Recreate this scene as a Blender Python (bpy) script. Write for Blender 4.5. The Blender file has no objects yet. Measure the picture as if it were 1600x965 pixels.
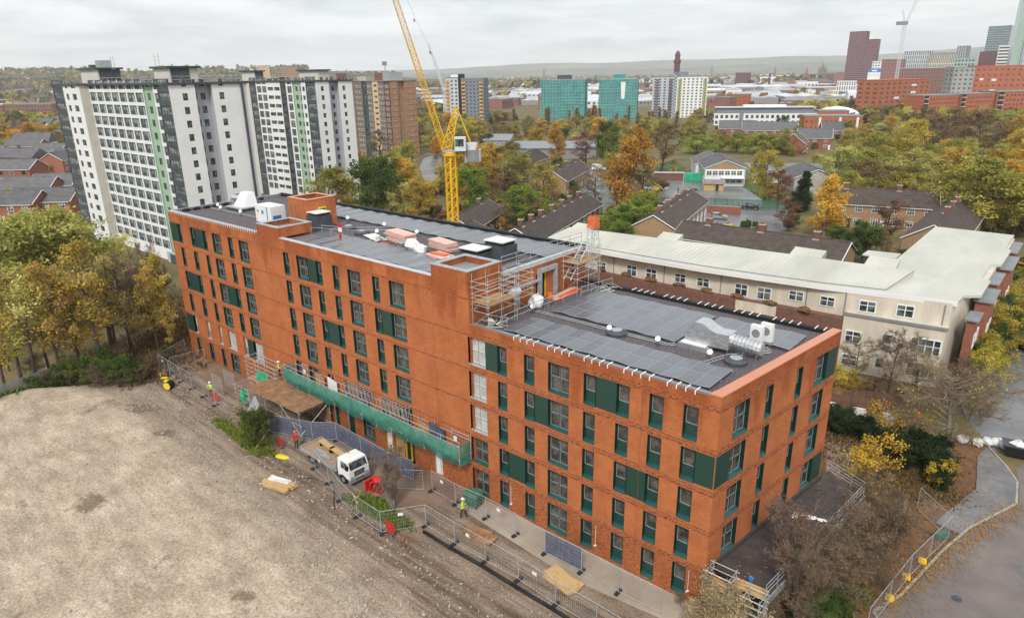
import bpy, math, random
from mathutils import Vector, Matrix
R = math.radians
rnd = random.Random(7)
SC = bpy.context.scene
COL = SC.collection

# ---------------------------------------------------------------- camera
cam = bpy.data.cameras.new("camera"); cam.lens = 24.0; cam.sensor_width = 36.0
cam.clip_start = 0.5; cam.clip_end = 60000.0
camo = bpy.data.objects.new("camera", cam); COL.objects.link(camo)
camo.matrix_world = Matrix(((0.76202883, -0.19977027, 0.61595772, 14.1975),
                            (0.64737744, 0.2565448, -0.71769577, -35.2692),
                            (-0.01464647, 0.94566199, 0.32482129, 33.3607), (0, 0, 0, 1)))
SC.camera = camo

# ---------------------------------------------------------------- sky: overcast, thin blue behind cloud
SUN_ELEV, SUN_ROT = R(46), R(152)
w = bpy.data.worlds.new("World"); SC.world = w; w.use_nodes = True
nt = w.node_tree; nt.nodes.clear()
def N(t, **k):
    n = nt.nodes.new(t)
    for a, b in k.items(): setattr(n, a, b)
    return n
def L(a, b): nt.links.new(a, b)
sky = N('ShaderNodeTexSky', sky_type='NISHITA', sun_disc=False, sun_elevation=SUN_ELEV, sun_rotation=SUN_ROT)
bg1 = N('ShaderNodeBackground'); bg1.inputs[1].default_value = 0.08; L(sky.outputs[0], bg1.inputs[0])
tc = N('ShaderNodeTexCoord'); sep = N('ShaderNodeSeparateXYZ'); L(tc.outputs['Generated'], sep.inputs[0])
zz = N('ShaderNodeMath', operation='ADD'); L(sep.outputs[2], zz.inputs[0]); zz.inputs[1].default_value = 0.10
zm = N('ShaderNodeMath', operation='MAXIMUM'); L(zz.outputs[0], zm.inputs[0]); zm.inputs[1].default_value = 0.05
dv = N('ShaderNodeVectorMath', operation='DIVIDE'); L(tc.outputs['Generated'], dv.inputs[0])
cb = N('ShaderNodeCombineXYZ')
for i in range(3): L(zm.outputs[0], cb.inputs[i])
L(cb.outputs[0], dv.inputs[1])
ml = N('ShaderNodeVectorMath', operation='MULTIPLY'); L(dv.outputs[0], ml.inputs[0]); ml.inputs[1].default_value = (1, 1, 0)
no = N('ShaderNodeTexNoise'); no.inputs['Scale'].default_value = .9; no.inputs['Detail'].default_value = 7
no.inputs['Roughness'].default_value = 0.55; no.inputs['Distortion'].default_value = 0.25; L(ml.outputs[0], no.inputs['Vector'])
rp = N('ShaderNodeValToRGB'); L(no.outputs[0], rp.inputs[0])
rp.color_ramp.elements[0].position = 0.34; rp.color_ramp.elements[0].color = (0.40, 0.43, 0.46, 1)
rp.color_ramp.elements[1].position = 0.60; rp.color_ramp.elements[1].color = (0.62, 0.63, 0.64, 1)
bg2 = N('ShaderNodeBackground'); bg2.inputs[1].default_value = 1.0; L(rp.outputs[0], bg2.inputs[0])
mx = N('ShaderNodeMixShader'); mx.inputs[0].default_value = 0.93; L(bg1.outputs[0], mx.inputs[1]); L(bg2.outputs[0], mx.inputs[2])
ow = N('ShaderNodeOutputWorld'); L(mx.outputs[0], ow.inputs[0])

# ---------------------------------------------------------------- sun through cloud
sl = bpy.data.lights.new("sun", 'SUN'); sl.energy = 1.5; sl.angle = R(11); sl.color = (1, 0.96, 0.9)
so = bpy.data.objects.new("sun", sl); COL.objects.link(so)
# sun_rotation is measured clockwise from +Y
_az = SUN_ROT
_d = Vector((math.sin(_az) * math.cos(SUN_ELEV), math.cos(_az) * math.cos(SUN_ELEV), math.sin(SUN_ELEV)))
so.rotation_euler = _d.to_track_quat('Z', 'Y').to_euler(); so.location = (0, 0, 200)
SC.view_settings.view_transform = 'Standard'; SC.view_settings.look = 'None'
SC.view_settings.exposure = 0.85; SC.view_settings.gamma = 1.0
SC.cycles.max_bounces = 6; SC.cycles.diffuse_bounces = 2; SC.cycles.glossy_bounces = 2
SC.cycles.transparent_max_bounces = 12; SC.cycles.volume_bounces = 3; SC.cycles.transmission_bounces = 3

# ---------------------------------------------------------------- materials
MATS = {}
def pm(name, col, rough=0.8, var=0.18, scale=3.0, bump=0.0, spec=0.3, metal=0.0, col2=None, detail=6, rand=0.0, space='Object', stretch=None, alpha=1.0, thresh=(0.35, 0.68)):
    """procedural material: noise between two tones, fine bump, optional per-object shade"""
    m = bpy.data.materials.new(name); m.use_nodes = True
    t = m.node_tree; b = t.nodes['Principled BSDF']
    b.inputs['Roughness'].default_value = rough; b.inputs['Metallic'].default_value = metal
    b.inputs['Specular IOR Level'].default_value = spec
    co = t.nodes.new('ShaderNodeTexCoord')
    src = co.outputs['Object']
    if space == 'World':
        ge = t.nodes.new('ShaderNodeNewGeometry'); src = ge.outputs['Position']
    if stretch:
        mp = t.nodes.new('ShaderNodeMapping'); mp.inputs['Scale'].default_value = stretch
        t.links.new(src, mp.inputs[0]); src = mp.outputs[0]
    n = t.nodes.new('ShaderNodeTexNoise'); n.inputs['Scale'].default_value = scale; n.inputs['Detail'].default_value = detail
    n.inputs['Roughness'].default_value = 0.65
    t.links.new(src, n.inputs['Vector'])
    r = t.nodes.new('ShaderNodeValToRGB'); t.links.new(n.outputs[0], r.inputs[0])
    if col2 is None:
        c0 = [c * (1 - var) for c in col]; c1 = [min(1, c * (1 + var)) for c in col]
    else: c0, c1 = col2, col
    r.color_ramp.elements[0].position = thresh[0]; r.color_ramp.elements[1].position = thresh[1]
    r.color_ramp.elements[0].color = (*c0, 1); r.color_ramp.elements[1].color = (*c1, 1)
    out = r.outputs[0]
    if rand:
        oi = t.nodes.new('ShaderNodeObjectInfo')
        mr = t.nodes.new('ShaderNodeMapRange'); t.links.new(oi.outputs['Random'], mr.inputs[0])
        mr.inputs[3].default_value = 1 - rand; mr.inputs[4].default_value = 1 + rand
        hs = t.nodes.new('ShaderNodeHueSaturation'); t.links.new(out, hs.inputs['Color']); t.links.new(mr.outputs[0], hs.inputs['Value'])
        out = hs.outputs[0]
    t.links.new(out, b.inputs['Base Color'])
    if bump:
        n2 = t.nodes.new('ShaderNodeTexNoise'); n2.inputs['Scale'].default_value = scale * 4; n2.inputs['Detail'].default_value = 5
        t.links.new(src, n2.inputs['Vector'])
        bp = t.nodes.new('ShaderNodeBump'); bp.inputs['Strength'].default_value = bump; bp.inputs['Distance'].default_value = 0.1
        t.links.new(n2.outputs[0], bp.inputs['Height']); t.links.new(bp.outputs[0], b.inputs['Normal'])
    if alpha < 1: b.inputs['Alpha'].default_value = alpha
    MATS[name] = m
    return m
def M(n): return MATS[n]

# ---------------------------------------------------------------- mesh builder
class MB:
    def __init__(s): s.v = []; s.f = []; s.m = []; s.mats = []
    def mi(s, mat):
        if isinstance(mat, str): mat = MATS[mat]
        if mat not in s.mats: s.mats.append(mat)
        return s.mats.index(mat)
    def poly(s, pts, mat):
        k = len(s.v); s.v += [tuple(p) for p in pts]; s.f.append(tuple(range(k, k + len(pts)))); s.m.append(s.mi(mat))
    def hexa(s, p, mat, top=None):
        """8 points: bottom ring 0-3 counter-clockwise, top ring 4-7"""
        k = len(s.v); s.v += [tuple(q) for q in p]; i = s.mi(mat); j = s.mi(top) if top else i
        for q, mm in (((3, 2, 1, 0), i), ((4, 5, 6, 7), j), ((0, 1, 5, 4), i), ((1, 2, 6, 5), i), ((2, 3, 7, 6), i), ((3, 0, 4, 7), i)):
            s.f.append(tuple(k + a for a in q)); s.m.append(mm)
    def box(s, x0, y0, z0, x1, y1, z1, mat, top=None):
        if x1 < x0: x0, x1 = x1, x0
        if y1 < y0: y0, y1 = y1, y0
        if z1 < z0: z0, z1 = z1, z0
        s.hexa([(x0, y0, z0), (x1, y0, z0), (x1, y1, z0), (x0, y1, z0), (x0, y0, z1), (x1, y0, z1), (x1, y1, z1), (x0, y1, z1)], mat, top)
    def obox(s, c, size, mat, rz=0, top=None, rx=0, ry=0):
        """box centred in plan on c with its foot at c.z"""
        sx, sy, sz = size; mt = Matrix.Rotation(rz, 3, 'Z') @ Matrix.Rotation(ry, 3, 'Y') @ Matrix.Rotation(rx, 3, 'X'); c = Vector(c)
        s.hexa([c + mt @ Vector(p) for p in ((-sx/2, -sy/2, 0), (sx/2, -sy/2, 0), (sx/2, sy/2, 0), (-sx/2, sy/2, 0), (-sx/2, -sy/2, sz), (sx/2, -sy/2, sz), (sx/2, sy/2, sz), (-sx/2, sy/2, sz))], mat, top)
    def prism(s, pts, z0, z1, mat, top=None):
        n = len(pts); k = len(s.v); i = s.mi(mat); j = s.mi(top) if top else i
        s.v += [(p[0], p[1], z0) for p in pts] + [(p[0], p[1], z1) for p in pts]
        s.f.append(tuple(range(k + n - 1, k - 1, -1))); s.m.append(i)
        s.f.append(tuple(range(k + n, k + 2 * n))); s.m.append(j)
        for a in range(n):
            b = (a + 1) % n; s.f.append((k + a, k + b, k + n + b, k + n + a)); s.m.append(i)
    def tube(s, p, q, r, mat, n=4, r2=None, cap=True):
        p, q = Vector(p), Vector(q); d = q - p
        if d.length < 1e-6: return
        d.normalize(); u = d.orthogonal().normalized(); v = d.cross(u); k = len(s.v); i = s.mi(mat)
        if r2 is None: r2 = r
        for c, rr in ((p, r), (q, r2)):
            for a in range(n):
                t = 2 * math.pi * (a + .5) / n; s.v.append(tuple(c + (u * math.cos(t) + v * math.sin(t)) * rr))
        for a in range(n):
            b = (a + 1) % n; s.f.append((k + a, k + b, k + n + b, k + n + a)); s.m.append(i)
        if cap:
            s.f.append(tuple(range(k + n - 1, k - 1, -1))); s.m.append(i); s.f.append(tuple(range(k + n, k + 2 * n))); s.m.append(i)
    def path(s, pts, r, mat, n=4):
        for a, b in zip(pts, pts[1:]): s.tube(a, b, r, mat, n)
    def lathe(s, prof, mat, n=12, c=(0, 0, 0)):
        """profile [(r,z)...] about the z axis"""
        k = len(s.v); i = s.mi(mat)
        for r, z in prof:
            for a in range(n):
                t = 2 * math.pi * a / n; s.v.append((c[0] + r * math.cos(t), c[1] + r * math.sin(t), c[2] + z))
        for e in range(len(prof) - 1):
            for a in range(n):
                b = (a + 1) % n; s.f.append((k + e*n + a, k + e*n + b, k + (e+1)*n + b, k + (e+1)*n + a)); s.m.append(i)
        s.f.append(tuple(range(k + n - 1, k - 1, -1))); s.m.append(i)
        e = len(prof) - 1; s.f.append(tuple(range(k + e*n, k + e*n + n))); s.m.append(i)
    def blob(s, c, r, mat, seed=0, rough=0.25, n=7, m=5):
        """an irregular lump"""
        g = random.Random(seed); k = len(s.v); i = s.mi(mat)
        for e in range(m + 1):
            ph = math.pi * e / m
            for a in range(n):
                t = 2 * math.pi * a / n; q = 1 + g.uniform(-rough, rough)
                s.v.append((c[0] + r[0]*q*math.sin(ph)*math.cos(t), c[1] + r[1]*q*math.sin(ph)*math.sin(t), c[2] + r[2]*q*math.cos(ph)))
        for e in range(m):
            for a in range(n):
                b = (a + 1) % n; s.f.append((k + e*n + a, k + (e+1)*n + a, k + (e+1)*n + b, k + e*n + b)); s.m.append(i)
    def mesh(s, name, smooth=False):
        me = bpy.data.meshes.new(name); me.from_pydata(s.v, [], s.f)
        for m in s.mats: me.materials.append(m)
        me.polygons.foreach_set('material_index', s.m)
        if smooth: me.polygons.foreach_set('use_smooth', [True] * len(s.f))
        me.update(); return me
    def build(s, name, parent=None, loc=(0, 0, 0), rz=0, smooth=False, **tags):
        return ob(name, s.mesh(name, smooth), parent, loc, rz, **tags)
def ob(name, me, parent=None, loc=(0, 0, 0), rz=0, scale=None, **tags):
    o = bpy.data.objects.new(name, me); COL.objects.link(o); o.location = loc; o.rotation_euler = (0, 0, rz)
    if scale: o.scale = scale
    if parent: o.parent = parent
    tag(o, **tags); return o
def tag(o, label=None, cat=None, group=None, kind=None):
    if label: o['label'] = label
    if cat: o['category'] = cat
    if group: o['group'] = group
    if kind: o['kind'] = kind
    return o
def thing(name, label, cat, loc=(0, 0, 0), rz=0, group=None, scale=None):
    o = bpy.data.objects.new(name, None); COL.objects.link(o); o.location = loc; o.rotation_euler = (0, 0, rz); o.empty_display_size = .3
    if scale: o.scale = scale
    return tag(o, label, cat, group)
ORD = ['leftmost', 'second from left', 'third from left', 'fourth from left', 'fifth from left', 'sixth from left', 'seventh from left', 'eighth from left', 'ninth from left', 'tenth from left', 'eleventh from left', 'twelfth from left']
def view_x(p): d = Vector((p[0], p[1], p[2] if len(p) > 2 else 1.0)) - camo.matrix_world.translation; return d.dot(Vector((.76202883, .64737744, -.01464647))) / max(.1, d.dot(Vector((-.61595772, .71769577, -.32482129))))
def rank_labels(objs):
    """tell a short row of look-alikes apart by its order across the picture"""
    objs = sorted(objs, key=lambda o: view_x(o.location)); n = len(objs)
    if 2 <= n <= 12:
        for i, o in enumerate(objs): o['label'] = o['label'] + ', ' + ('rightmost' if i == n - 1 else ORD[i])
def copy_thing(root, loc, rz=0, label=None, group=None, scale=None):
    r = root.copy(); COL.objects.link(r); r.location = loc; r.rotation_euler = (0, 0, rz)
    if label: r['label'] = label
    if group: r['group'] = group
    if scale: r.scale = scale
    for c in list(root.children):
        d = c.copy(); COL.objects.link(d); d.parent = r
        for e in list(c.children):
            g = e.copy(); COL.objects.link(g); g.parent = d
    return r

# ---------------------------------------------------------------- shared materials
pm('concrete', (0.42, 0.40, 0.37), .9, .2, 1.5, .3)
pm('white_wall', (0.78, 0.78, 0.77), .8, .05, .25, 0)
pm('cream_wall', (0.64, 0.58, 0.475), .85, .16, .5, .1, stretch=(1, 1, .35), detail=9)
pm('beige_wall', (0.60, 0.57, 0.50), .85, .06, .4)
pm('grey_wall', (0.42, 0.43, 0.46), .8, .06, .4)
pm('dark_grey', (0.07, 0.08, 0.09), .6, .25, 1)
pm('mid_grey', (0.24, 0.25, 0.26), .7, .15, 1)
pm('black', (0.015, 0.016, 0.018), .6, .3, 2)
pm('white_paint', (0.80, 0.80, 0.79), .5, .05, 2)
pm('steel', (0.50, 0.52, 0.54), .42, .2, 2, metal=.75, spec=.5)
pm('galv', (0.42, 0.44, 0.45), .55, .22, 3, metal=.3)
pm('green_frame', (0.010, 0.058, 0.048), .35, .2, 2, spec=.5)
pm('green_reveal', (0.006, 0.030, 0.026), .45, .2, 2)
pm('green_sill', (0.016, 0.075, 0.075), .35, .2, 2, spec=.5)
pm('grey_frame', (0.36, 0.38, 0.38), .5, .1, 2)
pm('pale_green', (0.36, 0.49, 0.36), .8, .06, .5)
pm('timber', (0.42, 0.26, 0.12), .85, .3, 2, stretch=(1, 8, 8))
pm('timber_new', (0.55, 0.37, 0.17), .8, .2, 2, stretch=(1, 6, 6))
pm('board_wet', (0.30, 0.17, 0.09), .6, .4, 1.3, .2)
pm('hivis', (0.55, 0.85, 0.04), .7, .12, 6)
pm('hivis_orange', (0.85, 0.16, 0.03), .7, .12, 6)
pm('red_plastic', (0.62, 0.02, 0.02), .5, .12, 3)
pm('blue_plastic', (0.03, 0.19, 0.55), .5, .12, 3)
pm('green_plastic', (0.05, 0.16, 0.10), .5, .2, 3)
pm('yellow_paint', (0.78, 0.50, 0.02), .5, .15, 2)
pm('yellow_plastic', (0.80, 0.62, 0.03), .5, .15, 3)
pm('skin', (0.52, 0.33, 0.25), .6, .08, 6)
pm('dark_cloth', (0.025, 0.027, 0.035), .9, .3, 5)
pm('bag_white', (0.74, 0.74, 0.72), .75, .14, 3, .4)
pm('rubber', (0.03, 0.03, 0.032), .8, .3, 3)
pm('roof_tile', (0.085, 0.066, 0.058), .8, .25, .9, 0, rand=.12)
pm('slate_roof', (0.135, 0.133, 0.14), .7, .2, .8, rand=.12)
pm('pale_roof', (0.53, 0.525, 0.46), .55, .14, .18, detail=9, stretch=(1, .35, 1))
pm('house_brick', (0.36, 0.235, 0.135), .9, .16, 2, rand=.1)
pm('red_brick', (0.31, 0.12, 0.078), .9, .2, 2, rand=.12)
pm('dark_brick', (0.20, 0.10, 0.075), .9, .2, 2, rand=.1)
pm('bark', (0.085, 0.065, 0.048), .95, .35, 4, stretch=(3, 3, .6))
pm('pale_bark', (0.24, 0.21, 0.17), .95, .35, 4, stretch=(3, 3, .6))
pm('insul_pink', (0.72, 0.47, 0.40), .8, .12, 2)
pm('foil', (0.66, 0.67, 0.68), .28, .15, 2, .5, metal=.8, spec=.6)
pm('rust', (0.22, 0.085, 0.04), .9, .4, 4)

def glass(name, dark=(0.02, 0.025, 0.028), light=(0.09, 0.095, 0.09), rough=.06, spec=.9, rand=True):
    """window pane: dark room or pale blind behind a glossy sheet, differing from pane to pane"""
    m = bpy.data.materials.new(name); m.use_nodes = True; t = m.node_tree; b = t.nodes['Principled BSDF']
    b.inputs['Roughness'].default_value = rough; b.inputs['Specular IOR Level'].default_value = spec
    oi = t.nodes.new('ShaderNodeObjectInfo'); co = t.nodes.new('ShaderNodeTexCoord')
    ad = t.nodes.new('ShaderNodeVectorMath'); ad.operation = 'ADD'; t.links.new(co.outputs['Object'], ad.inputs[0])
    cm = t.nodes.new('ShaderNodeCombineXYZ')
    mu = t.nodes.new('ShaderNodeMath'); mu.operation = 'MULTIPLY'; mu.inputs[1].default_value = 173.0; t.links.new(oi.outputs['Random'], mu.inputs[0])
    for i in range(3): t.links.new(mu.outputs[0], cm.inputs[i])
    t.links.new(cm.outputs[0], ad.inputs[1])
    n = t.nodes.new('ShaderNodeTexNoise'); n.inputs['Scale'].default_value = 1.6; n.inputs['Detail'].default_value = 4; t.links.new(ad.outputs[0], n.inputs['Vector'])
    r = t.nodes.new('ShaderNodeValToRGB'); r.color_ramp.elements[0].position = .42; r.color_ramp.elements[1].position = .68
    r.color_ramp.elements[0].color = (*dark, 1); r.color_ramp.elements[1].color = (*light, 1)
    t.links.new(n.outputs[0], r.inputs[0]); t.links.new(r.outputs[0], b.inputs['Base Color'])
    MATS[name] = m
glass('pane_glass', (0.035, 0.036, 0.035), (0.14, 0.125, 0.11), .07, .65)
glass('pane_pale', (0.40, 0.42, 0.40), (0.58, 0.60, 0.56), .15, .6)
glass('bay_glass', (0.07, 0.095, 0.098), (0.36, 0.40, 0.38), .14, .7)
glass('far_glass', (0.022, 0.034, 0.038), (0.17, 0.21, 0.21), .12, .6)

def brick(name, c1, c2, mortar, weather, base=False, rot=False):
    """facing brick: real courses, blotchy firing, rain-soaked streaks from the coping, optional dark flecks low down"""
    m = bpy.data.materials.new(name); m.use_nodes = True; t = m.node_tree; b = t.nodes['Principled BSDF']
    b.inputs['Roughness'].default_value = .85; b.inputs['Specular IOR Level'].default_value = .25
    co = t.nodes.new('ShaderNodeTexCoord'); src = co.outputs['Object']
    sp = t.nodes.new('ShaderNodeSeparateXYZ'); t.links.new(src, sp.inputs[0])
    cb = t.nodes.new('ShaderNodeCombineXYZ')
    su = t.nodes.new('ShaderNodeMath'); su.operation = 'ADD'; t.links.new(sp.outputs[0], su.inputs[0]); t.links.new(sp.outputs[1], su.inputs[1])
    t.links.new(su.outputs[0], cb.inputs[0]); t.links.new(sp.outputs[2], cb.inputs[1])
    br = t.nodes.new('ShaderNodeTexBrick'); t.links.new(cb.outputs[0], br.inputs['Vector'])
    br.inputs['Scale'].default_value = 1.0; br.inputs['Brick Width'].default_value = .225; br.inputs['Row Height'].default_value = .075
    br.inputs['Mortar Size'].default_value = .012; br.inputs['Color1'].default_value = (*c1, 1); br.inputs['Color2'].default_value = (*c2, 1); br.inputs['Mortar'].default_value = (*mortar, 1)
    br.inputs['Bias'].default_value = -.2
    n = t.nodes.new('ShaderNodeTexNoise'); n.inputs['Scale'].default_value = .55; n.inputs['Detail'].default_value = 8; n.inputs['Roughness'].default_value = .7
    t.links.new(src, n.inputs['Vector'])
    r = t.nodes.new('ShaderNodeValToRGB'); t.links.new(n.outputs[0], r.inputs[0])
    r.color_ramp.elements[0].position = .3; r.color_ramp.elements[1].position = .72
    r.color_ramp.elements[0].color = (.76, .73, .70, 1); r.color_ramp.elements[1].color = (1.16, 1.15, 1.13, 1)
    mu = t.nodes.new('ShaderNodeMixRGB'); mu.blend_type = 'MULTIPLY'; mu.inputs[0].default_value = 1
    t.links.new(br.outputs[0], mu.inputs[1]); t.links.new(r.outputs[0], mu.inputs[2]); out = mu.outputs[0]
    # damp streaks: noise stretched down the wall
    mp = t.nodes.new('ShaderNodeMapping'); mp.inputs['Scale'].default_value = (.55, .55, .07); t.links.new(src, mp.inputs[0])
    n2 = t.nodes.new('ShaderNodeTexNoise'); n2.inputs['Scale'].default_value = 1.3; n2.inputs['Detail'].default_value = 5; t.links.new(mp.outputs[0], n2.inputs['Vector'])
    hz = t.nodes.new('ShaderNodeMapRange'); t.links.new(sp.outputs[2], hz.inputs[0]); hz.inputs[1].default_value = weather - 5.0; hz.inputs[2].default_value = weather + .3
    hz.inputs[3].default_value = -.22; hz.inputs[4].default_value = .12
    ad = t.nodes.new('ShaderNodeMath'); ad.operation = 'ADD'; t.links.new(n2.outputs[0], ad.inputs[0]); t.links.new(hz.outputs[0], ad.inputs[1])
    r2 = t.nodes.new('ShaderNodeValToRGB'); t.links.new(ad.outputs[0], r2.inputs[0]); r2.color_ramp.elements[0].position = .47; r2.color_ramp.elements[1].position = .62
    r2.color_ramp.elements[0].color = (0, 0, 0, 1); r2.color_ramp.elements[1].color = (.7, .7, .7, 1)
    m2 = t.nodes.new('ShaderNodeMixRGB'); m2.blend_type = 'MULTIPLY'; t.links.new(r2.outputs[0], m2.inputs[0]); t.links.new(out, m2.inputs[1]); m2.inputs[2].default_value = (.66, .50, .38, 1)
    out = m2.outputs[0]
    if base:   # dark-flecked bricks low on the wall
        n3 = t.nodes.new('ShaderNodeTexNoise'); n3.inputs['Scale'].default_value = 1.0; n3.inputs['Detail'].default_value = 3
        mp3 = t.nodes.new('ShaderNodeMapping'); mp3.inputs['Scale'].default_value = (3.2, 3.2, 14); t.links.new(src, mp3.inputs[0]); t.links.new(mp3.outputs[0], n3.inputs['Vector'])
        h3 = t.nodes.new('ShaderNodeMapRange'); t.links.new(sp.outputs[2], h3.inputs[0]); h3.inputs[1].default_value = 2.7; h3.inputs[2].default_value = 4.0; h3.inputs[3].default_value = .12; h3.inputs[4].default_value = -.2
        a3 = t.nodes.new('ShaderNodeMath'); a3.operation = 'ADD'; t.links.new(n3.outputs[0], a3.inputs[0]); t.links.new(h3.outputs[0], a3.inputs[1])
        r3 = t.nodes.new('ShaderNodeValToRGB'); t.links.new(a3.outputs[0], r3.inputs[0]); r3.color_ramp.elements[0].position = .56; r3.color_ramp.elements[1].position = .70
        m3 = t.nodes.new('ShaderNodeMixRGB'); m3.blend_type = 'MULTIPLY'; t.links.new(r3.outputs[0], m3.inputs[0]); t.links.new(out, m3.inputs[1]); m3.inputs[2].default_value = (.55, .52, .50, 1)
        out = m3.outputs[0]
    t.links.new(out, b.inputs['Base Color'])
    bp = t.nodes.new('ShaderNodeBump'); bp.inputs['Strength'].default_value = .35; bp.inputs['Distance'].default_value = .02; t.links.new(br.outputs['Fac'], bp.inputs['Height']); bp.invert = True
    t.links.new(bp.outputs[0], b.inputs['Normal'])
    MATS[name] = m
OR1, OR2 = (0.54, 0.160, 0.046), (0.385, 0.105, 0.034)
brick('orange_brick_low', OR1, OR2, (0.42, 0.17, 0.08), 14.6, True)
brick('orange_brick_high', OR1, OR2, (0.42, 0.17, 0.08), 18.4, True)

def band_mat():
    m = pm('band_brick', (0.46, 0.145, 0.055), .9, .2, 3.2, .3, col2=(0.10, 0.045, 0.028), stretch=(1.4, 1.4, 5), thresh=(.44, .54)); return m
band_mat()

def tile_mat(name, col):
    """dark green glazed chevron tile: fine diagonal ridges"""
    m = bpy.data.materials.new(name); m.use_nodes = True; t = m.node_tree; b = t.nodes['Principled BSDF']
    b.inputs['Roughness'].default_value = .4; b.inputs['Specular IOR Level'].default_value = .5
    co = t.nodes.new('ShaderNodeTexCoord'); sp = t.nodes.new('ShaderNodeSeparateXYZ'); t.links.new(co.outputs['Object'], sp.inputs[0])
    su = t.nodes.new('ShaderNodeMath'); su.operation = 'ADD'; t.links.new(sp.outputs[0], su.inputs[0]); t.links.new(sp.outputs[1], su.inputs[1])
    cb = t.nodes.new('ShaderNodeCombineXYZ'); t.links.new(su.outputs[0], cb.inputs[0]); t.links.new(sp.outputs[2], cb.inputs[1])
    br = t.nodes.new('ShaderNodeTexBrick'); t.links.new(cb.outputs[0], br.inputs['Vector']); br.inputs['Scale'].default_value = 1
    br.inputs['Brick Width'].default_value = .2; br.inputs['Row Height'].default_value = .11; br.inputs['Mortar Size'].default_value = .022
    br.inputs['Color1'].default_value = (*col, 1); br.inputs['Color2'].default_value = (*[c * 1.2 for c in col], 1); br.inputs['Mortar'].default_value = (*[c * 1.9 for c in col], 1)
    t.links.new(br.outputs[0], b.inputs['Base Color'])
    bp = t.nodes.new('ShaderNodeBump'); bp.inputs['Strength'].default_value = .6; bp.inputs['Distance'].default_value = .03; t.links.new(br.outputs['Fac'], bp.inputs['Height'])
    t.links.new(bp.outputs[0], b.inputs['Normal']); MATS[name] = m
tile_mat('green_tile', (0.008, 0.036, 0.027))

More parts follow.
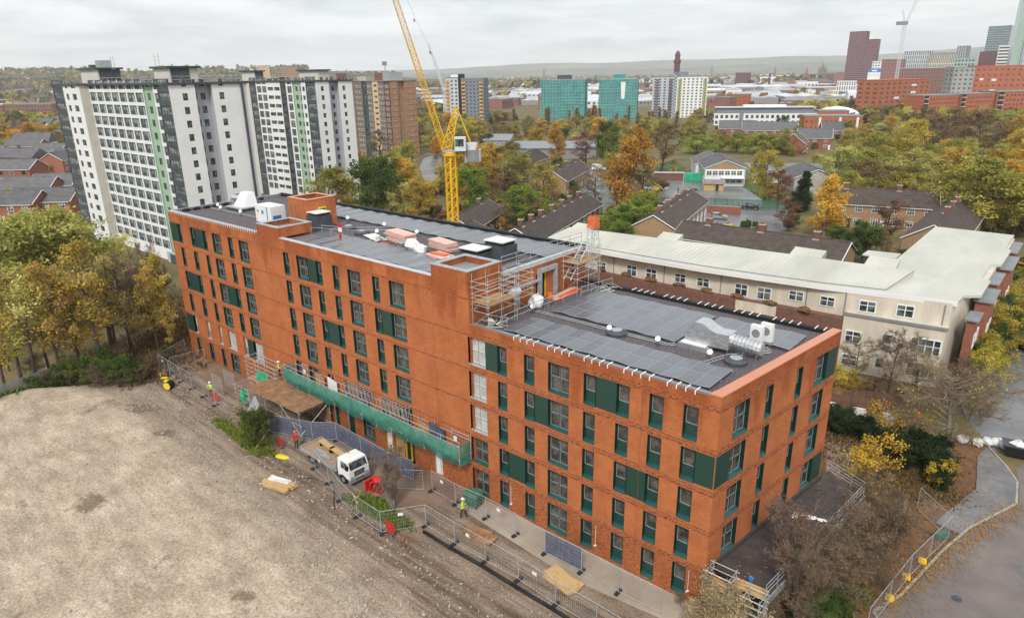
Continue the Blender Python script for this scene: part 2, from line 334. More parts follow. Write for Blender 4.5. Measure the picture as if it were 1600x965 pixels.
# ================================================================ the setting underfoot
pm('earth', (0.22, 0.16, 0.075), .95, .5, .12, .0, col2=(0.085, 0.085, 0.035), space='World', detail=10)
pm('rubble', (0.47, 0.405, 0.33), .95, .3, .16, .5, col2=(0.29, 0.235, 0.18), space='World', detail=14)
def site_mat():
    """crushed rubble thinning out into trodden dirt along the track, with wheel ruts and muddy blotches"""
    m = bpy.data.materials.new('site_ground'); m.use_nodes = True; t = m.node_tree; b = t.nodes['Principled BSDF']; b.inputs['Roughness'].default_value = .92; b.inputs['Specular IOR Level'].default_value = .2
    ge = t.nodes.new('ShaderNodeNewGeometry'); P = ge.outputs['Position']
    def nz(scale, detail=10, st=None, rough=.65):
        s = P
        if st: mp = t.nodes.new('ShaderNodeMapping'); mp.inputs['Scale'].default_value = st; mp.inputs['Rotation'].default_value = (0, 0, .085); t.links.new(P, mp.inputs[0]); s = mp.outputs[0]
        n = t.nodes.new('ShaderNodeTexNoise'); n.inputs['Scale'].default_value = scale; n.inputs['Detail'].default_value = detail; n.inputs['Roughness'].default_value = rough; t.links.new(s, n.inputs['Vector']); return n.outputs[0]
    def ramp(v, p0, c0, p1, c1):
        r = t.nodes.new('ShaderNodeValToRGB'); r.color_ramp.elements[0].position = p0; r.color_ramp.elements[1].position = p1; r.color_ramp.elements[0].color = (*c0, 1); r.color_ramp.elements[1].color = (*c1, 1); t.links.new(v, r.inputs[0]); return r.outputs[0]
    def mix(f, a, c, mode='MIX'):
        x = t.nodes.new('ShaderNodeMixRGB'); x.blend_type = mode
        if isinstance(f, float): x.inputs[0].default_value = f
        else: t.links.new(f, x.inputs[0])
        t.links.new(a, x.inputs[1])
        if isinstance(c, tuple): x.inputs[2].default_value = (*c, 1)
        else: t.links.new(c, x.inputs[2])
        return x.outputs[0]
    sp = t.nodes.new('ShaderNodeSeparateXYZ'); t.links.new(P, sp.inputs[0])
    def ma(op, a, c):
        x = t.nodes.new('ShaderNodeMath'); x.operation = op
        for i, q in enumerate((a, c)):
            if isinstance(q, (int, float)): x.inputs[i].default_value = q
            else: t.links.new(q, x.inputs[i])
        return x.outputs[0]
    rub = ramp(nz(.35, 12), .3, (.39, .32, .245), .7, (.58, .495, .40)); fine = ramp(nz(5.5, 6, rough=.8), .34, (.48, .45, .42), .64, (1.25, 1.24, 1.22)); rub = mix(1.0, rub, fine, 'MULTIPLY')
    v = t.nodes.new('ShaderNodeTexVoronoi'); v.inputs['Scale'].default_value = 4.2; t.links.new(P, v.inputs['Vector']); chips = ramp(v.outputs['Distance'], .10, (1, 1, 1), .20, (0, 0, 0)); cl = ramp(nz(.5, 4), .50, (0, 0, 0), .62, (1, 1, 1)); rub = mix(mix(1.0, chips, cl, 'MULTIPLY'), rub, (.66, .62, .56))
    rub = mix(ramp(nz(.16, 9, rough=.75), .60, (0, 0, 0), .68, (.85, .85, .85)), rub, (.155, .115, .075)); rub = mix(1.0, rub, ramp(nz(.9, 7, (.35, 1.2, 1), .75), .36, (.80, .78, .75), .60, (1.1, 1.09, 1.07)), 'MULTIPLY')
    for cx, cy, rr in ((-42.8, -21.7, 1.5), (-57.5, -11.2, 2.2), (-29, -28.5, 1.6), (-50, -12.4, 1.2), (-24, -19, .9)):
        dd = ma('SQRT', ma('ADD', ma('POWER', ma('ABSOLUTE', ma('SUBTRACT', sp.outputs[0], cx), 0.0), 2.0), ma('POWER', ma('ABSOLUTE', ma('SUBTRACT', sp.outputs[1], cy), 0.0), 2.0)), 0.0)
        rub = mix(ramp(ma('ADD', ma('DIVIDE', dd, rr), ma('MULTIPLY', ma('SUBTRACT', nz(1.1, 8, None, .8), .5), 3.2)), .55, (.85, .85, .85), 1.05, (0, 0, 0)), rub, (.17, .125, .08))
    dirt = ramp(nz(.3, 12), .33, (.22, .163, .122), .68, (.39, .315, .245)); dirt = mix(1.0, dirt, fine, 'MULTIPLY'); rut = ramp(nz(1.0, 6, (.10, 1.5, 1)), .40, (.58, .55, .53), .60, (1.12, 1.12, 1.12)); dirt = mix(1.0, dirt, rut, 'MULTIPLY')
    e = ma('ADD', ma('ADD', sp.outputs[1], ma('MULTIPLY', sp.outputs[0], .085)), 14.6); e = ma('ADD', e, ma('MULTIPLY', ma('SUBTRACT', nz(.22, 8), .5), 9.0)); k = ramp(ma('ADD', ma('MULTIPLY', e, .15), .5), .05, (0, 0, 0), .95, (1, 1, 1))
    yc = ma('ADD', ma('MULTIPLY', sp.outputs[0], .045), 9.74); u = ma('ABSOLUTE', ma('ADD', ma('ADD', sp.outputs[1], yc), ma('MULTIPLY', ma('SUBTRACT', nz(.25, 7), .5), 4.0)), 0.0); wd = ma('ADD', ma('MULTIPLY', sp.outputs[0], .03), 3.0); tk = ramp(ma('DIVIDE', u, wd), .3, (.9, .9, .9), 1.5, (0, 0, 0))
    mud = mix(1.0, mix(1.0, ramp(nz(.5, 10), .35, (.185, .138, .104), .68, (.305, .24, .186)), rut, 'MULTIPLY'), fine, 'MULTIPLY')
    t.links.new(mix(tk, mix(k, rub, dirt), mud), b.inputs['Base Color'])
    bp = t.nodes.new('ShaderNodeBump'); bp.inputs['Strength'].default_value = .55; bp.inputs['Distance'].default_value = .08; t.links.new(nz(7, 8, rough=.75), bp.inputs['Height']); t.links.new(bp.outputs[0], b.inputs['Normal']); MATS['site_ground'] = m
site_mat()
pm('track_dirt', (0.33, 0.265, 0.20), .85, .3, .22, .4, col2=(0.175, 0.125, 0.09), space='World', detail=12)
pm('wet_mud', (0.17, 0.10, 0.065), .5, .3, .5, .4, col2=(0.26, 0.19, 0.14), space='World', detail=10)
pm('tarmac', (0.215, 0.182, 0.168), .6, .25, .25, .15, col2=(0.135, 0.115, 0.107), space='World', detail=12)
pm('wet_tarmac', (0.19, 0.19, 0.20), .28, .3, .12, .1, space='World', detail=9)
pm('pavement_grey', (0.19, 0.185, 0.185), .7, .25, .6, .15, space='World', detail=8)
pm('kerb_stone', (0.36, 0.34, 0.31), .85, .2, 1.5, .2, space='World')
pm('leaf_litter', (0.25, 0.115, 0.045), .9, .5, 1.3, .8, col2=(0.10, 0.07, 0.045), space='World', detail=12)
pm('grass', (0.075, 0.105, 0.03), .9, .35, .5, .6, space='World', detail=10)
def sheet(name, pts, z, mat, kind='structure'):
    m = MB(); m.poly([(p[0], p[1], z) for p in pts], mat); return m.build(name, None, kind=kind)
# one sheet to the horizon, in rings so that it stays flat and light
m = MB(); k = 24; rr = [0.0, 300, 1200, 4000, 10500]
for i in range(len(rr) - 1):
    for a in range(k):
        t0, t1 = 2*math.pi*a/k, 2*math.pi*(a+1)/k
        p = [(rr[i]*math.cos(t0), rr[i]*math.sin(t0), 0), (rr[i+1]*math.cos(t0), rr[i+1]*math.sin(t0), 0), (rr[i+1]*math.cos(t1), rr[i+1]*math.sin(t1), 0), (rr[i]*math.cos(t1), rr[i]*math.sin(t1), 0)]
        m.poly(p if i else p[1:], 'earth')
m.build('ground', None, kind='structure')
sheet('site_track', [(-80, -16), (-80, 3), (-71, 3), (-70.6, -.02), (4.5, -.02), (9, -7), (16, -30), (-10, -30), (-40, -16)], .004, 'site_ground')
sheet('muddy_strip', [(-70, -2.2), (-70, -.03), (-47, -.03), (-46, -3.6), (-60, -3.2)], .008, 'wet_mud')
sheet('muddy_strip', [(-30.8, -4.4), (-30.8, -.03), (-22.5, -.03), (-21, -2.5), (-24, -5.5)], .008, 'wet_mud')
sheet('gravel_path', [(-20.5, -2.2), (-20.5, -.03), (-.5, -.03), (1.2, -2.2), (-8, -3.2)], .008, 'rubble')
# broad mound of crushed rubble: crest to the left, running out to the track
hc = [(-74, -22), (-73.5, -15), (-68.5, -10.6), (-62, -8.6), (-52, -8.8), (-44, -9.9), (-36, -11), (-28, -11.3), (-20, -11.8), (-12, -13.0), (-4, -14.5), (4, -17)]
def edge_y(x):
    if x <= hc[1][0]: return hc[1][1]
    for (a, b), (c, d) in zip(hc[1:], hc[2:]):
        if a <= x <= c: return b + (d - b) * (x - a) / (c - a)
    return hc[-1][1]
from mathutils import noise as mn
def mound_z(x, y):
    d = edge_y(x) - y; e = x + 75.5
    s = max(0, min(1, d / 5.5)); s = s * s * (3 - 2 * s); s2 = max(0, min(1, e / 5)); s2 = s2 * s2 * (3 - 2 * s2)
    hgt = .35 + 1.0 * max(0, min(1, (-x - 20) / 40))
    z = hgt * s * s2 + .02
    z += (.10 * mn.fractal(Vector((x * .45, y * .45, 3)), 1, 2, 6) + .16 * mn.noise(Vector((x * .12, y * .12, 9)))) * min(1, d / 2) * s2 if d > 0 else -.05
    return z
m = MB(); nx, ny = 300, 150; X0, X1, Y0, Y1 = -76.0, 8.0, -50.0, -8.3
vs = [(X0 + (X1 - X0) * i / nx, Y0 + (Y1 - Y0) * j / ny) for j in range(ny + 1) for i in range(nx + 1)]
m.v = [(x, y, mound_z(x, y)) for x, y in vs]; mi = m.mi('site_ground')
for j in range(ny):
    for i in range(nx):
        a = j * (nx + 1) + i; q = (a, a + 1, a + nx + 2, a + nx + 1)
        if max(m.v[b][2] for b in q) > .0 or True: m.f.append(q); m.m.append(mi)
m.build('rubble_mound', None, smooth=True, kind='structure')
# loose stones on mound and track
pm('stone', (0.52, 0.47, 0.41), .9, .25, 3, rand=.0, col2=(0.26, 0.22, 0.18), space='World')
m = MB()
g = random.Random(5)
for i in range(9000):
    if g.random() < .6:
        x = g.uniform(-70, 2); y = edge_y(x) + g.gauss(-1.8, 1.3)
    else:
        x = g.uniform(-70, 6); y = g.uniform(-30, -6)
    if y > -3.6 or (y > -5.4 and x > -30): continue
    s = min(.2, abs(g.gauss(0, .035)) + .022); z = max(mound_z(x, y), .01)
    a = g.uniform(0, 3); k0 = len(m.v); m.obox((x, y, z - .01), (s * g.uniform(.9, 2), s * g.uniform(.8, 1.5), s * g.uniform(.5, 1)), 'stone', a, rx=g.uniform(-.4, .4)); m.v[k0:] = [(q[0] + g.gauss(0, s * .16), q[1] + g.gauss(0, s * .16), q[2] + g.gauss(0, s * .1)) for q in m.v[k0:]]
m.build('loose_stones', None, kind='stuff')
# roads on the right: the near lane, pavement with kerb, the junction and the street beyond
ROADP = [(9.63,6.82), (10.72,12.68), (12.12,20.17), (13.19,27.53), (12.98,33.72), (11.48,35.36), (24, 38), (40, 36), (40, 0), (20, -8)]
sheet('road', [(15.5, -6), (8.9, 6.8), (9.9, 9.5), (11.2, 16.5), (12.2, 20.5), (14.6, 26.5), (14.3, 30.3), (13.8, 32.8), (17, 44), (34, 60), (60, 50), (60, -10)], .004, 'tarmac')
def strip(name, pts, wdt, z0, z1, mat):
    m = MB()
    for a, b in zip(pts, pts[1:]):
        a, b = Vector(a), Vector(b); d = (b - a).normalized(); n = Vector((-d.y, d.x)) * wdt
        m.hexa([(a.x, a.y, z0), (b.x, b.y, z0), (b.x + n.x, b.y + n.y, z0), (a.x + n.x, a.y + n.y, z0), (a.x, a.y, z1), (b.x, b.y, z1), (b.x + n.x, b.y + n.y, z1), (a.x + n.x, a.y + n.y, z1)], mat)
    return m.build(name, None, kind='structure')
KP = [(15.4, -6), (8.8, 6.8), (9.8, 9.5), (11.1, 16.5), (12.1, 20.5), (14.5, 26.5), (14.2, 30.3), (13.2, 32.6), (11.5, 35.5)]
strip('kerb', KP, .16, -.02, .12, 'kerb_stone')
sheet('pavement', [(9.9, 19.6), (10.4, 22), (11.6, 27), (10.9, 33), (11.3, 35.3), (13.1, 32.4), (14.05, 30.2), (14.35, 26.6), (11.95, 20.6), (11.6, 19.2)], .10, 'pavement_grey')
sheet('leafy_verge', [(10, -6), (3.8, .5), (5.9, 15), (2.5, 17.0), (-1.5, 26.5), (-1.5, 34), (11.4, 36), (13.0, 32), (13.8, 27), (11.5, 19.4), (10.95, 16.7), (9.65, 9.7), (8.65, 6.9), (15.2, -6)], .008, 'leaf_litter')
sheet('gravel_patch', [(2.4, 17.2), (8.0, 17.6), (7.6, 22.5), (3.3, 28.2), (-.4, 27.6)], .016, 'track_dirt')
sheet('street', [(9.3, 40), (8.4, 60), (8.3, 150), (9, 220), (17, 220), (16.5, 60), (19, 45), (12, 35)], .012, 'wet_tarmac')
sheet('pavement', [(7.2, 46), (7.2, 150), (8.1, 150), (8.2, 60), (9.1, 40)], .11, 'pavement_grey')
# lanes, yards and greens among the houses behind
sheet('school_yard', [(-75.27,128.21), (-101.43,183.07), (-90.19,194.66), (-61.42,172.69), (-51.73,142.81)], .006, 'wet_tarmac')
sheet('lane', [(-102.46,132.14), (-130.38,180.24), (-125.08,183.79), (-89.41,141.35), (-64.29,107.98), (-71.58,102.63)], .006, 'wet_tarmac')
sheet('parking_court', [(-57.07,113.28), (-63.91,136.36), (-45.79,144.83), (-34.52,116.96), (-43.97,108.34)], .010, 'wet_tarmac')
sheet('lane', [(-185.12,143.59), (-207.53,166.57), (-211.46,175.53), (-202.7,172.52), (-170.29,140.49), (-147.18,115.92), (-149.23,114.49), (-167.05,128.64)], .006, 'wet_tarmac')
sheet('lawn', [(-113.78,191.35), (-117.16,217.49), (-101.29,199.72), (-94.15,178.48)], .010, 'grass')
sheet('lawn', [(-72.78,175.78), (-72.78,202.52), (-50.9,161.78), (-51.09,145.58)], .012, 'grass')
sheet('lane', [(-260.29,37.01), (-309.91,52.91), (-279.35,51.85), (-233.26,39.84)], .006, 'wet_tarmac')

pm('tarmac_patch', (0.15, 0.14, 0.14), .5, .25, .8, .15, space='World')
pm('tarmac_pale', (0.235, 0.20, 0.185), .6, .2, .6, .1, space='World')
for i, (x, y, w_, l_, a, mt) in enumerate(((17, 18, 3.4, 1.6, .5, 'tarmac_patch'), (12.2, 4.5, 1.2, 2.2, .5, 'tarmac_patch'), (16.5, 33, 1.5, 4, .9, 'tarmac_patch'))):
    g_ = random.Random(i); sheet('road_patch', [(x + w_ * c * g_.uniform(.8, 1.15) * math.cos(a) - l_ * s_ * g_.uniform(.8, 1.15) * math.sin(a), y + w_ * c * math.sin(a) + l_ * s_ * g_.uniform(.8, 1.15) * math.cos(a)) for c, s_ in ((-.5, -.5), (.1, -.56), (.5, -.45), (.52, .1), (.5, .5), (-.1, .55), (-.5, .5), (-.55, 0))], .008 + .0005 * i, mt)
m = MB(); m.lathe([(.32, 0), (.32, .012)], 'dark_grey', 14, (12.6, 11.5, .006)); tag(m.build('manhole_cover', None), 'round iron manhole cover in the road near the kerb', 'manhole cover')

# ================================================================ the new brick apartment block
ANG = .1348; SD = Vector((math.sin(ANG), math.cos(ANG), 0)); SN = Vector((-math.cos(ANG), math.sin(ANG), 0))  # side wall direction, inward
FH = 2.9
def sill(k): return FH * k + .29
def head(k): return FH * k + 2.58
def facade(mb, o, u, n, L0, L1, z0, z1, ops, mat, depth=.3):
    """brick plane with real openings and reveals; ops = (u0, u1, z0, z1)"""
    o, u, n = Vector(o), Vector(u), Vector(n)
    P = lambda a, z, d=0: o + u * a + n * d + Vector((0, 0, z))
    us = sorted({L0, L1, *[q for op in ops for q in op[:2]]}); zs = sorted({z0, z1, *[q for op in ops for q in op[2:4]]})
    us = [q for q in us if L0 <= q <= L1]; zs = [q for q in zs if z0 <= q <= z1]
    for i in range(len(zs) - 1):
        zc = (zs[i] + zs[i+1]) / 2; run = None
        for j in range(len(us) - 1):
            uc = (us[j] + us[j+1]) / 2
            solid = not any(a < uc < b and c < zc < d for a, b, c, d in ops)
            if solid and run is None: run = us[j]
            if run is not None and (not solid or j == len(us) - 2):
                e = us[j+1] if solid else us[j]
                mb.poly([P(run, zs[i]), P(e, zs[i]), P(e, zs[i+1]), P(run, zs[i+1])], mat); run = None
    for a, b, c, d in ops:
        mb.poly([P(a, c), P(a, c, depth), P(a, d, depth), P(a, d)], mat); mb.poly([P(b, c, depth), P(b, c), P(b, d), P(b, d, depth)], mat)
        mb.poly([P(a, d), P(a, d, depth), P(b, d, depth), P(b, d)], mat); mb.poly([P(a, c, depth), P(a, c), P(b, c), P(b, c, depth)], mat)

block = thing('apartment_block', 'long new orange brick apartment block with dark green windows and solar panelled flat roofs', 'apartment building')
WALL_L, WALL_H = 'orange_brick_low', 'orange_brick_high'
# window columns (x0, x1, kind) along the front
CR = [(-20.65, -18.83, 'D'), (-17.62, -16.68, 'S'), (-15.0, -14.04, 'S'), (-12.8, -10.97, 'D'), (-9.74, -8.75, 'S'), (-7.13, -6.13, 'S'), (-4.69, -3.69, 'S'), (-2.33, -1.34, 'S')]
CM = [(-45.93, -44.95, 'S'), (-43.6, -41.77, 'D'), (-40.4, -39.48, 'S'), (-37.75, -36.86, 'S'), (-35.5, -33.68, 'D'), (-32.01, -31.08, 'S'), (-29.78, -27.87, 'D')]
CL = [(-68.7, -67.8, 'S'), (-65.5, -64.5, 'S'), (-62.48, -61.63, 'S'), (-60.3, -58.43, 'D'), (-56.73, -55.78, 'S'), (-54.47, -52.55, 'D')]
wins = []      # x0, x1, floor, kind
for c in CR:
    for k in range(5): wins.append((*c[:2], k, c[2] + ('w' if c is CR[0] and k > 1 else '')))
for c in CM:
    for k in range(1, 6): wins.append((*c[:2], k, c[2]))
for i, c in enumerate(CL):
    for k in range(0, 6):
        if k == 5 and i == 2: wins.append((*c[:2], k, 'S')); continue
        if k == 0 and i > 3: continue
        wins.append((*c[:2], k, c[2] + ('w' if k == 1 else '')))
PAN = [(-18.83, -17.62, 4), (-8.75, -7.13, 4), (-14.04, -12.8, 3), (-6.13, -4.69, 2), (-16.68, -15.0, 1),
       (-41.77, -40.4, 5), (-31.08, -29.78, 4), (-39.48, -37.75, 3), (-70.67, -68.7, 5), (-64.5, -62.48, 5), (-67.8, -65.5, 3), (-58.43, -56.73, 3), (-70.67, -68.7, 1), (-55.78, -54.47, 1)]
ops = [(a, b, sill(k), head(k)) for a, b, k, t in wins] + [(a, b, sill(k), head(k)) for a, b, k in PAN]
ops.append((-1.34, -.02, sill(3), head(3)))
# ground floor doors and openings of the middle part
DOORS = [(-39.9, -39.1, .0, 2.4, 'dark'), (-37.7, -36.6, 0, 2.4, 'dark'), (-35.2, -33.5, .3, 2.5, 'D'), (-31.8, -30.95, 0, 2.4, 'white'), (-30.6, -27.9, 0, 2.5, 'entrance'), (-25.25, -24.3, .15, 2.4, 'panel')]
ops += [d[:4] for d in DOORS]
f = MB(); facade(f, (0, 0, 0), (1, 0, 0), (0, 1, 0), -20.4, 0, 0, 15.33, [o for o in ops if o[1] > -20.4 and o[0] > -20.66], WALL_L)
# the first column straddles the joint: its opening is trimmed to the low part, the sliver beside it belongs to the tall part
f.build('wall', block)
f = MB(); facade(f, (0, 0, 0), (1, 0, 0), (0, 1, 0), -70.7, -20.4, 0, 18.38, [(o[0], min(o[1], -20.4), *o[2:]) for o in ops if o[0] < -20.4], WALL_H); f.build('wall', block)
# stair heads rising above the roof line
for x0, x1 in ((-24.45, -20.45), (-50.25, -46.3)):
    m = MB(); T = 19.35
    for q in ((x0, 0.0, x1, .35), (x0, 3.55, x1, 3.9), (x0, .35, x0 + .35, 3.55), (x1 - .35, .35, x1, 3.55)): m.box(q[0], q[1], 18.38, q[2], q[3], T, WALL_H)
    for q in ((x0 - .03, -.03, x1 + .03, .42), (x0 - .03, 3.5, x1 + .03, 3.93), (x0 - .03, .42, x0 + .42, 3.5), (x1 - .42, .42, x1 + .03, 3.5)): m.box(q[0], q[1], T, q[2], q[3], T + .07, 'galv')
    m.box(x0 + .35, .35, 18.4, x1 - .35, 3.55, 18.85, 'roof_felt'if 0 else 'mid_grey')
    m.build('stair_head', block)
# side wall
SV = [(1.65, 3.40, 'D'), (5.46, 6.31, 'S'), (9.51, 10.34, 'S'), (12.41, 14.14, 'D')]
SP = [(14.14, 15.78, 4), (14.14, 15.78, 1), (.02, 1.65, 3)]
sops = [(a, b, sill(k), head(k)) for a, b, t in SV for k in range(1, 5)] + [(a, b, sill(k), head(k)) for a, b, k in SP]
f = MB(); facade(f, (0, 0, 0), SD, SN, 0, 15.82, 0, 15.33, sops, WALL_L); f.build('wall', block)
# walls away from the camera
f = MB(); P2 = SD * 15.82
f.poly([(P2.x, P2.y, 0), (-20.4, 15.6, 0), (-20.4, 15.6, 15.33), (P2.x, P2.y, 15.33)], WALL_L)
f.poly([(-20.4, 15.6, 0), (-70.7, 15.6, 0), (-70.7, 15.6, 18.38), (-20.4, 15.6, 18.38)], WALL_H)
f.poly([(-70.7, 15.6, 0), (-70.7, 0, 0), (-70.7, 0, 18.38), (-70.7, 15.6, 18.38)], WALL_H); f.build('wall', block)
# gable between the two roof levels with its door
f = MB(); facade(f, (-20.4, 0, 0), (0, 1, 0), (-1, 0, 0), 3.9, 15.6, 15.0, 18.38, [(8.7, 9.7, 15.1, 17.35)], WALL_H)
f.poly([(-20.4, 0, 15.0), (-20.4, 3.9, 15.0), (-20.4, 3.9, 18.38), (-20.4, 0, 18.38)], WALL_H); f.build('wall', block)
m = MB(); m.box(-20.68, 8.7, 15.1, -20.62, 9.7, 17.35, 'black')
for y in (8.7, 9.62): m.box(-20.6, y, 15.1, -20.48, y + .08, 17.35, 'yellow_paint')
m.box(-20.6, 8.78, 17.27, -20.48, 9.62, 17.35, 'yellow_paint')
m.box(-20.47, 8.2, 15.1, -20.40, 8.72, 17.3, 'pane_pale'); m.build('door', block)
for y0, y1, z in ((5.4, 5.75, 17.0), (8.35, 8.7, 17.75), (10.6, 10.95, 17.75)):
    m = MB(); m.box(-20.38, y0, 15.0, -20.1, y1, z, 'galv')
    m.build('duct_trunking', block)
m = MB(); m.box(-20.38, 8.7, 17.4, -20.1, 10.6, 17.75, 'galv'); m.box(-20.38, 5.75, 16.72, -20.14, 8.35, 16.9, 'galv'); m.build('duct_trunking', block)

# bands of rough corbelled brick between the storeys
m = MB()
for k in range(0, 5):
    z = head(k) + .10
    m.box(-20.3, -.022, z, -.0, .05, z + .17, 'band_brick'); m.box(-20.3, -.018, z + .27, 0, .05, z + .36, 'band_brick') if k < 5 else None
for k in range(0, 6):
    z = head(k) + .12
    m.box(-70.68, -.022, z, -20.42, .05, z + .12, 'band_brick')
m.build('brick_band', block)
m = MB()
for k in range(1, 5):
    z = head(k) + .10
    for dz, h, pr in ((0, .17, .022), (.27, .09, .018)):
        a = SD * .02 - SN * pr; b = SD * 15.8 - SN * pr; c = SD * 15.8 + SN * .05; d = SD * .02 + SN * .05
        m.hexa([(q.x, q.y, z + dz) for q in (a, b, c, d)] + [(q.x, q.y, z + dz + h) for q in (a, b, c, d)], 'band_brick')
m.build('brick_band', block)

# ---- windows: one mesh of each kind, linked many times
def win_mesh(kind):
    W = 1.85 if kind[0] == 'D' else 1.0; H = 2.29; lined = 'w' not in kind
    fr = MB(); gl = MB(); fc = 'green_frame' if lined else 'mid_grey'; ln = 'grey_frame' if lined else 'white_paint'
    if lined:
        for x in (0.004, W - .024): fr.box(x, -.006, .004, x + .02, .298, H - .004, 'green_reveal')
        fr.box(.024, -.006, H - .024, W - .024, .298, H - .004, 'green_reveal')
        fr.hexa([(.02, -.05, .0), (W - .02, -.05, 0), (W - .02, .26, 0), (.02, .26, 0), (.02, -.05, .03), (W - .02, -.05, .03), (W - .02, .26, .17), (.02, .26, .17)], 'green_sill')
    else:
        fr.hexa([(.0, -.05, .0), (W, -.05, 0), (W, .26, 0), (.0, .26, 0), (.0, -.05, .02), (W, -.05, .02), (W, .26, .07), (.0, .26, .07)], 'grey_frame')
    y0, y1 = .235, .296
    fr.box(.03, y0, .05, .09, y1, H - .03, fc); fr.box(W - .09, y0, .05, W - .03, y1, H - .03, fc)
    fr.box(.09, y0, H - .10, W - .09, y1, H - .03, fc); fr.box(.09, y0, .05, W - .09, y1, .15, fc)
    def pane(x0, x1, z0, z1):
        for q in ((x0, z0, x1, z0 + .04), (x0, z1 - .03, x1, z1), (x0, z0 + .04, x0 + .03, z1 - .03), (x1 - .03, z0 + .04, x1, z1 - .03)):
            fr.box(q[0], y0 + .012, q[1], q[2], y1 - .004, q[3], ln)
        gl.poly([(x0 + .03, y0 + .03, z0 + .04), (x1 - .03, y0 + .03, z0 + .04), (x1 - .03, y0 + .03, z1 - .03), (x0 + .03, y0 + .03, z1 - .03)], 'pane_glass' if lined else 'pane_pale')
    if kind[0] == 'D':
        c = W / 2; t = 1.12
        fr.box(c - .04, y0 - .01, .15, c + .04, y1, H - .10, fc); fr.box(.09, y0 - .004, t, c - .04, y1, t + .07, fc); fr.box(c + .04, y0 - .004, t, W - .09, y1, t + .07, fc)
        for x0, x1 in ((.09, c - .04), (c + .04, W - .09)): pane(x0, x1, .15, t); pane(x0, x1, t + .07, H - .10)
    else:
        fr.box(.09, y0 + .008, .15, W - .09, y1, .98, fc); pane(.09, W - .09, .98, H - .10)
    return fr.mesh('window_' + kind), gl.mesh('pane_' + kind)
WM = {k: win_mesh(k) for k in ('S', 'D', 'Sw', 'Dw')}
def put_window(kind, loc, rz, w):
    fr, gl = WM[kind]; sx = w / (1.85 if kind[0] == 'D' else 1.0)
    o = ob('window', fr, block, loc, rz, (sx, 1, 1)); ob('pane', gl, o)
for a, b, k, t in wins: put_window(t, (a, 0, sill(k)), 0, b - a)
RZS = math.pi / 2 - ANG
for a, b, t in SV:
    for k in range(1, 5):
        q = SD * a; put_window(t, (q.x, q.y, sill(k)), RZS, b - a)
put_window('D', (-35.2, 0, .24), 0, 1.7)
# green tile panels
def panel_mesh(w, corner=0):
    m = MB(); m.box(.003, .03, .004, w - .003, .29, 2.286, 'green_tile'); return m
for a, b, k in PAN: panel_mesh(b - a).build('tile_panel', block, (a, 0, sill(k)))
for a, b, k in SP: q = SD * a; panel_mesh(b - a).build('tile_panel', block, (q.x, q.y, sill(k)), RZS)
m = MB(); m.prism([(-1.337, .03), (.0, .03), (SD.x * 1.6, SD.y * 1.6 ), (SD.x * 1.6 - .3, SD.y * 1.6), (-.3, .3), (-1.337, .3)], sill(3) + .004, head(3) - .004, 'green_tile'); m.build('tile_panel', block)
# doors of the ground floor
for a, b, c, d, t in DOORS:
    if t == 'D': continue
    m = MB()
    if t == 'entrance':
        m.box(a + .02, .27, c, b - .02, .29, d - .02, 'black')
        for x in (a + .02, -29.3, -28.55, b - .1): m.box(x, .12, c, x + .08, .26, d - .1, 'yellow_paint')
        m.box(a + .02, .12, d - .1, b - .02, .26, d - .02, 'yellow_paint')
        m.box(-30.5, .02, .1, -29.35, .1, 2.2, 'timber')
    else:
        mt = {'dark': 'green_reveal', 'white': 'white_paint', 'panel': 'white_wall'}[t]
        m.box(a + .03, .1, c + .01, b - .03, .2, d - .03, mt)
        for x in (a, b - .06): m.box(x, .04, c, x + .06, .24, d, 'yellow_paint' if t == 'white' else 'grey_frame')
        m.box(a + .06, .04, d - .06, b - .06, .24, d, 'yellow_paint' if t == 'white' else 'grey_frame')
        m.box(b - .2, .06, 1.0, b - .15, .1, 1.15, 'steel')
    m.build('door', block)
# corner trim and movement joints
for x in (-20.42, -52.0, -24.5, -5.2):
    m = MB(); m.box(x - .012, -.012, .1, x + .012, .0, 18.2 if x < -20.45 else 15.2, 'band_brick'); m.build('movement_joint', block)

# ---- roofs
pm('roof_stone', (0.24, 0.21, 0.22), .95, .5, 7, .8, col2=(0.055, 0.048, 0.055), detail=9)
pm('coping_orange', (0.60, 0.235, 0.13), .35, .05, .4, spec=.5)
pm('coping_grey', (0.26, 0.28, 0.30), .5, .15, 1.2, metal=.2)
pm('pale_coping', (0.50, 0.51, 0.51), .6, .12, 1.2)
m = MB(); m.prism([(-20.4, .02), (-.02, .02), (P2.x - .02, P2.y - .02), (-20.4, 15.58)], 14.7, 15.0, 'roof_stone'); m.build('roof', block)
m = MB(); m.prism([(-70.68, .02), (-20.42, .02), (-20.42, 15.58), (-70.68, 15.58)], 17.6, 18.1, 'roof_stone'); m.build('roof', block)
m = MB(); m.box(-20.38, .014, 15.0, -.7, .40, 15.22, 'coping_grey'); m.box(-20.38, -.03, 15.22, -.55, .46, 15.26, 'coping_grey'); m.build('coping', block)
a = SD * 0 - SN * .04; b = SD * 15.84 - SN * .04; c = SD * 15.84 + SN * .62; d = SN * .62 + SD * .0
m = MB(); q = [(-.7, -.04), (.04, -.04), (b.x, b.y), (c.x, c.y), (-.62, .55), (-.7, .55)]
m.prism(q, 15.30, 15.37, 'coping_orange'); m.prism([(-.68, .014), (-.016, .014), (P2.x + SN.x * .014, P2.y - .014), (P2.x + SN.x * .5, P2.y - .02), (-.5, .5), (-.68, .5)], 15.002, 15.298, 'orange_brick_low'); m.build('coping', block)
m = MB(); m.box(-20.3, 15.1, 15.0, P2.x - .6, 15.6, 15.30, 'black'); m.build('coping', block)
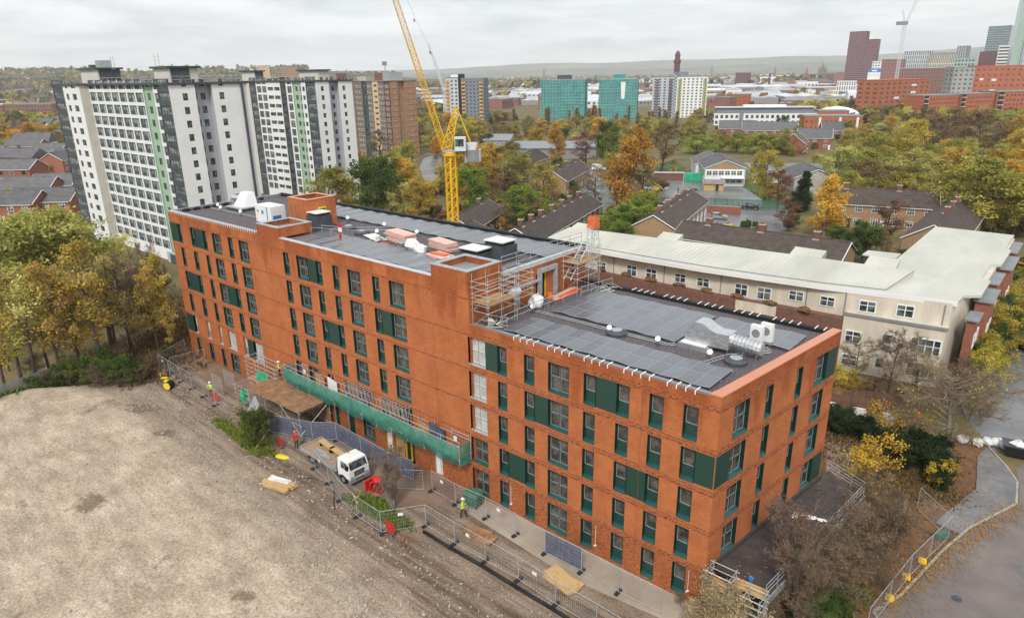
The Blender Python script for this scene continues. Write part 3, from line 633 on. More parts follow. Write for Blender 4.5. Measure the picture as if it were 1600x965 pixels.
m = MB(); m.box(-46.3, -.03, 18.38, -24.45, .5, 18.43, 'pale_coping'); m.box(-70.72, -.03, 18.38, -50.25, .45, 18.43, 'coping_grey'); m.box(-46.3, .02, 18.1, -24.45, .46, 18.375, 'coping_grey'); m.box(-70.7, .02, 18.1, -50.25, .42, 18.375, 'coping_grey'); m.build('coping', block)
m = MB(); m.box(-70.7, 15.15, 18.1, -20.4, 15.62, 18.5, 'black'); m.box(-70.72, .45, 18.1, -70.3, 15.15, 18.42, 'coping_grey'); m.box(-20.78, 3.95, 18.1, -20.36, 15.15, 18.44, 'pale_coping'); m.build('coping', block)
# coping brackets: white cross straps in fours
def strap(x, y0, y1, z): 
    s = MB(); s.box(x - .035, y0, z, x + .035, y1, z + .05, 'white_paint'); s.box(x - .035, y0 - .03 if y0 < 5 else y1, z - .22, x + .035, y0 if y0 < 5 else y1 + .03, z + .05, 'white_paint'); return s
sm = strap(0, -.05, .56, 0).mesh('coping_strap'); sm2 = strap(0, 14.95, 15.68, 0).mesh('coping_strap')
x = -15.9; i = 0
while x < -.9:
    if i % 5 != 4: ob('coping_strap', sm, block, (x, 0, 15.262))
    x += .62; i += 1
x = -15; i = 0
while x < 1.2:
    if i % 5 != 4: ob('coping_strap', sm2, block, (x, 0, 15.302))
    x += .62; i += 1
sm3 = strap(0, -.06, .5, 0).mesh('coping_strap')
for i in range(44): ob('coping_strap', sm3, block, (-70.3 + i * .455, 0, 18.432), 0, (.7, 1, 1))
# lift and stair core on the tall roof
core = thing('roof_core', 'square orange brick stair core standing on the tall roof beside the white cabin', 'roof structure', (0, 0, 0))
x0, x1, y0, y1, T = -57.0, -52.7, 8.2, 12.6, 22.0
def box_hollow(mb, x0, y0, x1, y1, z0, z1, t, mat, cap):
    for q in ((x0, y0, x1, y0 + t), (x0, y1 - t, x1, y1), (x0, y0 + t, x0 + t, y1 - t), (x1 - t, y0 + t, x1, y1 - t)): mb.box(q[0], q[1], z0, q[2], q[3], z1, mat)
    e = .05; t += .1
    for q in ((x0 - e, y0 - e, x1 + e, y0 + t), (x0 - e, y1 - t, x1 + e, y1 + e), (x0 - e, y0 + t, x0 + t, y1 - t), (x1 - t, y0 + t, x1 + e, y1 - t)): mb.box(q[0], q[1], z1, q[2], q[3], z1 + .07, cap)
CX, CY, CT = -50.6, 7.0, 21.1
brick('core_brick', OR1, OR2, (0.42, 0.17, 0.08), 30)
m = MB(); box_hollow(m, CX - 1.8, CY - 1.8, CX + 1.8, CY + 1.8, 18.1, CT, .3, 'core_brick', 'coping_orange'); m.box(CX - 1.5, CY - 1.5, 19.5, CX + 1.5, CY + 1.5, 20.3, 'black'); m.build('wall', core)
m = MB(); m.box(CX + 1.81, CY - .5, 18.2, CX + 1.85, CY + .5, 20.2, 'yellow_plastic'); m.box(CX + 1.855, CY - .38, 18.25, CX + 1.87, CY + .38, 20.05, 'green_frame'); m.build('door', core)
m = MB(); m.box(CX - .5, CY - 1.92, 18.1, CX - .42, CY - 1.82, 20.6, 'timber'); m.box(CX - .1, CY - 1.92, 18.1, CX - .02, CY - 1.82, 20.6, 'timber'); m.build('ladder_rail', core)

# ================================================================ things on the roofs
pm('cell', (0.128, 0.139, 0.158), .26, .10, .8, spec=1.0, rand=.06)
pm('panel_frame', (0.36, 0.38, 0.40), .5, .08, 2)
def solar_mesh(w, l, t):
    m = MB(); h = w * math.tan(R(t)); a = .02
    m.hexa([(.01, 0, .0), (w - .01, 0, h), (w - .01, l - .02, h), (.01, l - .02, 0), (.01, 0, .04), (w - .01, 0, h + .04), (w - .01, l - .02, h + .04), (.01, l - .02, .04)], 'panel_frame')
    k = lambda x: h * x / w + .043
    m.poly([(.03, .02, k(.03)), (w - .03, .02, k(w - .03)), (w - .03, l - .04, k(w - .03)), (.03, l - .04, k(.03))], 'cell')
    return m
SOL = {}
def solar(label, x0, y0, nx, ny, w, l, z):
    t = thing('solar_array', label, 'solar panels', (x0, y0, z))
    for s in (1, -1):
        if (w, l, s) not in SOL:
            mb = solar_mesh(w, l, 4)
            if s < 0: mb.v = [(w - a, b, c) for a, b, c in mb.v]; mb.f = [q[::-1] for q in mb.f]
            SOL[(w, l, s)] = mb.mesh('solar_panel')
    for i in range(nx):
        for j in range(ny): ob('panel', SOL[(w, l, 1 if i % 2 == 0 else -1)], t, (i * w, j * l, .12))
    m = MB()
    for j in range(ny + 1): m.box(0, j * l - .03, .0, nx * w, j * l + .03, .06, 'galv')
    m.build('rail', t); m = MB()
    m.box(0, -.05, .02, nx * w, -.02, .10, 'dark_grey'); m.build('wind_plate', t)
    return t
solar('solar array along the front edge of the lower roof', -17.7, .95, 15, 2, 1.1, 1.72, 15.02)
solar('large four deep solar array along the back half of the lower roof', -17.5, 6.6, 10, 4, 1.1, 1.72, 15.02)
solar('small solar array behind the silver ducts near the orange coping', -6.2, 10.1, 6, 2, 1.1, 1.72, 15.02)
solar('solar array along the front edge of the tall roof', -46.0, .95, 19, 2, 1.08, 2.1, 18.12)
solar('longest solar array along the back edge of the tall roof', -58.0, 10.6, 34, 2, 1.08, 2.1, 18.12)
# ---- lower roof
t = thing('ventilation_unit', 'silver foil wrapped duct and fan unit on the lower roof', 'ventilation unit', (-5.0, 7.3, 15.0))
m = MB(); m.box(-1.1, -1.0, 0, 1.1, .9, .35, 'coping_grey'); m.box(-.95, -.9, .35, .9, .8, .42, 'white_wall'); m.build('base', t)
m = MB()
pr = [(-.9, .4), (-.6, 1.5), (-.1, 1.95), (.5, 1.9), (1.0, 1.6), (1.5, 1.45), (2.4, 1.5), (2.4, .45), (1.3, .4), (.6, .45)]
k = len(m.v); m.v = [(x, -.55, z) for x, z in pr] + [(x, .75, z) for x, z in pr]; n = len(pr)
m.mi('foil'); m.f = [tuple(range(n - 1, -1, -1)), tuple(range(n, 2 * n))] + [(a, (a + 1) % n, n + (a + 1) % n, n + a) for a in range(n)]; m.f = [q[::-1] for q in m.f]; m.m = [0] * len(m.f); m.build('duct_cowl', t)
m = MB()
for i in range(8): m.tube((2.4 + i * .26, .1, .95 - i * .02), (2.4 + i * .26 + .22, .1, .95 - i * .02), .5, 'foil', 12); m.tube((2.62 + i * .26, .1, .95 - i * .02), (2.66 + i * .26, .1, .95 - i * .02), .44, 'galv', 12)
m.build('ribbed_duct', t)
m = MB()
for x in (1.2, 2.3, 3.4, 4.3):
    for y in (-.5, .7): m.tube((x, y, 0), (x, y, .5), .03, 'steel')
    m.tube((x, -.5, .45), (x, .7, .45), .03, 'steel')
m.build('leg', t)
for i, (x, y) in enumerate(((-1.75, 9.5), (-1.35, 10.3))):
    t = thing('condenser', ('nearer', 'farther')[i] + ' of the two upright white condenser boxes beside the silver duct', 'condenser', (x, y, 15.0), -.1)
    m = MB(); m.box(-.42, -.2, .35, .42, .2, 1.65, 'white_paint'); m.build('casing', t)
    m = MB(); m.lathe([(.30, 0), (.30, .02)], 'mid_grey', 16); mm = m.mesh('fan_grille'); o = ob('fan_grille', mm, t, (0, -.2, 1.1)); o.rotation_euler = (R(90), 0, 0)
    m = MB(); m.box(-.4, -.16, 0, -.3, .16, .35, 'steel'); m.box(.3, -.16, 0, .4, .16, .35, 'steel'); m.build('foot', t)
def disc(label, x, y, z):
    t = thing('vent_cowl', label, 'roof vent', (x, y, z))
    m = MB(); m.lathe([(.75, 0), (.8, .25), (.62, .34), (.3, .38)], 'dark_grey', 16); m.build('base', t)
    m = MB(); m.lathe([(.42, 0), (.42, .05), (.1, .14)], 'galv', 12, (0, 0, .38)); m.build('cap', t)
disc('round black vent with pale cap in front of the silver duct', -1.7, 6.0, 15.0)
disc('round black vent between the two arrays of the lower roof', -10.7, 5.6, 15.0)
disc('round black vent by the red extinguisher stand on the tall roof', -42.0, 6.9, 18.1)
disc('round black vent nearest the orange core on the tall roof', -45.2, 7.6, 18.1)
disc('round black vent beside the pale sheets on the tall roof', -39.0, 7.7, 18.1)
disc('round black vent in front of the pink insulation stack', -34.6, 5.9, 18.1)
def puck(x, y, z, i, grp, label):
    t = thing('roof_marker', label, 'roof marker', (x, y, z), 0, grp)
    m = MB(); m.lathe([(.14, 0), (.14, .06), (.04, .08), (.04, .45)], 'dark_grey', 8); m.build('post', t)
    m = MB(); m.lathe([(.2, -.02), (.2, .02)], 'white_paint', 12); o = m.build('disc', t, (0, 0, .6)); o.rotation_euler = (R(70), 0, .6)
    return t
rank_labels([puck(x, y, 15.0, i, 'white discs on short posts on the lower roof', 'small white disc on a short post on the lower roof') for i, (x, y) in enumerate(((-11.1, 5.2), (-7.2, 5.4), (-3.3, 5.4), (-18.6, 5.5)))])
rank_labels([puck(x, y, 18.1, i, 'white discs on short posts on the tall roof', 'small white disc on a short post on the tall roof') for i, (x, y) in enumerate(((-66, 4.3), (-61.5, 4.4), (-48, 9.6), (-42, 9.8), (-36.5, 9.4), (-36, 6.8), (-40, 7.2), (-68, 5)))])
def tray(label, pts, z):
    t = thing('cable_tray', label, 'cable tray')
    m = MB()
    for a, b in zip(pts, pts[1:]):
        a, b = Vector((*a, z + .12)), Vector((*b, z + .12)); d = (b - a).normalized(); n = Vector((-d.y, d.x, 0)) * .16
        m.tube(a + n, b + n, .03, 'galv'); m.tube(a - n, b - n, .03, 'galv'); l = (b - a).length; q = 0
        while q < l: m.tube(a + d * q + n, a + d * q - n, .015, 'galv', 3); q += .35
    m.build('tray_rail', t)
tray('galvanised cable tray running along the middle of the lower roof', [(-18.5, 5.9), (-6.6, 5.95), (-6.3, 6.4)], 15.0)
tray('galvanised cable tray bending past the round vent by the silver duct', [(-3.2, 4.6), (-2.6, 6.6), (-.6, 9.0), (-1.2, 9.7)], 15.0)
tray('galvanised cable tray across the stony end of the tall roof', [(-69, 4.6), (-58, 4.9), (-51.5, 4.6)], 18.1)
def railrun(label, pts, z, h=1.0, rails=(.5, 1.0), step=2.2, name='guard_rail', r=.026, mat='galv'):
    t = thing(name, label, 'guard rail'); a0 = MB(); b0 = MB()
    for a, b in zip(pts, pts[1:]):
        za, zb = (a[2], b[2]) if len(a) > 2 else (z, z)
        a, b = Vector((a[0], a[1], za)), Vector((b[0], b[1], zb)); l = (b - a).length; k = max(1, round(l / step))
        for e in rails: a0.tube(a + Vector((0, 0, e)), b + Vector((0, 0, e)), r, mat)
        for i in range(k + 1): p = a.lerp(b, i / k); b0 = MB(); b0.tube(p, p + Vector((0, 0, h)), r, mat); b0.build('post', t)
    a0.build('rail', t); return t
railrun('low pale guard rail across the tall roof behind the red extinguisher stand', [(-46.1, 4.9), (-43, 5.8), (-38.5, 9.4)], 18.1, .8, (.78,), 3)
railrun('low pale guard rail beside the square box of the roof hatch', [(-46.1, 3.6), (-41.5, 5.3), (-39, 7.5)], 18.1, .8, (.78,), 3)
# white cabin, ducts, hatch box on the tall roof
t = thing('site_cabin', 'white cabin with blue corner stripe standing on the tall roof', 'cabin', (-55.2, 4.6, 18.1))
m = MB(); m.box(-1.6, -.9, .1, 1.6, .9, 2.0, 'white_paint'); m.build('body', t)
m = MB(); m.box(.75, -.92, .15, .9, -.901, 1.95, 'blue_plastic'); m.build('stripe', t)
m = MB(); m.box(1.601, -.7, .5, 1.62, .3, 1.0, 'blue_plastic'); m.build('panel', t)
m = MB(); m.box(-.3, -.93, 1.1, .1, -.901, 1.5, 'mid_grey'); m.box(-1.2, -.93, 1.25, -.9, -.901, 1.45, 'mid_grey'); m.build('vent', t)
t = thing('ventilation_unit', 'white hooded duct on a dark flat base at the far end of the tall roof', 'ventilation unit', (-65.3, 7.2, 18.1))
m = MB(); m.box(-1.7, -1.6, 0, 1.7, 1.5, .35, 'dark_grey'); m.box(-1.8, -1.7, .35, 1.8, 1.6, .45, 'galv'); m.build('base', t)
m = MB(); m.hexa([(-1.1, -1.0, .45), (1.1, -1.0, .45), (1.1, 1.0, .45), (-1.1, 1.0, .45), (-1.1, .2, 2.0), (.6, .2, 2.0), (.6, 1.0, 2.0), (-1.1, 1.0, 2.0)], 'white_wall'); m.build('hood', t)
m = MB(); m.tube((-1.2, .6, 1.1), (-3.3, .3, 1.0), .42, 'foil', 10); m.tube((-3.3, .3, 1.0), (-3.3, .3, 0), .42, 'foil', 10); m.build('duct', t)
t = thing('plant_box', 'white plant box with pipes at the far left end of the tall roof', 'plant box', (-68.6, 9.2, 18.1))
m = MB(); m.box(-.8, -.8, 0, .8, .8, 1.0, 'white_wall'); m.build('casing', t); m = MB(); m.path([(.8, 0, .6), (1.8, -.6, .6), (2.2, -1.6, .3)], .12, 'foil', 6); m.build('pipe', t)
BB = []
for i in range(9):
    t = thing('ballast_bag', 'dark ballast bag in the row along the tall roof end', 'ballast bag', (-70.0 + .05 * (i % 3), 2.0 + i * 1.25, 18.1), .1 * i, 'dark ballast bags along the far roof end')
    m = MB(); m.blob((0, 0, .16), (.32, .55, .22), 'black', i, .15, 8, 5); m.build('sack', t); BB.append(t)
rank_labels(BB)
t = thing('smoke_vent', 'black brick box with pale lid in front of the orange core', 'roof hatch', (-48.0, 6.0, 18.1))
m = MB(); m.box(-.95, -.95, 0, .95, .95, 1.5, 'dark_grey'); m.box(-2.4, -1.0, 0, -.96, .9, .6, 'dark_grey'); m.build('upstand', t)
m = MB(); m.box(-.8, -.8, 1.5, .8, .8, 1.75, 'black'); m.box(-.9, -.9, 1.75, .9, .9, 1.85, 'bag_white'); m.build('lid', t)
for i, (x, y, h) in enumerate(((-25.4, 6.1, 1.2), (-24.2, 8.0, 1.7))):
    t = thing('smoke_vent', ('lower', 'taller')[i] + ' of the two black roof hatches with pale lids by the stair head', 'roof hatch', (x, y, 18.1))
    m = MB(); m.box(-1.15, -.95, 0, 1.15, .95, h - .3, 'dark_grey'); m.build('upstand', t)
    m = MB(); m.box(-1.0, -.8, h - .3, 1.0, .8, h, 'black'); m.box(-1.1, -.9, h, 1.1, .9, h + .1, 'bag_white'); m.build('lid', t)
# extinguisher stand
t = thing('fire_point', 'red and white fire extinguisher stand on the tall roof', 'fire point', (-42.0, 4.3, 18.1))
m = MB(); m.tube((0, 0, 0), (0, 0, 1.3), .05, 'red_plastic', 6); m.box(-.3, -.25, 0, .3, .25, .12, 'red_plastic'); m.build('stand', t)
m = MB(); m.box(-.28, -.07, .75, .28, -.03, 1.15, 'white_paint'); m.box(-.28, -.07, 1.2, .28, -.03, 1.6, 'red_plastic'); m.build('sign', t)
m = MB(); m.lathe([(.09, 0), (.1, .1), (.1, .5), (.03, .58), (.03, .68)], 'red_plastic', 8, (.18, -.3, .0)); m.build('extinguisher', t)
# insulation stacks and rubble sacks
def stack(label, x, y, rz, n, w, l, skew=0, sheet=False):
    t = thing('insulation_stack', label, 'insulation stack', (x, y, 18.1), rz); g = random.Random(n + int(x))
    for i in range(n):
        m = MB(); m.obox((g.uniform(-.09, .09) + skew * i, g.uniform(-.04, .04), .1 + i * .17), (w * g.uniform(.94, 1.02), l * g.uniform(.95, 1.03), .125), 'insul_pink', g.uniform(-.02, .02)); m.build('insulation_board', t)
    m = MB(); m.box(-w * .4, -l * .4, 0, -w * .3, l * .4, .1, 'timber'); m.box(w * .3, -l * .4, 0, w * .4, l * .4, .1, 'timber'); m.build('bearer', t)
    if sheet: m = MB(); m.obox((0, 0, .115 + n * .17), (w * .7, l * .5, .02), 'hivis_orange', .2); m.build('sheet', t)
stack('taller pink insulation stack on the tall roof, nearer the orange core', -36.0, 6.9, -.2, 6, 3.6, 1.3)
stack('second pink insulation stack on the tall roof, towards the stair head', -30.6, 7.3, -.2, 5, 3.2, 1.2)
stack('low untidy pink insulation pile topped with an orange sheet on the tall roof', -28.6, 4.9, -.15, 2, 2.6, 1.4, .05, True)
stack('single layer of pink insulation boards lying by the hatches on the tall roof', -26.6, 5.0, .4, 2, 1.5, 1.0)
def sack(label, x, y, z, s=1.0, seed=0):
    t = thing('rubble_sack', label, 'sack', (x, y, z), seed); m = MB(); m.blob((0, 0, .36 * s), (.52 * s, .46 * s, .4 * s), 'bag_white', seed, .2, 9, 6); m.build('bag', t)
    m = MB(); m.tube((.15 * s, 0, .6 * s), (.42 * s, .15 * s, .72 * s), .04, 'bag_white'); m.build('handle', t)
sack('large white rubble sack between the two pink insulation stacks', -32.6, 5.4, 18.1, 1.5, 3)
sack('white rubble sack leaning on the first of two sacks by the stacks', -31.3, 5.2, 18.1, 1.1, 4)
sack('white rubble sack at the left end of the taller insulation stack', -38.3, 5.7, 18.1, 1.0, 5)
sack('crumpled white sack beside the lower roof hatch', -27.0, 6.4, 18.1, 1.0, 6)
sack('pair of torn white sack remnants behind the second insulation stack', -27.6, 7.4, 18.1, .8, 7)
def boards(label, x, y, z, rz, n, w, l, mat, name='sheet_pile'):
    t = thing(name, label, 'sheets', (x, y, z), rz); g = random.Random(int(x * 7))
    for i in range(n):
        m = MB(); m.obox((g.uniform(-.3, .3), g.uniform(-.25, .25), .03 + i * .05), (w, l, .04), mat, g.uniform(-.15, .15)); m.build('board', t)
boards('flat pile of pale insulation sheets lying by the round vent on the tall roof', -39.6, 6.6, 18.1, -.3, 4, 2.6, 1.2, 'bag_white')
boards('dark boards left lying at the edge of the front array near the sacks', -33.6, 4.3 + 1.2, 18.1, -.2, 3, 1.6, .8, 'dark_grey')
boards('dark membrane offcuts lying where the front array stops by the core', -39.4, 5.45, 18.1, .1, 2, 1.8, .5, 'dark_grey')
boards('red sheet folded on the gravel in front of the taller insulation stack', -36.9, 5.6, 18.1, .2, 2, 1.2, .5, 'red_plastic')
# ---- scaffolds at the step between the roofs
pm('scaffold_tube', (0.55, 0.55, 0.53), .45, .2, 5, metal=.5)
def scaffold(label, x0, y0, x1, y1, z0, lifts, top=1.1, boards=(), step=2.0, brace=True, name='scaffold', grp=None):
    t = thing(name, label, 'scaffold', (x0, y0, z0), 0, grp); X, Y = x1 - x0, y1 - y0; Z = lifts[-1] + top
    nx, ny = max(1, round(X / step)), max(1, round(Y / step)); m = MB()
    for i in range(nx + 1):
        for j in range(ny + 1):
            if 0 < i < nx and 0 < j < ny: continue
            m = MB(); m.tube((X*i/nx, Y*j/ny, 0), (X*i/nx, Y*j/ny, Z), .03, 'scaffold_tube'); m.build('standard', t)
    m = MB()
    for h in [*lifts, *[l + .5 for l in lifts], *[l + 1.0 for l in lifts]]:
        for y in (0, Y): m.tube((-.2, y, h), (X + .2, y, h), .026, 'scaffold_tube')
        for x in (0, X): m.tube((x, -.2, h + .03), (x, Y + .2, h + .03), .026, 'scaffold_tube')
    m.build('ledger', t)
    if brace:
        m = MB()
        for a, b in zip([0, *lifts], lifts): m.tube((0, -.04, a), (X, -.04, b), .024, 'scaffold_tube'); m.tube((X + .04, 0, b), (X + .04, Y, a), .024, 'scaffold_tube')
        m.build('brace', t)
    for h in boards:
        n = max(1, int(Y / .25))
        for i in range(n): q = MB(); q.box(-.1, i * .25, h + .04, X + .1, i * .25 + .225, h + .08, 'timber'); q.build('board', t)
    return t
scaffold('tube scaffold tower against the stair head where the roof steps down', -20.3, .3, -18.7, 3.4, 15.02, (1.3, 2.6), 1.6, (1.9,), 1.7)
scaffold('narrow tube scaffold beside the white drum under the stair head wall', -20.3, 3.9, -18.9, 5.8, 15.02, (1.5, 2.8), 1.0, (), 1.6)
scaffold('tall tube scaffold stair at the back of the step between the roofs', -20.0, 11.6, -18.5, 15.0, 15.02, (1.4, 2.8), 1.6, (2.7,), 1.8)
t = thing('scaffold_stair', 'grey steel stair flight leaning inside the scaffold at the back roof edge', 'stair', (-19.8, 11.2, 15.1))
m = MB()
for x in (0, .7): m.tube((x, .2, 1.2), (x, 3.2, 4.2), .06, 'galv')
m.build('stringer', t)
for i in range(9): m = MB(); m.box(.03, .3 + i * .33, 1.35 + i * .33, .67, .55 + i * .33, 1.38 + i * .33, 'galv'); m.build('tread', t)
t = thing('hoist_mast', 'slim lattice hoist mast with orange netting round its top, behind the roof step', 'hoist', (-20.1, 16.3, 0))
m = MB(); H = 20.9
for x in (-.35, .35):
    for y in (-.35, .35): m.tube((x, y, 0), (x, y, H), .035, 'scaffold_tube')
m.build('mast_leg', t); m = MB(); z = 0; s = 1
while z < H - .7:
    for a, b in (((-.35, -.35), (.35, -.35)), ((.35, -.35), (.35, .35)), ((.35, .35), (-.35, .35)), ((-.35, .35), (-.35, -.35))):
        p, q = (a, b) if s > 0 else (b, a); m.tube((*p, z), (*q, z + .7), .02, 'scaffold_tube', 3); m.tube((*a, z), (*b, z), .02, 'scaffold_tube', 3)
    z += .7; s = -s
m.build('lattice', t); m = MB()
pm('orange_net', (0.75, 0.16, 0.05), .8, .25, 3, alpha=.75)
for a, b in (((-.4, -.4), (.4, -.4)), ((.4, -.4), (.4, .4)), ((.4, .4), (-.4, .4)), ((-.4, .4), (-.4, -.4))):
    m.poly([(a[0]*1.15, a[1]*1.15, H - .9), (b[0]*1.15, b[1]*1.15, H - .9), (b[0]*.8, b[1]*.8, H + .2), (a[0]*.8, a[1]*.8, H + .2)], 'orange_net')
m.build('netting', t)
railrun('tube guard rail along the step edge of the tall roof', [(-20.55, 4.0), (-20.55, 15.1)], 18.45, 1.3, (.45, .9, 1.25), 1.8)
railrun('tube guard rail standing on the lower roof in front of the step wall', [(-18.3, 1.2), (-18.4, 5.4), (-18.1, 11.0)], 15.02, 1.0, (.5, .95), 1.7)
railrun('tube guard rail in the back corner of the lower roof', [(-17.8, 11.2), (-17.2, 15.2)], 15.02, 1.0, (.5, .95), 1.5)
t = thing('insulation_roll', 'white foil drum lying in the scaffold by the step wall', 'roll', (-19.7, 4.7, 16.4), .2)
m = MB(); m.tube((-.1, -.5, .35), (.0, .5, .35), .32, 'bag_white', 12); m.build('roll', t)
sack('white rubble sack on the lower roof in front of the yellow framed door', -19.3, 6.9, 15.0, 1.5, 8)
sack('small white rubble sack among scaffold tubes at the front of the step wall', -19.4, 1.4, 15.0, .7, 9)
t = thing('fire_point', 'orange and red extinguisher stand by the yellow framed roof door', 'fire point', (-19.0, 8.4, 15.0))
m = MB(); m.tube((0, 0, 0), (0, 0, .9), .05, 'hivis_orange', 6); m.box(-.25, -.2, 0, .25, .2, .1, 'dark_grey'); m.build('stand', t); m = MB(); m.box(-.25, -.04, .5, .25, 0, 1.0, 'hivis_orange'); m.build('sign', t)
t = thing('plank_pile', 'long pile of salmon pink planks lying on the lower roof along the step wall', 'planks', (-19.2, 11.0, 15.0), .08)
for i in range(7): m = MB(); m.obox((-.4 + .2 * (i % 4), .05 * i, .05 + .12 * (i // 4)), (.18, 4.2 - .2 * i, .1), 'insul_pink' if i % 3 else 'hivis_orange', .02 * (i % 3 - 1)); m.build('plank', t)
t = thing('tube_pile', 'loose heap of scaffold tubes and fittings at the front of the lower roof', 'scaffold tubes', (-19.2, 1.5, 15.0))
g = random.Random(3)
for i in range(22):
    a = g.uniform(0, 3.1); l = g.uniform(.6, 1.6); x, y, z = g.uniform(-1, .9), g.uniform(-.8, .8), g.uniform(.05, .35)
    m = MB(); m.tube((x - l/2*math.cos(a), y - l/2*math.sin(a), z), (x + l/2*math.cos(a), y + l/2*math.sin(a), z + g.uniform(-.1, .25)), .03, 'scaffold_tube'); m.build('tube', t)
t = thing('tube_pile', 'loose scaffold tubes lying at the back corner where the roofs meet', 'scaffold tubes', (-17.2, 14.2, 15.0))
for i in range(16):
    a = g.uniform(0, 3.1); l = g.uniform(.6, 1.8); x, y, z = g.uniform(-.9, .9), g.uniform(-.8, .8), g.uniform(.05, .45)
    m = MB(); m.tube((x - l/2*math.cos(a), y - l/2*math.sin(a), z), (x + l/2*math.cos(a), y + l/2*math.sin(a), z + g.uniform(-.1, .25)), .03, 'scaffold_tube'); m.build('tube', t)

# ================================================================ the building site in front
# ---- people: one skinned body, clothes by region, helmet as a child
def person(label, loc, rz, vest='hivis', pose='stand', helmet='white_paint', legs='dark_cloth', s=1.0, arm=(.25, .2), step=.0):
    P = {}; E = []; RD = {}
    def J(n, p, r, par=None): P[n] = Vector(p); RD[n] = r; (E.append((par, n)) if par else None)
    J('pelvis', (0, 0, .95), .15); J('waist', (0, 0, 1.12), .14, 'pelvis'); J('chest', (0, .01, 1.34), .165, 'waist'); J('neck', (0, 0, 1.50), .065, 'chest')
    J('jaw', (0, -.015, 1.585), .075, 'neck'); J('head', (0, -.005, 1.68), .10, 'jaw'); J('crown', (0, .0, 1.755), .075, 'head'); J('nose', (0, -.115, 1.655), .016, 'head')
    for e, x in (('earl', -.095), ('earr', .095)): J(e, (x, .005, 1.66), .018, 'head')
    for sd, x in (('l', -1), ('r', 1)):
        st = step * x
        J('hip' + sd, (.10 * x, 0, .90), .10, 'pelvis'); J('knee' + sd, (.11 * x, -.04 - st * .9, .50), .068, 'hip' + sd); J('ankle' + sd, (.12 * x, .02 - st * 1.3, .09), .045, 'knee' + sd); J('toe' + sd, (.13 * x, -.17 - st * 1.3, .045), .04, 'ankle' + sd)
        a, b = arm
        J('sho' + sd, (.19 * x, 0, 1.43), .072, 'chest'); J('elb' + sd, (.26 * x, -.02 - b * .3, 1.15), .05, 'sho' + sd); wz = .92 + a * .6
        J('wri' + sd, (.25 * x, -.08 - b, wz), .036, 'elb' + sd); h = Vector((0, -.25 - b, -.8 + a)).normalized()
        w = P['wri' + sd]; J('palm' + sd, w + h * .085, .032, 'wri' + sd)
        for i in range(4):
            o = Vector((0, (i - 1.5) * .019, 0)); l = (.075, .085, .08, .062)[i]
            J('fa%d' % i + sd, w + h * .125 + o, .0095, 'palm' + sd); J('fb%d' % i + sd, w + h * (.125 + l * .6) + o + Vector((-.012 * x, -.004, 0)), .009, 'fa%d' % i + sd); J('fc%d' % i + sd, w + h * (.125 + l) + o + Vector((-.03 * x, -.008, 0)), .008, 'fb%d' % i + sd)
        J('th0' + sd, w + h * .06 + Vector((-.01 * x, -.04, 0)), .012, 'wri' + sd); J('th1' + sd, w + h * .105 + Vector((-.022 * x, -.055, 0)), .010, 'th0' + sd)
    names = list(P); me = bpy.data.meshes.new('person'); me.from_pydata([tuple(P[n]) for n in names], [(names.index(a), names.index(b)) for a, b in E], [])
    o = bpy.data.objects.new('person', me); COL.objects.link(o); o.modifiers.new('skin', 'SKIN'); sv = me.skin_vertices[0].data
    for i, n in enumerate(names): sv[i].radius = (RD[n], RD[n] * (.72 if n in ('chest', 'waist', 'pelvis') else 1)); sv[i].use_root = n == 'pelvis'
    sb = o.modifiers.new('sub', 'SUBSURF'); sb.levels = 1; sb.render_levels = 1
    dg = bpy.context.evaluated_depsgraph_get(); nm = bpy.data.meshes.new_from_object(o.evaluated_get(dg)); bpy.data.objects.remove(o)
    for q in (vest, legs, 'skin', 'rubber'): nm.materials.append(MATS[q])
    for p in nm.polygons:
        c = p.center; out = abs(c.x) > .2
        hand = any((c - P['palm' + k]).length < .11 for k in 'lr')
        p.material_index = 2 if c.z > 1.52 or hand else (3 if c.z < .10 else (1 if c.z < .90 and not (out and c.z > .85) else 0)); p.use_smooth = True
    t = ob('person', nm, None, loc, rz, (s, s, s), label=label, cat='person')
    m = MB(); m.lathe([(.135, 0), (.125, .03), (.118, .06), (.09, .115), (.03, .14)], helmet, 12, (0, .0, 1.715)); m.box(-.08, -.19, 1.715, .08, -.1, 1.73, helmet); m.build('helmet', t)
    m = MB(); 
    if vest.startswith('hivis'): m.lathe([(.19, 0), (.19, .04)], 'galv', 14); b = m.build('reflective_band', t, (0, 0, 1.10)); b.scale = (1, .8, 1)
    return t
person('person in yellow hi-vis jacket walking along the track between the mesh fences', (-19.0, -2.95, .01), 2.0, step=.16, arm=(.3, .1))
person('person in yellow hi-vis vest and white helmet standing on the brown boarded canopy', (-48.3, -.75, 3.14), 2.4)
person('person in yellow hi-vis vest behind the mesh fence by the scaffold steps', (-56.0, -4.9, .01), .4, arm=(.5, .3))
person('person in yellow hi-vis vest and white helmet on the far edge of the tall roof', (-60.3, 12.8, 18.1), 2.8)
person('person in black with yellow chest straps on the far edge of the tall roof', (-56.9, 13.2, 18.1), 2.6, vest='dark_cloth', helmet='black')
person('person in orange helmet and red top standing behind the flatbed lorry', (-38.9, -5.2, .01), .4, vest='red_plastic', helmet='hivis_orange')

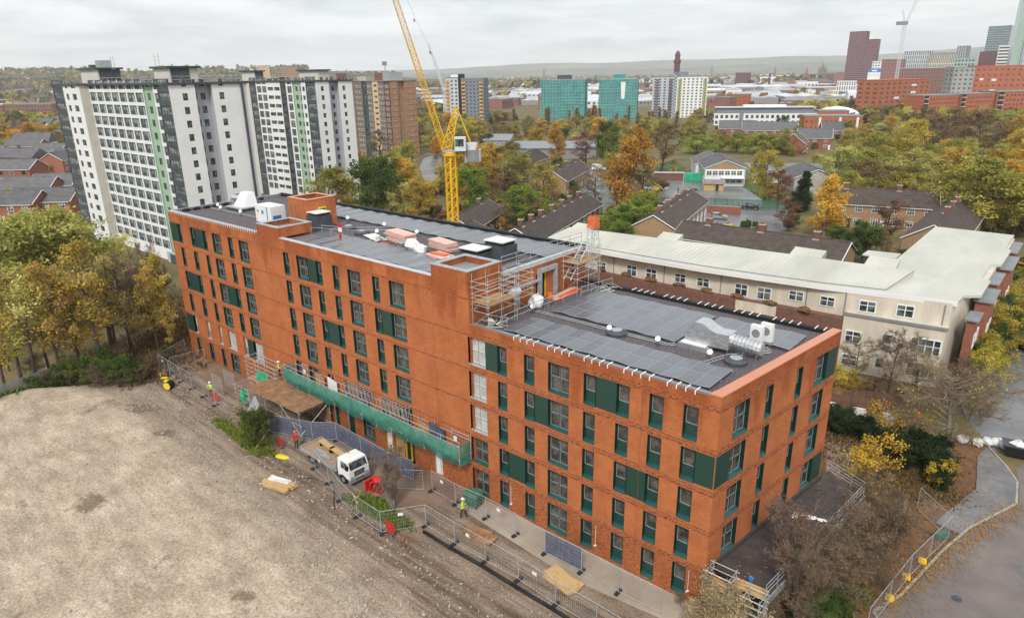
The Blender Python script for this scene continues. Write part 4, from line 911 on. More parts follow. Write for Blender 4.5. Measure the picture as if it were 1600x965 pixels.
# ---- temporary mesh fencing
def fence_mesh():
    L, H = 3.45, 2.0; f = MB(); w = MB()
    for x in (.02, L - .02): f.tube((x, 0, .08), (x, 0, H), .024, 'galv', 5)
    for z in (.14, H - .02): f.tube((.02, 0, z), (L - .02, 0, z), .024, 'galv', 5)
    f.tube((L / 2, 0, .14), (L / 2, 0, H), .012, 'galv', 3)
    for i in range(1, 20): w.tube((L * i / 20, 0, .14), (L * i / 20, 0, H), .0045, 'galv', 3, cap=False)
    for i in range(1, 6): w.tube((0, 0, .14 + i * .31), (L, 0, .14 + i * .31), .0045, 'galv', 3, cap=False)
    b = MB(); b.obox((0, 0, 0), (.24, .72, .15), 'rubber')
    sgn = MB(); sgn.box(1.35, -.03, 1.35, 1.75, -.026, 1.62, 'white_paint')
    return f.mesh('fence_frame'), w.mesh('fence_mesh'), b.mesh('fence_block'), sgn.mesh('fence_sign')
FF, FW, FB, FS = fence_mesh()
pm('hoarding_sheet', (0.10, 0.11, 0.17), .8, .35, 1.5, alpha=.93)
def fence_run(pts, label, group, sheet=None, signs=(), skip=(), blocks=True):
    n = 0; FP = []; FT = []
    for a, b in zip(pts, pts[1:]):
        a, b = Vector(a), Vector(b); l = (b - a).length; k = max(1, round(l / 3.45)); rz = math.atan2(b.y - a.y, b.x - a.x)
        for i in range(k):
            p = a.lerp(b, i / k); n += 1
            if n - 1 in skip: continue
            sx = l / k / 3.45; z = max(mound_z(p.x, p.y), 0) if p.y < -6.5 else 0.01
            t = thing('mesh_fence', label, 'fence panel', (p.x, p.y, z), rz, group, (sx, 1, 1)); FP.append(t)
            ob('frame', FF, t); ob('wire_mesh', FW, t)
            if n - 1 in signs: ob('sign', FS, t)
            if sheet is not None and (sheet is True or n - 1 in sheet):
                m = MB(); g = random.Random(n); q = [(3.4 * e / 8, .03 + g.uniform(-.015, .03)) for e in range(9)]
                for (x0, y0), (x1, y1) in zip(q, q[1:]): m.poly([(x0, y0, .12), (x1, y1, .12), (x1, y1, 1.97), (x0, y0, 1.97)], 'hoarding_sheet')
                m.build('sheeting', t)
            if blocks:
                f = ob('fence_block', FB, None, (p.x, p.y, z), rz, label='black rubber foot of the ' + group, cat='fence foot', group='feet of the ' + group); FT.append(f)
    rank_labels(FP); rank_labels(FT)
inner = [(-23.6, -2.0), (-20.7, -2.1), (-17.5, -1.9), (-14.3, -2.05), (-11.3, -2.25), (-8.1, -2.2), (-5.0, -2.3), (-1.8, -2.2)]
fence_run(inner, 'wire mesh fence panel in the row close along the brick wall', 'mesh panels close along the brick wall', sheet=(4,), signs=(0, 2), blocks=True)
outer = [(-28.5, -7.8), (-25.6, -8.3), (-22.5, -8.4), (-20.5, -5.6), (-17.2, -5.7), (-14.1, -5.7), (-11.0, -5.65), (-7.6, -5.9), (-4.4, -5.9), (-1.2, -6.0)]
fence_run(outer, 'wire mesh fence panel in the outer row beside the black pipe', 'mesh panels beside the black pipe', signs=(2, 4, 6))
fence_run([(-34.4, -6.3), (-31.4, -6.9), (-28.6, -7.7)], 'wire mesh fence panel standing beside the flatbed lorry', 'mesh panels beside the lorry', signs=(0,))
fence_run([(-70.5, -.9), (-68.3, -5.2), (-62.5, -5.3), (-56.6, -5.5), (-50.4, -6.0)], 'wire mesh fence panel round the muddy yard at the far end', 'mesh panels round the far muddy yard', signs=(1,))
fence_run([(-66, -4.8), (-65.5, -.8)], 'wire mesh fence panel crossing the muddy yard towards the wall', 'mesh panels crossing the muddy yard')
fence_run([(-43.5, -5.2), (-38.9, -3.4), (-37.0, -2.0), (-33.0, -2.15), (-28.8, -2.35), (-26.0, -1.9)], 'dark sheeted fence panel screening the lorry from the building', 'dark sheeted panels behind the lorry', sheet=True)
fence_run([(-26.8, -4.2), (-24.2, -2.4)], 'wire mesh gate panel between the bare bush and the wall', 'mesh gate panels by the bare bush')
fence_run([(8.8, 4.5), (9.7, 11.6), (11.0, 18.1), (8.4, 20.8)], 'wire mesh panel in the row along the kerb of the road', 'mesh panels along the road kerb', blocks=False)
for x, y, i in ((10.1, 13.9, 0), (9.6, 11.4, 1), (9.2, 8.5, 2)):
    t = thing('fence_weight', 'yellow ballast block on the road fence, ' + ('farthest', 'middle', 'nearest')[i] + ' of three', 'ballast block', (x, y, .1), .2)
    m = MB(); m.box(-.26, -.2, 0, .26, .2, .22, 'yellow_paint'); m.box(-.2, -.15, .22, .2, .15, .30, 'yellow_paint'); m.build('block', t)
t = thing('fence_weight', 'green ballast block where the road fence turns its corner', 'ballast block', (10.6, 18.0, .1), .9); m = MB(); m.box(-.6, -.25, 0, .6, .25, .3, 'green_plastic'); m.box(-.5, -.2, .3, .5, .2, .38, 'green_plastic'); m.build('block', t)
# black drainage pipe
m = MB(); pp = [(-20.0, -6.3), (-17, -6.35), (-14, -6.3), (-11, -6.35), (-8, -6.4), (-5, -6.5), (-1, -6.7), (3, -7.2)]
m.path([(x, y, .16 + max(0, mound_z(x, y))) for x, y in pp], .13, 'black', 8)
o = m.build('drain_pipe', None, smooth=True); tag(o, 'long black plastic pipe lying along the outer fence', 'pipe')
m = MB(); m.path([(-33.6, -8.3, .4), (-33, -7.3, .15), (-30.5, -7.0, .1), (-28.6, -8.4, .1), (-27.8, -8.9, .12)], .03, 'black', 4); tag(m.build('hose', None), 'thin black hose snaking over the dirt near the lorry', 'hose')

# ---- flatbed lorry
tr = thing('flatbed_lorry', 'white cab flatbed lorry with wooden bench load parked by the building', 'lorry', (-37.0, -4.85, .01), -.03, None, (.90, .90, .90))
m = MB(); m.box(.4, -.45, .55, 8.6, .45, .75, 'dark_grey'); m.box(1.0, -1.0, .45, 1.4, 1.0, .7, 'black'); m.build('chassis', tr)
m = MB(); m.box(0, -1.22, .95, 6.3, 1.22, 1.08, 'timber'); m.build('load_bed', tr)
for y in (-1.25, 1.22):
    m = MB(); m.box(0, y, .92, 6.3, y + .04, 1.38, 'galv'); [m.box(x, y - .012, .92, x + .07, y + .052, 1.42, 'mid_grey') for x in (.0, 2.05, 4.1, 6.2)]; m.build('dropside', tr)
m = MB(); m.box(-.04, -1.22, .92, 0, 1.22, 1.38, 'galv'); m.build('tailboard', tr)
m = MB(); [m.box(6.28, y - .05, .95, 6.38, y + .05, 2.35, 'galv') for y in (-1.2, 0, 1.2)]; m.box(6.285, -1.2, 2.25, 6.375, 1.2, 2.35, 'galv'); m.box(6.30, -1.15, 1.0, 6.34, 1.15, 1.9, 'galv'); m.build('headboard', tr)
m = MB(); cx0, cx1 = 6.55, 8.35
m.hexa([(cx0, -1.12, .75), (cx1 + .12, -1.12, .75), (cx1 + .12, 1.12, .75), (cx0, 1.12, .75), (cx0, -1.12, 1.65), (cx1 + .12, -1.12, 1.65), (cx1 + .12, 1.12, 1.65), (cx0, 1.12, 1.65)], 'white_paint')
m.hexa([(cx0, -1.12, 1.65), (cx1 + .12, -1.12, 1.65), (cx1 + .12, 1.12, 1.65), (cx0, 1.12, 1.65), (cx0 + .05, -1.04, 2.55), (cx1 - .22, -1.04, 2.55), (cx1 - .22, 1.04, 2.55), (cx0 + .05, 1.04, 2.55)], 'white_paint')
m.hexa([(cx0 + .05, -1.04, 2.55), (cx1 - .22, -1.04, 2.55), (cx1 - .22, 1.04, 2.55), (cx0 + .05, 1.04, 2.55), (cx0 + .2, -.9, 2.68), (cx1 - .5, -.9, 2.68), (cx1 - .5, .9, 2.68), (cx0 + .2, .9, 2.68)], 'white_paint'); m.build('cab', tr)
X = lambda z: cx1 + .12 - (z - 1.65) / .9 * .34 + .012
m = MB(); m.poly([(X(1.72), -.98, 1.72), (X(1.72), .98, 1.72), (X(2.42), .92, 2.42), (X(2.42), -.92, 2.42)], 'far_glass'); m.build('windscreen', tr)
for y, s in ((-1.125, -1), (1.125, 1)):
    Yz = lambda z: y - s * (z - 1.65) / .9 * .08 + s * .006
    m = MB(); q = [(cx0 + .55, Yz(1.7), 1.7), (cx1 - .06, Yz(1.7), 1.7), (cx1 - .3, Yz(2.38), 2.38), (cx0 + .55, Yz(2.38), 2.38)]; m.poly(q if s < 0 else q[::-1], 'far_glass'); m.build('side_window', tr)
    m = MB(); m.box(cx1 - .1, y, 1.9, cx1 + .05, y + s * .28, 2.3, 'black'); m.build('mirror', tr)
    m = MB(); m.box(cx1 + .125, s * .62, .86, cx1 + .15, s * 1.02, 1.03, 'galv'); m.build('headlight', tr)
m = MB(); m.box(cx1 + .12, -.58, .95, cx1 + .15, .58, 1.5, 'black'); [m.box(cx1 + .15, -.56, z, cx1 + .165, .56, z + .04, 'mid_grey') for z in (1.05, 1.2, 1.35)]; m.build('grille', tr)
m = MB(); m.box(cx1 - .1, -1.15, .42, cx1 + .24, 1.15, .82, 'mid_grey'); m.build('bumper', tr)
m = MB(); m.box(cx1 + .242, -.26, .52, cx1 + .25, .26, .63, 'yellow_plastic'); m.build('number_plate', tr)
tm = MB(); tm.tube((0, -.13, 0), (0, .13, 0), .44, 'rubber', 16); TM = tm.mesh('tyre'); rm = MB(); rm.tube((0, -.14, 0), (0, .14, 0), .24, 'mid_grey', 12); RM = rm.mesh('rim')
for x in (1.9, 7.35):
    for y in (-1.0, 1.0): o = ob('wheel', TM, tr, (x, y, .44)); ob('rim', RM, o)
    for y in (-1.16, .86):
        m = MB(); pg = [(x - .6, .44), (x - .5, .8), (x, .98), (x + .5, .8), (x + .6, .44), (x + .5, .44), (x, .90), (x - .5, .44)]; m.prism(pg, 0, .3, 'black'); m.v = [(q[0], y + q[2], q[1]) for q in m.v]; m.f = [q[::-1] for q in m.f]; m.build('mudguard', tr)
m = MB(); m.tube((6.9, 0, 2.68), (6.9, 0, 2.80), .09, 'hivis_orange', 8); m.build('beacon', tr)
for i, (x, y) in enumerate(((2.2, .5), (4.3, .35))):
    t = thing('timber_bench', ('rear', 'front')[i] + ' wooden bench of two carried on the flatbed lorry', 'bench', (-37.0 + x * .9, -4.85 + y * .9, .995), -.1)
    m = MB(); m.box(-1.1, -.28, .42, 1.1, .28, .50, 'timber_new'); m.build('seat', t)
    for q in (-.85, .85): m = MB(); m.box(q - .04, -.25, 0, q + .04, .25, .42, 'black'); m.build('leg', t)
t = thing('pipe_bundle', 'grey planks and tubes lying on the near side of the lorry bed', 'load', (-34.6, -5.3, .995)); g = random.Random(2)
for i in range(9): m = MB(); m.obox((g.uniform(-.6, .6), -.3 + i * .08, .02 + .04 * (i % 2)), (g.uniform(2, 3.4), .07, .05), 'galv', g.uniform(-.05, .05)); m.build('plank', t)

# ---- boarded canopy on scaffold legs
t = thing('canopy', 'brown boarded canopy on scaffold legs over the entrance path', 'canopy', (-48.9, -4.4, 0), .02)
for i in range(34):
    m = MB(); x = i * .275; y1 = 4.0 if i > 7 else 3.0 + .15 * i
    m.box(x, -.02 + .03 * (i % 3), 3.02, x + .262, y1 + .04 * (i % 2), 3.09 + .01 * (i % 2), 'board_wet'); m.build('board', t)
m = MB()
for x in (.2, 3.2, 6.2, 9.2):
    for y in (.1, 3.6): m.tube((x, y, 0), (x, y, 3.0), .03, 'scaffold_tube')
m.build('leg', t); m = MB()
for y in (.1, 3.6):
    for z in (.5, 1.6, 2.9): m.tube((0, y, z), (9.5, y, z), .026, 'scaffold_tube')
for x in (.2, 3.2, 6.2, 9.2):
    for z in (.55, 2.85): m.tube((x, 0, z), (x, 3.8, z), .026, 'scaffold_tube')
m.tube((9.2, .1, .6), (9.2, 3.6, 2.8), .026, 'scaffold_tube'); m.tube((.2, .06, .5), (3.2, .06, 2.9), .026, 'scaffold_tube'); m.tube((6.2, .06, 2.9), (9.2, .06, .5), .026, 'scaffold_tube'); m.build('ledger', t)
m = MB(); m.box(5.0, 3.65, .2, 9.0, 3.7, 2.8, 'board_wet'); m.build('back_panel', t)

# ---- long scaffold platform with green debris netting at first floor
SX0, SX1 = -45.8, -20.6
t = thing('netted_scaffold', 'long scaffold walkway hung with green debris netting on the front wall', 'scaffold', (SX0, -1.55, 0)); W = SX1 - SX0
m = MB()
for i in range(13):
    x = W * i / 12
    for y in (0, 1.35): m.tube((x, y, 3.4), (x, y, 5.6), .03, 'scaffold_tube')
    m.tube((x, -.1, 3.95), (x, 1.5, 3.95), .026, 'scaffold_tube'); m.tube((x, 1.5, 3.0), (x, .0, 3.9), .026, 'scaffold_tube')
m.build('standard', t); m = MB()
for y, zs in ((0, (3.95, 4.6, 5.15, 5.55)), (1.35, (3.95, 5.15))):
    for z in zs: m.tube((-.1, y, z), (W + .1, y, z), .026, 'scaffold_tube')
for x in (0, W):
    for z in (4.6, 5.15): m.tube((x, 0, z), (x, 1.4, z), .026, 'scaffold_tube')
m.build('ledger', t)
for i in range(5): m = MB(); m.box(0, .05 + i * .26, 4.0, W, .05 + i * .26 + .235, 4.04, 'timber'); m.build('board', t)
pm('debris_net', (0.025, 0.27, 0.215), .75, .28, 1.2, .4, alpha=.70)
m = MB(); nx, nz = 150, 9; g = random.Random(4)
for i in range(nx + 1):
    x = W * i / nx; sag = .28 * abs(math.sin(math.pi * i / nx * 6)) + .12 * mn.noise(Vector((x * .5, 0, 1)))
    for j in range(nz + 1):
        v = j / nz; z = 3.25 - sag * (1 - v) * .9 + (5.2 - 3.25) * v
        bul = -.10 - .22 * math.sin(math.pi * (1 - v)) * (.6 + .6 * mn.noise(Vector((x * .6, v * 1.5, 7)))) - .13 * mn.noise(Vector((x * 2.2, v * 3, 5))) + (.42 * (1 - v) ** 2)
        m.v.append((x, bul, z))
mi = m.mi('debris_net')
for i in range(nx):
    for j in range(nz): a = i * (nz + 1) + j; m.f.append((a, a + nz + 1, a + nz + 2, a + 1)); m.m.append(mi)
for x in (0, W):
    k = len(m.v)
    for j in range(5):
        for u in range(4): m.v.append((x + .1 * (1 if x else -1) * math.sin(u), u * .42, 3.3 + j * .5))
    for j in range(4):
        for u in range(3): a = k + j * 4 + u; m.f.append((a, a + 1, a + 5, a + 4)); m.m.append(mi)
m.build('debris_netting', t, smooth=True)
def lattice(label, x, n, grp):
    LB = []
    for i in range(n):
        t = thing('lattice_beam', label, 'lattice beam', (x + i * .42, -.62 + .05 * (i % 3), 4.05), R(86) + .02 * (i % 5), grp)
        m = MB()
        for z in (.05, 1.75): m.tube((-.55, 0, z), (.55, 0, z), .03, 'scaffold_tube')
        for k in range(5): m.tube((-.5 + k * .2, 0, .05 if k % 2 else 1.75), (-.3 + k * .2, 0, 1.75 if k % 2 else .05), .026, 'scaffold_tube', 3)
        m.build('truss', t); LB.append(t)
    rank_labels(LB)
lattice('silver lattice beam stacked upright on the netted scaffold, left bunch', -36.6, 9, 'left bunch of lattice beams on the netted scaffold')
lattice('silver lattice beam stacked upright on the netted scaffold, right bunch', -31.4, 9, 'right bunch of lattice beams on the netted scaffold')
for i, (x, w_, h_, mt, nm, lb) in enumerate(((-44.4, 1.0, 1.5, 'galv', 'gate', 'grey mesh gate at the left end of the netted scaffold'), (-42.2, 1.6, 1.2, 'timber', 'board', 'brown boards leaning on the wall behind the green netting'), (-40.0, 1.5, 1.3, 'white_wall', 'board', 'pale frame leaning on the wall above the canopy'), (-26.8, 1.6, 1.0, 'timber', 'board', 'straw coloured bundle lying on the netted scaffold'), (-25.4, 1.9, 1.3, 'hoarding_sheet', 'sheet', 'dark blue sheet leaning on the wall behind the netting'), (-22.6, 1.9, 1.5, 'galv', 'gate', 'grey gate standing at the right end of the netted scaffold'))):
    t = thing('leaning_' + nm, lb, nm, (x, -.35, 4.05), .03)
    m = MB()
    if nm == 'gate':
        for a in (0, w_): m.tube((a, 0, 0), (a, 0, h_), .03, 'galv')
        for z in (.05, h_): m.tube((0, 0, z), (w_, 0, z), .03, 'galv')
        m.build('frame', t); m = MB(); [m.tube((w_ * k / 8, 0, 0), (w_ * k / 8, 0, h_), .008, 'galv', 3) for k in range(1, 8)]; m.box(.2, -.02, .5, .6, -.015, 1.0, 'white_wall'); m.build('infill', t)
    else:
        for k in range(3): q = MB(); q.box(w_ * k / 3, -.02 * k, 0, w_ * (k + .95) / 3, .05 - .02 * k, h_ * (1 - .08 * k), mt); q.build(nm if nm != 'board' else 'plank', t)
# ---- small scaffold and stair tower at the far end
scaffold('scaffold with green sheeting and boards against the wall at the far end', -53.4, -1.7, -47.6, -.4, 0, (1.9, 3.4), 1.2, (1.9,), 1.9)
t = thing('debris_sheet', 'bright green sheeting hung on the far end scaffold', 'sheet', (-51.2, -1.85, 2.4)); m = MB()
pm('green_sheet', (0.03, 0.40, 0.22), .7, .3, 1.5, .3)
q = [(i * .25, .06 * math.sin(i * 1.7)) for i in range(11)]
for (a, b), (c, d) in zip(q, q[1:]): m.poly([(a, b, 0), (c, d, 0), (c, d * .5, 1.1), (a, b * .5, 1.1)], 'green_sheet'); 
m.build('cloth', t)
scaffold('low scaffold bay strewn with tubes beside the brown canopy', -52.0, -4.0, -49.4, -2.2, 0, (1.4,), 1.0, (), 1.4)
t = thing('debris_sheet', 'crumpled green netting draped over the low scaffold bay', 'sheet', (-50.6, -4.2, .8)); m = MB(); m.blob((0, .3, .6), (.5, .3, .7), 'green_sheet', 3, .4, 9, 6); m.build('cloth', t)
t = thing('scaffold_steps', 'silver step tower standing in the muddy yard at the far end', 'steps', (-57.3, -4.0, 0)); m = MB()
for x in (0, 2.2):
    for y in (0, 1.4): m.tube((x, y, 0), (x, y, 2.2), .03, 'galv')
m.build('frame', t)
for i in range(7): m = MB(); m.tube((0, 0, .3 + i * .3), (2.2, 0, .3 + i * .3), .03, 'galv'); m.tube((0, 1.4, .3 + i * .3), (2.2, 1.4, .3 + i * .3), .03, 'galv'); m.build('rung', t)
t = thing('roof_sheets', 'bundle of grey metal sheets leaning on the canopy legs', 'metal sheets', (-48.2, -5.6, 0), -.35)
for i in range(6):
    m = MB(); x = i * .42; m.hexa([(x, 0, .02), (x + .36, 0, .02), (x + .36, .05, .02), (x, .05, .02), (x + .1, 1.5, 2.5), (x + .46, 1.5, 2.5), (x + .46, 1.55, 2.5), (x + .1, 1.55, 2.5)], 'galv'); m.build('sheet', t)
t = thing('timber_pallets', 'pile of broken timber pallets and boards under the leaning sheets', 'timber pile', (-45.8, -5.0, 0), .3)
for i in range(8): m = MB(); m.obox((g.uniform(-.8, .8), g.uniform(-.6, .6), .04 + .07 * i), (2.0, .14, .04), 'timber', g.uniform(0, 3)); m.build('board', t)
# ---- odds and ends on the ground
t = thing('timber_pile', 'pile of new timber lengths under a white sheet on the dirt', 'timber pile', (-34.4, -9.9, .15 + mound_z(-34.4, -9.9)), .22)
for i in range(12): m = MB(); m.obox((g.uniform(-.2, .2), -.6 + .24 * (i % 6), .0 + .13 * (i // 6)), (2.9 + g.uniform(-.3, .3), .2, .11), 'timber_new', g.uniform(-.06, .06)); m.build('plank', t)
m = MB(); m.hexa([(-1.3, -.1, .27), (.9, .2, .27), (.8, .75, .27), (-1.4, .6, .27), (-1.2, -.1, .36), (.8, .2, .40), (.7, .7, .33), (-1.3, .55, .38)], 'bag_white'); m.build('sheet', t)
def bin_(label, loc, rz, mat, name='wheelie_bin', s=1.0):
    t = thing(name, label, 'bin', loc, rz, None, (s, s, s)); m = MB()
    m.hexa([(-.58, -.42, .18), (.58, -.42, .18), (.58, .42, .18), (-.58, .42, .18), (-.68, -.52, 1.12), (.68, -.52, 1.12), (.68, .52, 1.12), (-.68, .52, 1.12)], mat); m.build('body', t)
    m = MB(); m.hexa([(-.72, -.56, 1.12), (.72, -.56, 1.12), (.72, .56, 1.12), (-.72, .56, 1.12), (-.6, -.35, 1.30), (.6, -.35, 1.30), (.6, .45, 1.34), (-.6, .45, 1.34)], mat); m.build('lid', t)
    for x in (-.5, .5):
        for y in (-.35, .35): m = MB(); m.tube((x, y - .03, .1), (x, y + .03, .1), .1, 'rubber', 8); m.build('wheel', t)
    for x in (-.70, .70): m = MB(); m.tube((x, -.2, .9), (x, .2, .9), .04, 'dark_grey', 5); m.build('handle', t)
bin_('dark green wheeled bin by the ground floor windows', (-19.5, -1.25, .01), .15, 'green_plastic')
t = thing('skip_bags', 'heap of red plastic barriers and bags by the lorry bumper', 'barrier heap', (-27.6, -4.9, 0), .3)
for i in range(5): m = MB(); m.obox((-.5 + .25 * i, .1 * (i % 2), .02), (.12, 1.1, .9 - .1 * i), 'red_plastic', .15 * i - .2, ry=.15 * i); m.build('barrier', t)
m = MB(); m.blob((.2, .2, .9), (.5, .4, .2), 'red_plastic', 4, .3); m.build('cover', t)
sack('white rubble sack beside the red barrier heap', -27.0, -3.9, 0, .8, 12)
def barrier(label, loc, rz):
    t = thing('plastic_barrier', label, 'barrier', loc, rz); m = MB()
    for z in (.0, .28, .56, .84): m.box(-.42, -.02, .1 + z, .42, .02, .22 + z, 'red_plastic')
    for x in (-.42, 0, .36): m.box(x, -.022, .1, x + .08, .022, 1.1, 'red_plastic')
    m.build('panel', t); m = MB(); m.box(-.4, -.22, 0, -.28, .22, .1, 'dark_grey'); m.box(.28, -.22, 0, .4, .22, .1, 'dark_grey'); m.build('foot', t)
barrier('red plastic barrier upright inside the weedy fenced corner', (-21.9, -8.0, .05), .1)
barrier('red plastic barrier at the bottom edge by the blue sheet', (-4.3, -6.25, .02), .9)
barrier('red plastic barrier lying against the steps in the muddy yard', (-54.6, -5.2, .0), .5)
barrier('pale red barrier behind the shrub at the lorry tail', (-40.2, -6.1, .0), -.2)
t = thing('blue_sheet', 'bright blue plastic sheet on the ground at the bottom edge', 'sheet', (-5.2, -6.5, .1), .7); m = MB(); m.blob((0, 0, .15), (.55, .45, .3), 'blue_plastic', 6, .3, 9, 6); m.build('cloth', t)
t = thing('work_sign', 'small blue safety sign on a stand at the near corner of the building', 'sign', (.9, -1.2, 0), .6)
m = MB(); m.tube((-.25, 0, 0), (-.25, 0, 1.2), .02, 'galv'); m.tube((.25, 0, 0), (.25, 0, 1.2), .02, 'galv'); m.build('stand', t)
m = MB(); m.box(-.35, -.04, 1.0, .35, -.02, 1.9, 'blue_plastic'); m.build('panel', t); m = MB(); m.lathe([(.17, 0), (.17, .008)], 'white_paint', 14); o = m.build('symbol', t, (0, -.042, 1.6)); o.rotation_euler = (R(90), 0, 0)
m = MB(); m.box(-.28, -.05, 1.08, .28, -.041, 1.14, 'white_paint'); m.box(-.28, -.05, 1.2, .2, -.041, 1.26, 'white_paint'); m.build('lettering', t)
t = thing('yellow_sheet', 'crumpled yellow plastic sheet on the dirt by the lorry tail', 'sheet', (-38.4, -7.0, .02), .2); m = MB(); m.blob((0, 0, .08), (.9, .35, .12), 'yellow_plastic', 2, .35, 9, 5); m.build('cloth', t)
t = thing('cable_drum', 'yellow faced roll of black pipe beside the far fence', 'pipe roll', (-61.8, -7.0, .02), .5); m = MB(); m.tube((0, -.3, .45), (0, .5, .45), .45, 'black', 14); m.build('coil', t); m = MB(); m.tube((0, -.34, .45), (0, -.30, .45), .42, 'yellow_plastic', 14); m.build('cover', t)
YS = []
for i, (x, y) in enumerate(((-66.2, -5.9), (-65, -6.1), (-64, -6.3), (-67, -5.8))): t = thing('yellow_sack', 'yellow sandbag dropped in the row along the far fence', 'sandbag', (x, y, .02), i, 'yellow sandbags along the far fence'); m = MB(); m.blob((0, 0, .1), (.4, .25, .15), 'yellow_plastic', i, .2); m.build('bag', t); YS.append(t)
rank_labels(YS)
t = thing('debris_heap', 'low heap of bricks and broken pipes at the crest of the rubble mound', 'debris', (-66.6, -10.0, mound_z(-66.6, -10.0)))
for i in range(26):
    a = g.uniform(0, 6.3); r_ = abs(g.gauss(0, 1.0)); m = MB(); m.obox((r_ * math.cos(a) * 1.6, r_ * math.sin(a), .02), (g.uniform(.2, 1.1), g.uniform(.1, .35), g.uniform(.1, .35)), ('rust', 'timber', 'galv', 'rubble')[i % 4], a, rx=g.uniform(-.3, .3)); m.build('fragment', t)
t = thing('rebar_bundle', 'rusty bent bars sticking out of the ground outside the fence', 'steel bars', (-19.7, -8.4, .05)); 
for i in range(7): m = MB(); a = g.uniform(-.7, .7); m.path([(a, g.uniform(-.3, .3), 0), (a * 1.1, 0, .7 + g.uniform(0, .5)), (a * 1.2 + .3, .2, .8)], .025, 'rust', 4); m.build('bar', t)
t = thing('timber_cross', 'two crossed pale timbers standing in the weeds by the fence', 'timber', (-27.2, -7.3, .1)); m = MB(); m.tube((-.4, 0, 0), (.5, .1, .9), .06, 'timber_new'); m.tube((.4, 0, .1), (-.4, .1, .8), .06, 'timber_new'); m.build('timber', t)
t = thing('plank', 'single pale plank leaning on the big green shrub', 'plank', (-41.6, -8.1, .05), .7); m = MB(); m.tube((0, 0, 0), (1.1, 1.1, 1.4), .07, 'timber_new'); m.build('plank_body', t)
boards('plywood ground boards laid on the path between the fences', -8.6, -3.9, .01, -.1, 5, 2.4, 1.2, 'timber_new', 'ground_boards')
boards('plywood ground boards laid farther along the path', -16.4, -3.9, .01, .1, 4, 2.2, 1.1, 'board_wet', 'ground_boards')
# fine debris: bits scattered along the fence foot
pm('litter', (0.62, 0.60, 0.56), .9, .3, 2, col2=(0.22, 0.14, 0.08), space='World')
m = MB()
for i in range(700):
    x = g.uniform(-66, 2); y = edge_y(x) + g.gauss(2.3, 1.4); s = g.uniform(.03, .11)
    if y > -2.5: continue
    m.obox((x, y, max(0.01, mound_z(x, y))), (s * g.uniform(1, 3), s, .04 + s * .3), 'litter', g.uniform(0, 3), rx=g.uniform(-.3, .3))
m.build('site_litter', None, kind='stuff')
# hanging plumbing on the front wall
for x in (-16.45, -8.4, -1.1):
    m = MB(); m.path([(x, -.04, 2.5), (x, -.04, .85)], .018, 'white_paint', 4); m.tube((x - .06, -.06, .75), (x + .06, -.06, .9), .07, 'white_paint', 6); m.build('overflow_pipe', block)

# ---- raised walkway beside the gable
dk = thing('walkway_deck', 'black surfaced raised walkway with galvanised rail along the side wall', 'walkway')
D0, D1, D2, D3 = (.15, .9), (3.9, .0), (5.5, 15.3), (2.3, 16.9)
pm('deck_felt', (0.030, 0.028, 0.030), .75, .5, 1.0, .3, detail=10, col2=(0.075, 0.06, 0.055), thresh=(.45, .75))
m = MB(); q = [D0, D1, D2, D3, (SD.x * 15.8 + .03, SD.y * 15.8), (.05, .3)]; m.prism(q, 2.62, 2.92, 'deck_felt'); m.build('deck', dk)
m = MB(); m.prism([(3.92, -.0), (4.0, -.0), (5.6, 15.3), (5.52, 15.3)], 2.45, 2.98, 'galv'); m.build('edge_beam', dk)
m = MB(); m.prism([(.03, .25), (.2, .25), (SD.x * 15.8 + .2, SD.y * 15.8), (SD.x * 15.8 + .03, SD.y * 15.8)], 2.92, 3.25, 'deck_felt'); m.build('upstand', dk)
for i in range(5):
    a = Vector((3.85, .3)).lerp(Vector((5.4, 15)), i / 4); m = MB(); m.box(a.x - .13, a.y - .13, 0, a.x + .13, a.y + .13, 2.62, 'galv'); m.build('column', dk)
railrun('galvanised guard rail along the outer edge of the raised walkway', [(3.85, .0), (5.45, 15.3)], 2.92, 1.1, (.4, .75, 1.08), 1.6)
railrun('galvanised guard rail across the far end of the raised walkway', [(2.3, 16.95), (5.45, 15.35)], 2.92, 1.1, (.3, .55, .8, 1.08), 1.4)
scaffold('small scaffold bay with handrails at the near end of the walkway', .4, -.9, 1.9, .2, 0, (1.4, 2.8), 1.1, (2.7,), 1.4)
scaffold('leaning scaffold lattice under the near end of the walkway rail', 3.0, -1.4, 4.0, -.3, 0, (1.2, 2.6), 1.2, (), 1.0)
t = thing('timber_edge', 'long orange timber beams laid across the near end of the walkway', 'timber beams', (1.7, -.2, 2.9), .05)
for i in range(3): m = MB(); m.box(0, i * .32, .04, 2.2, i * .32 + .2, .16, 'timber_new'); m.build('beam', t)
t = thing('plastic_sheet', 'torn white plastic sheet lying on the walkway deck', 'sheet', (3.2, 9.9, 2.93), .5); m = MB(); g = random.Random(8)
for i in range(9): m.blob((g.uniform(-.9, .9), g.uniform(-.3, .3), .05), (.35, .2, .09), 'white_paint', i, .4, 7, 4)
m.build('cloth', t)
t = thing('blue_bucket', 'small blue bucket on the walkway by the timber beams', 'bucket', (2.6, .9, 2.93)); m = MB(); m.lathe([(.13, 0), (.17, .3)], 'blue_plastic', 10); m.build('body', t); m = MB(); m.path([(-.17, 0, .3), (-.1, 0, .45), (.1, 0, .45), (.17, 0, .3)], .012, 'steel'); m.build('handle', t)
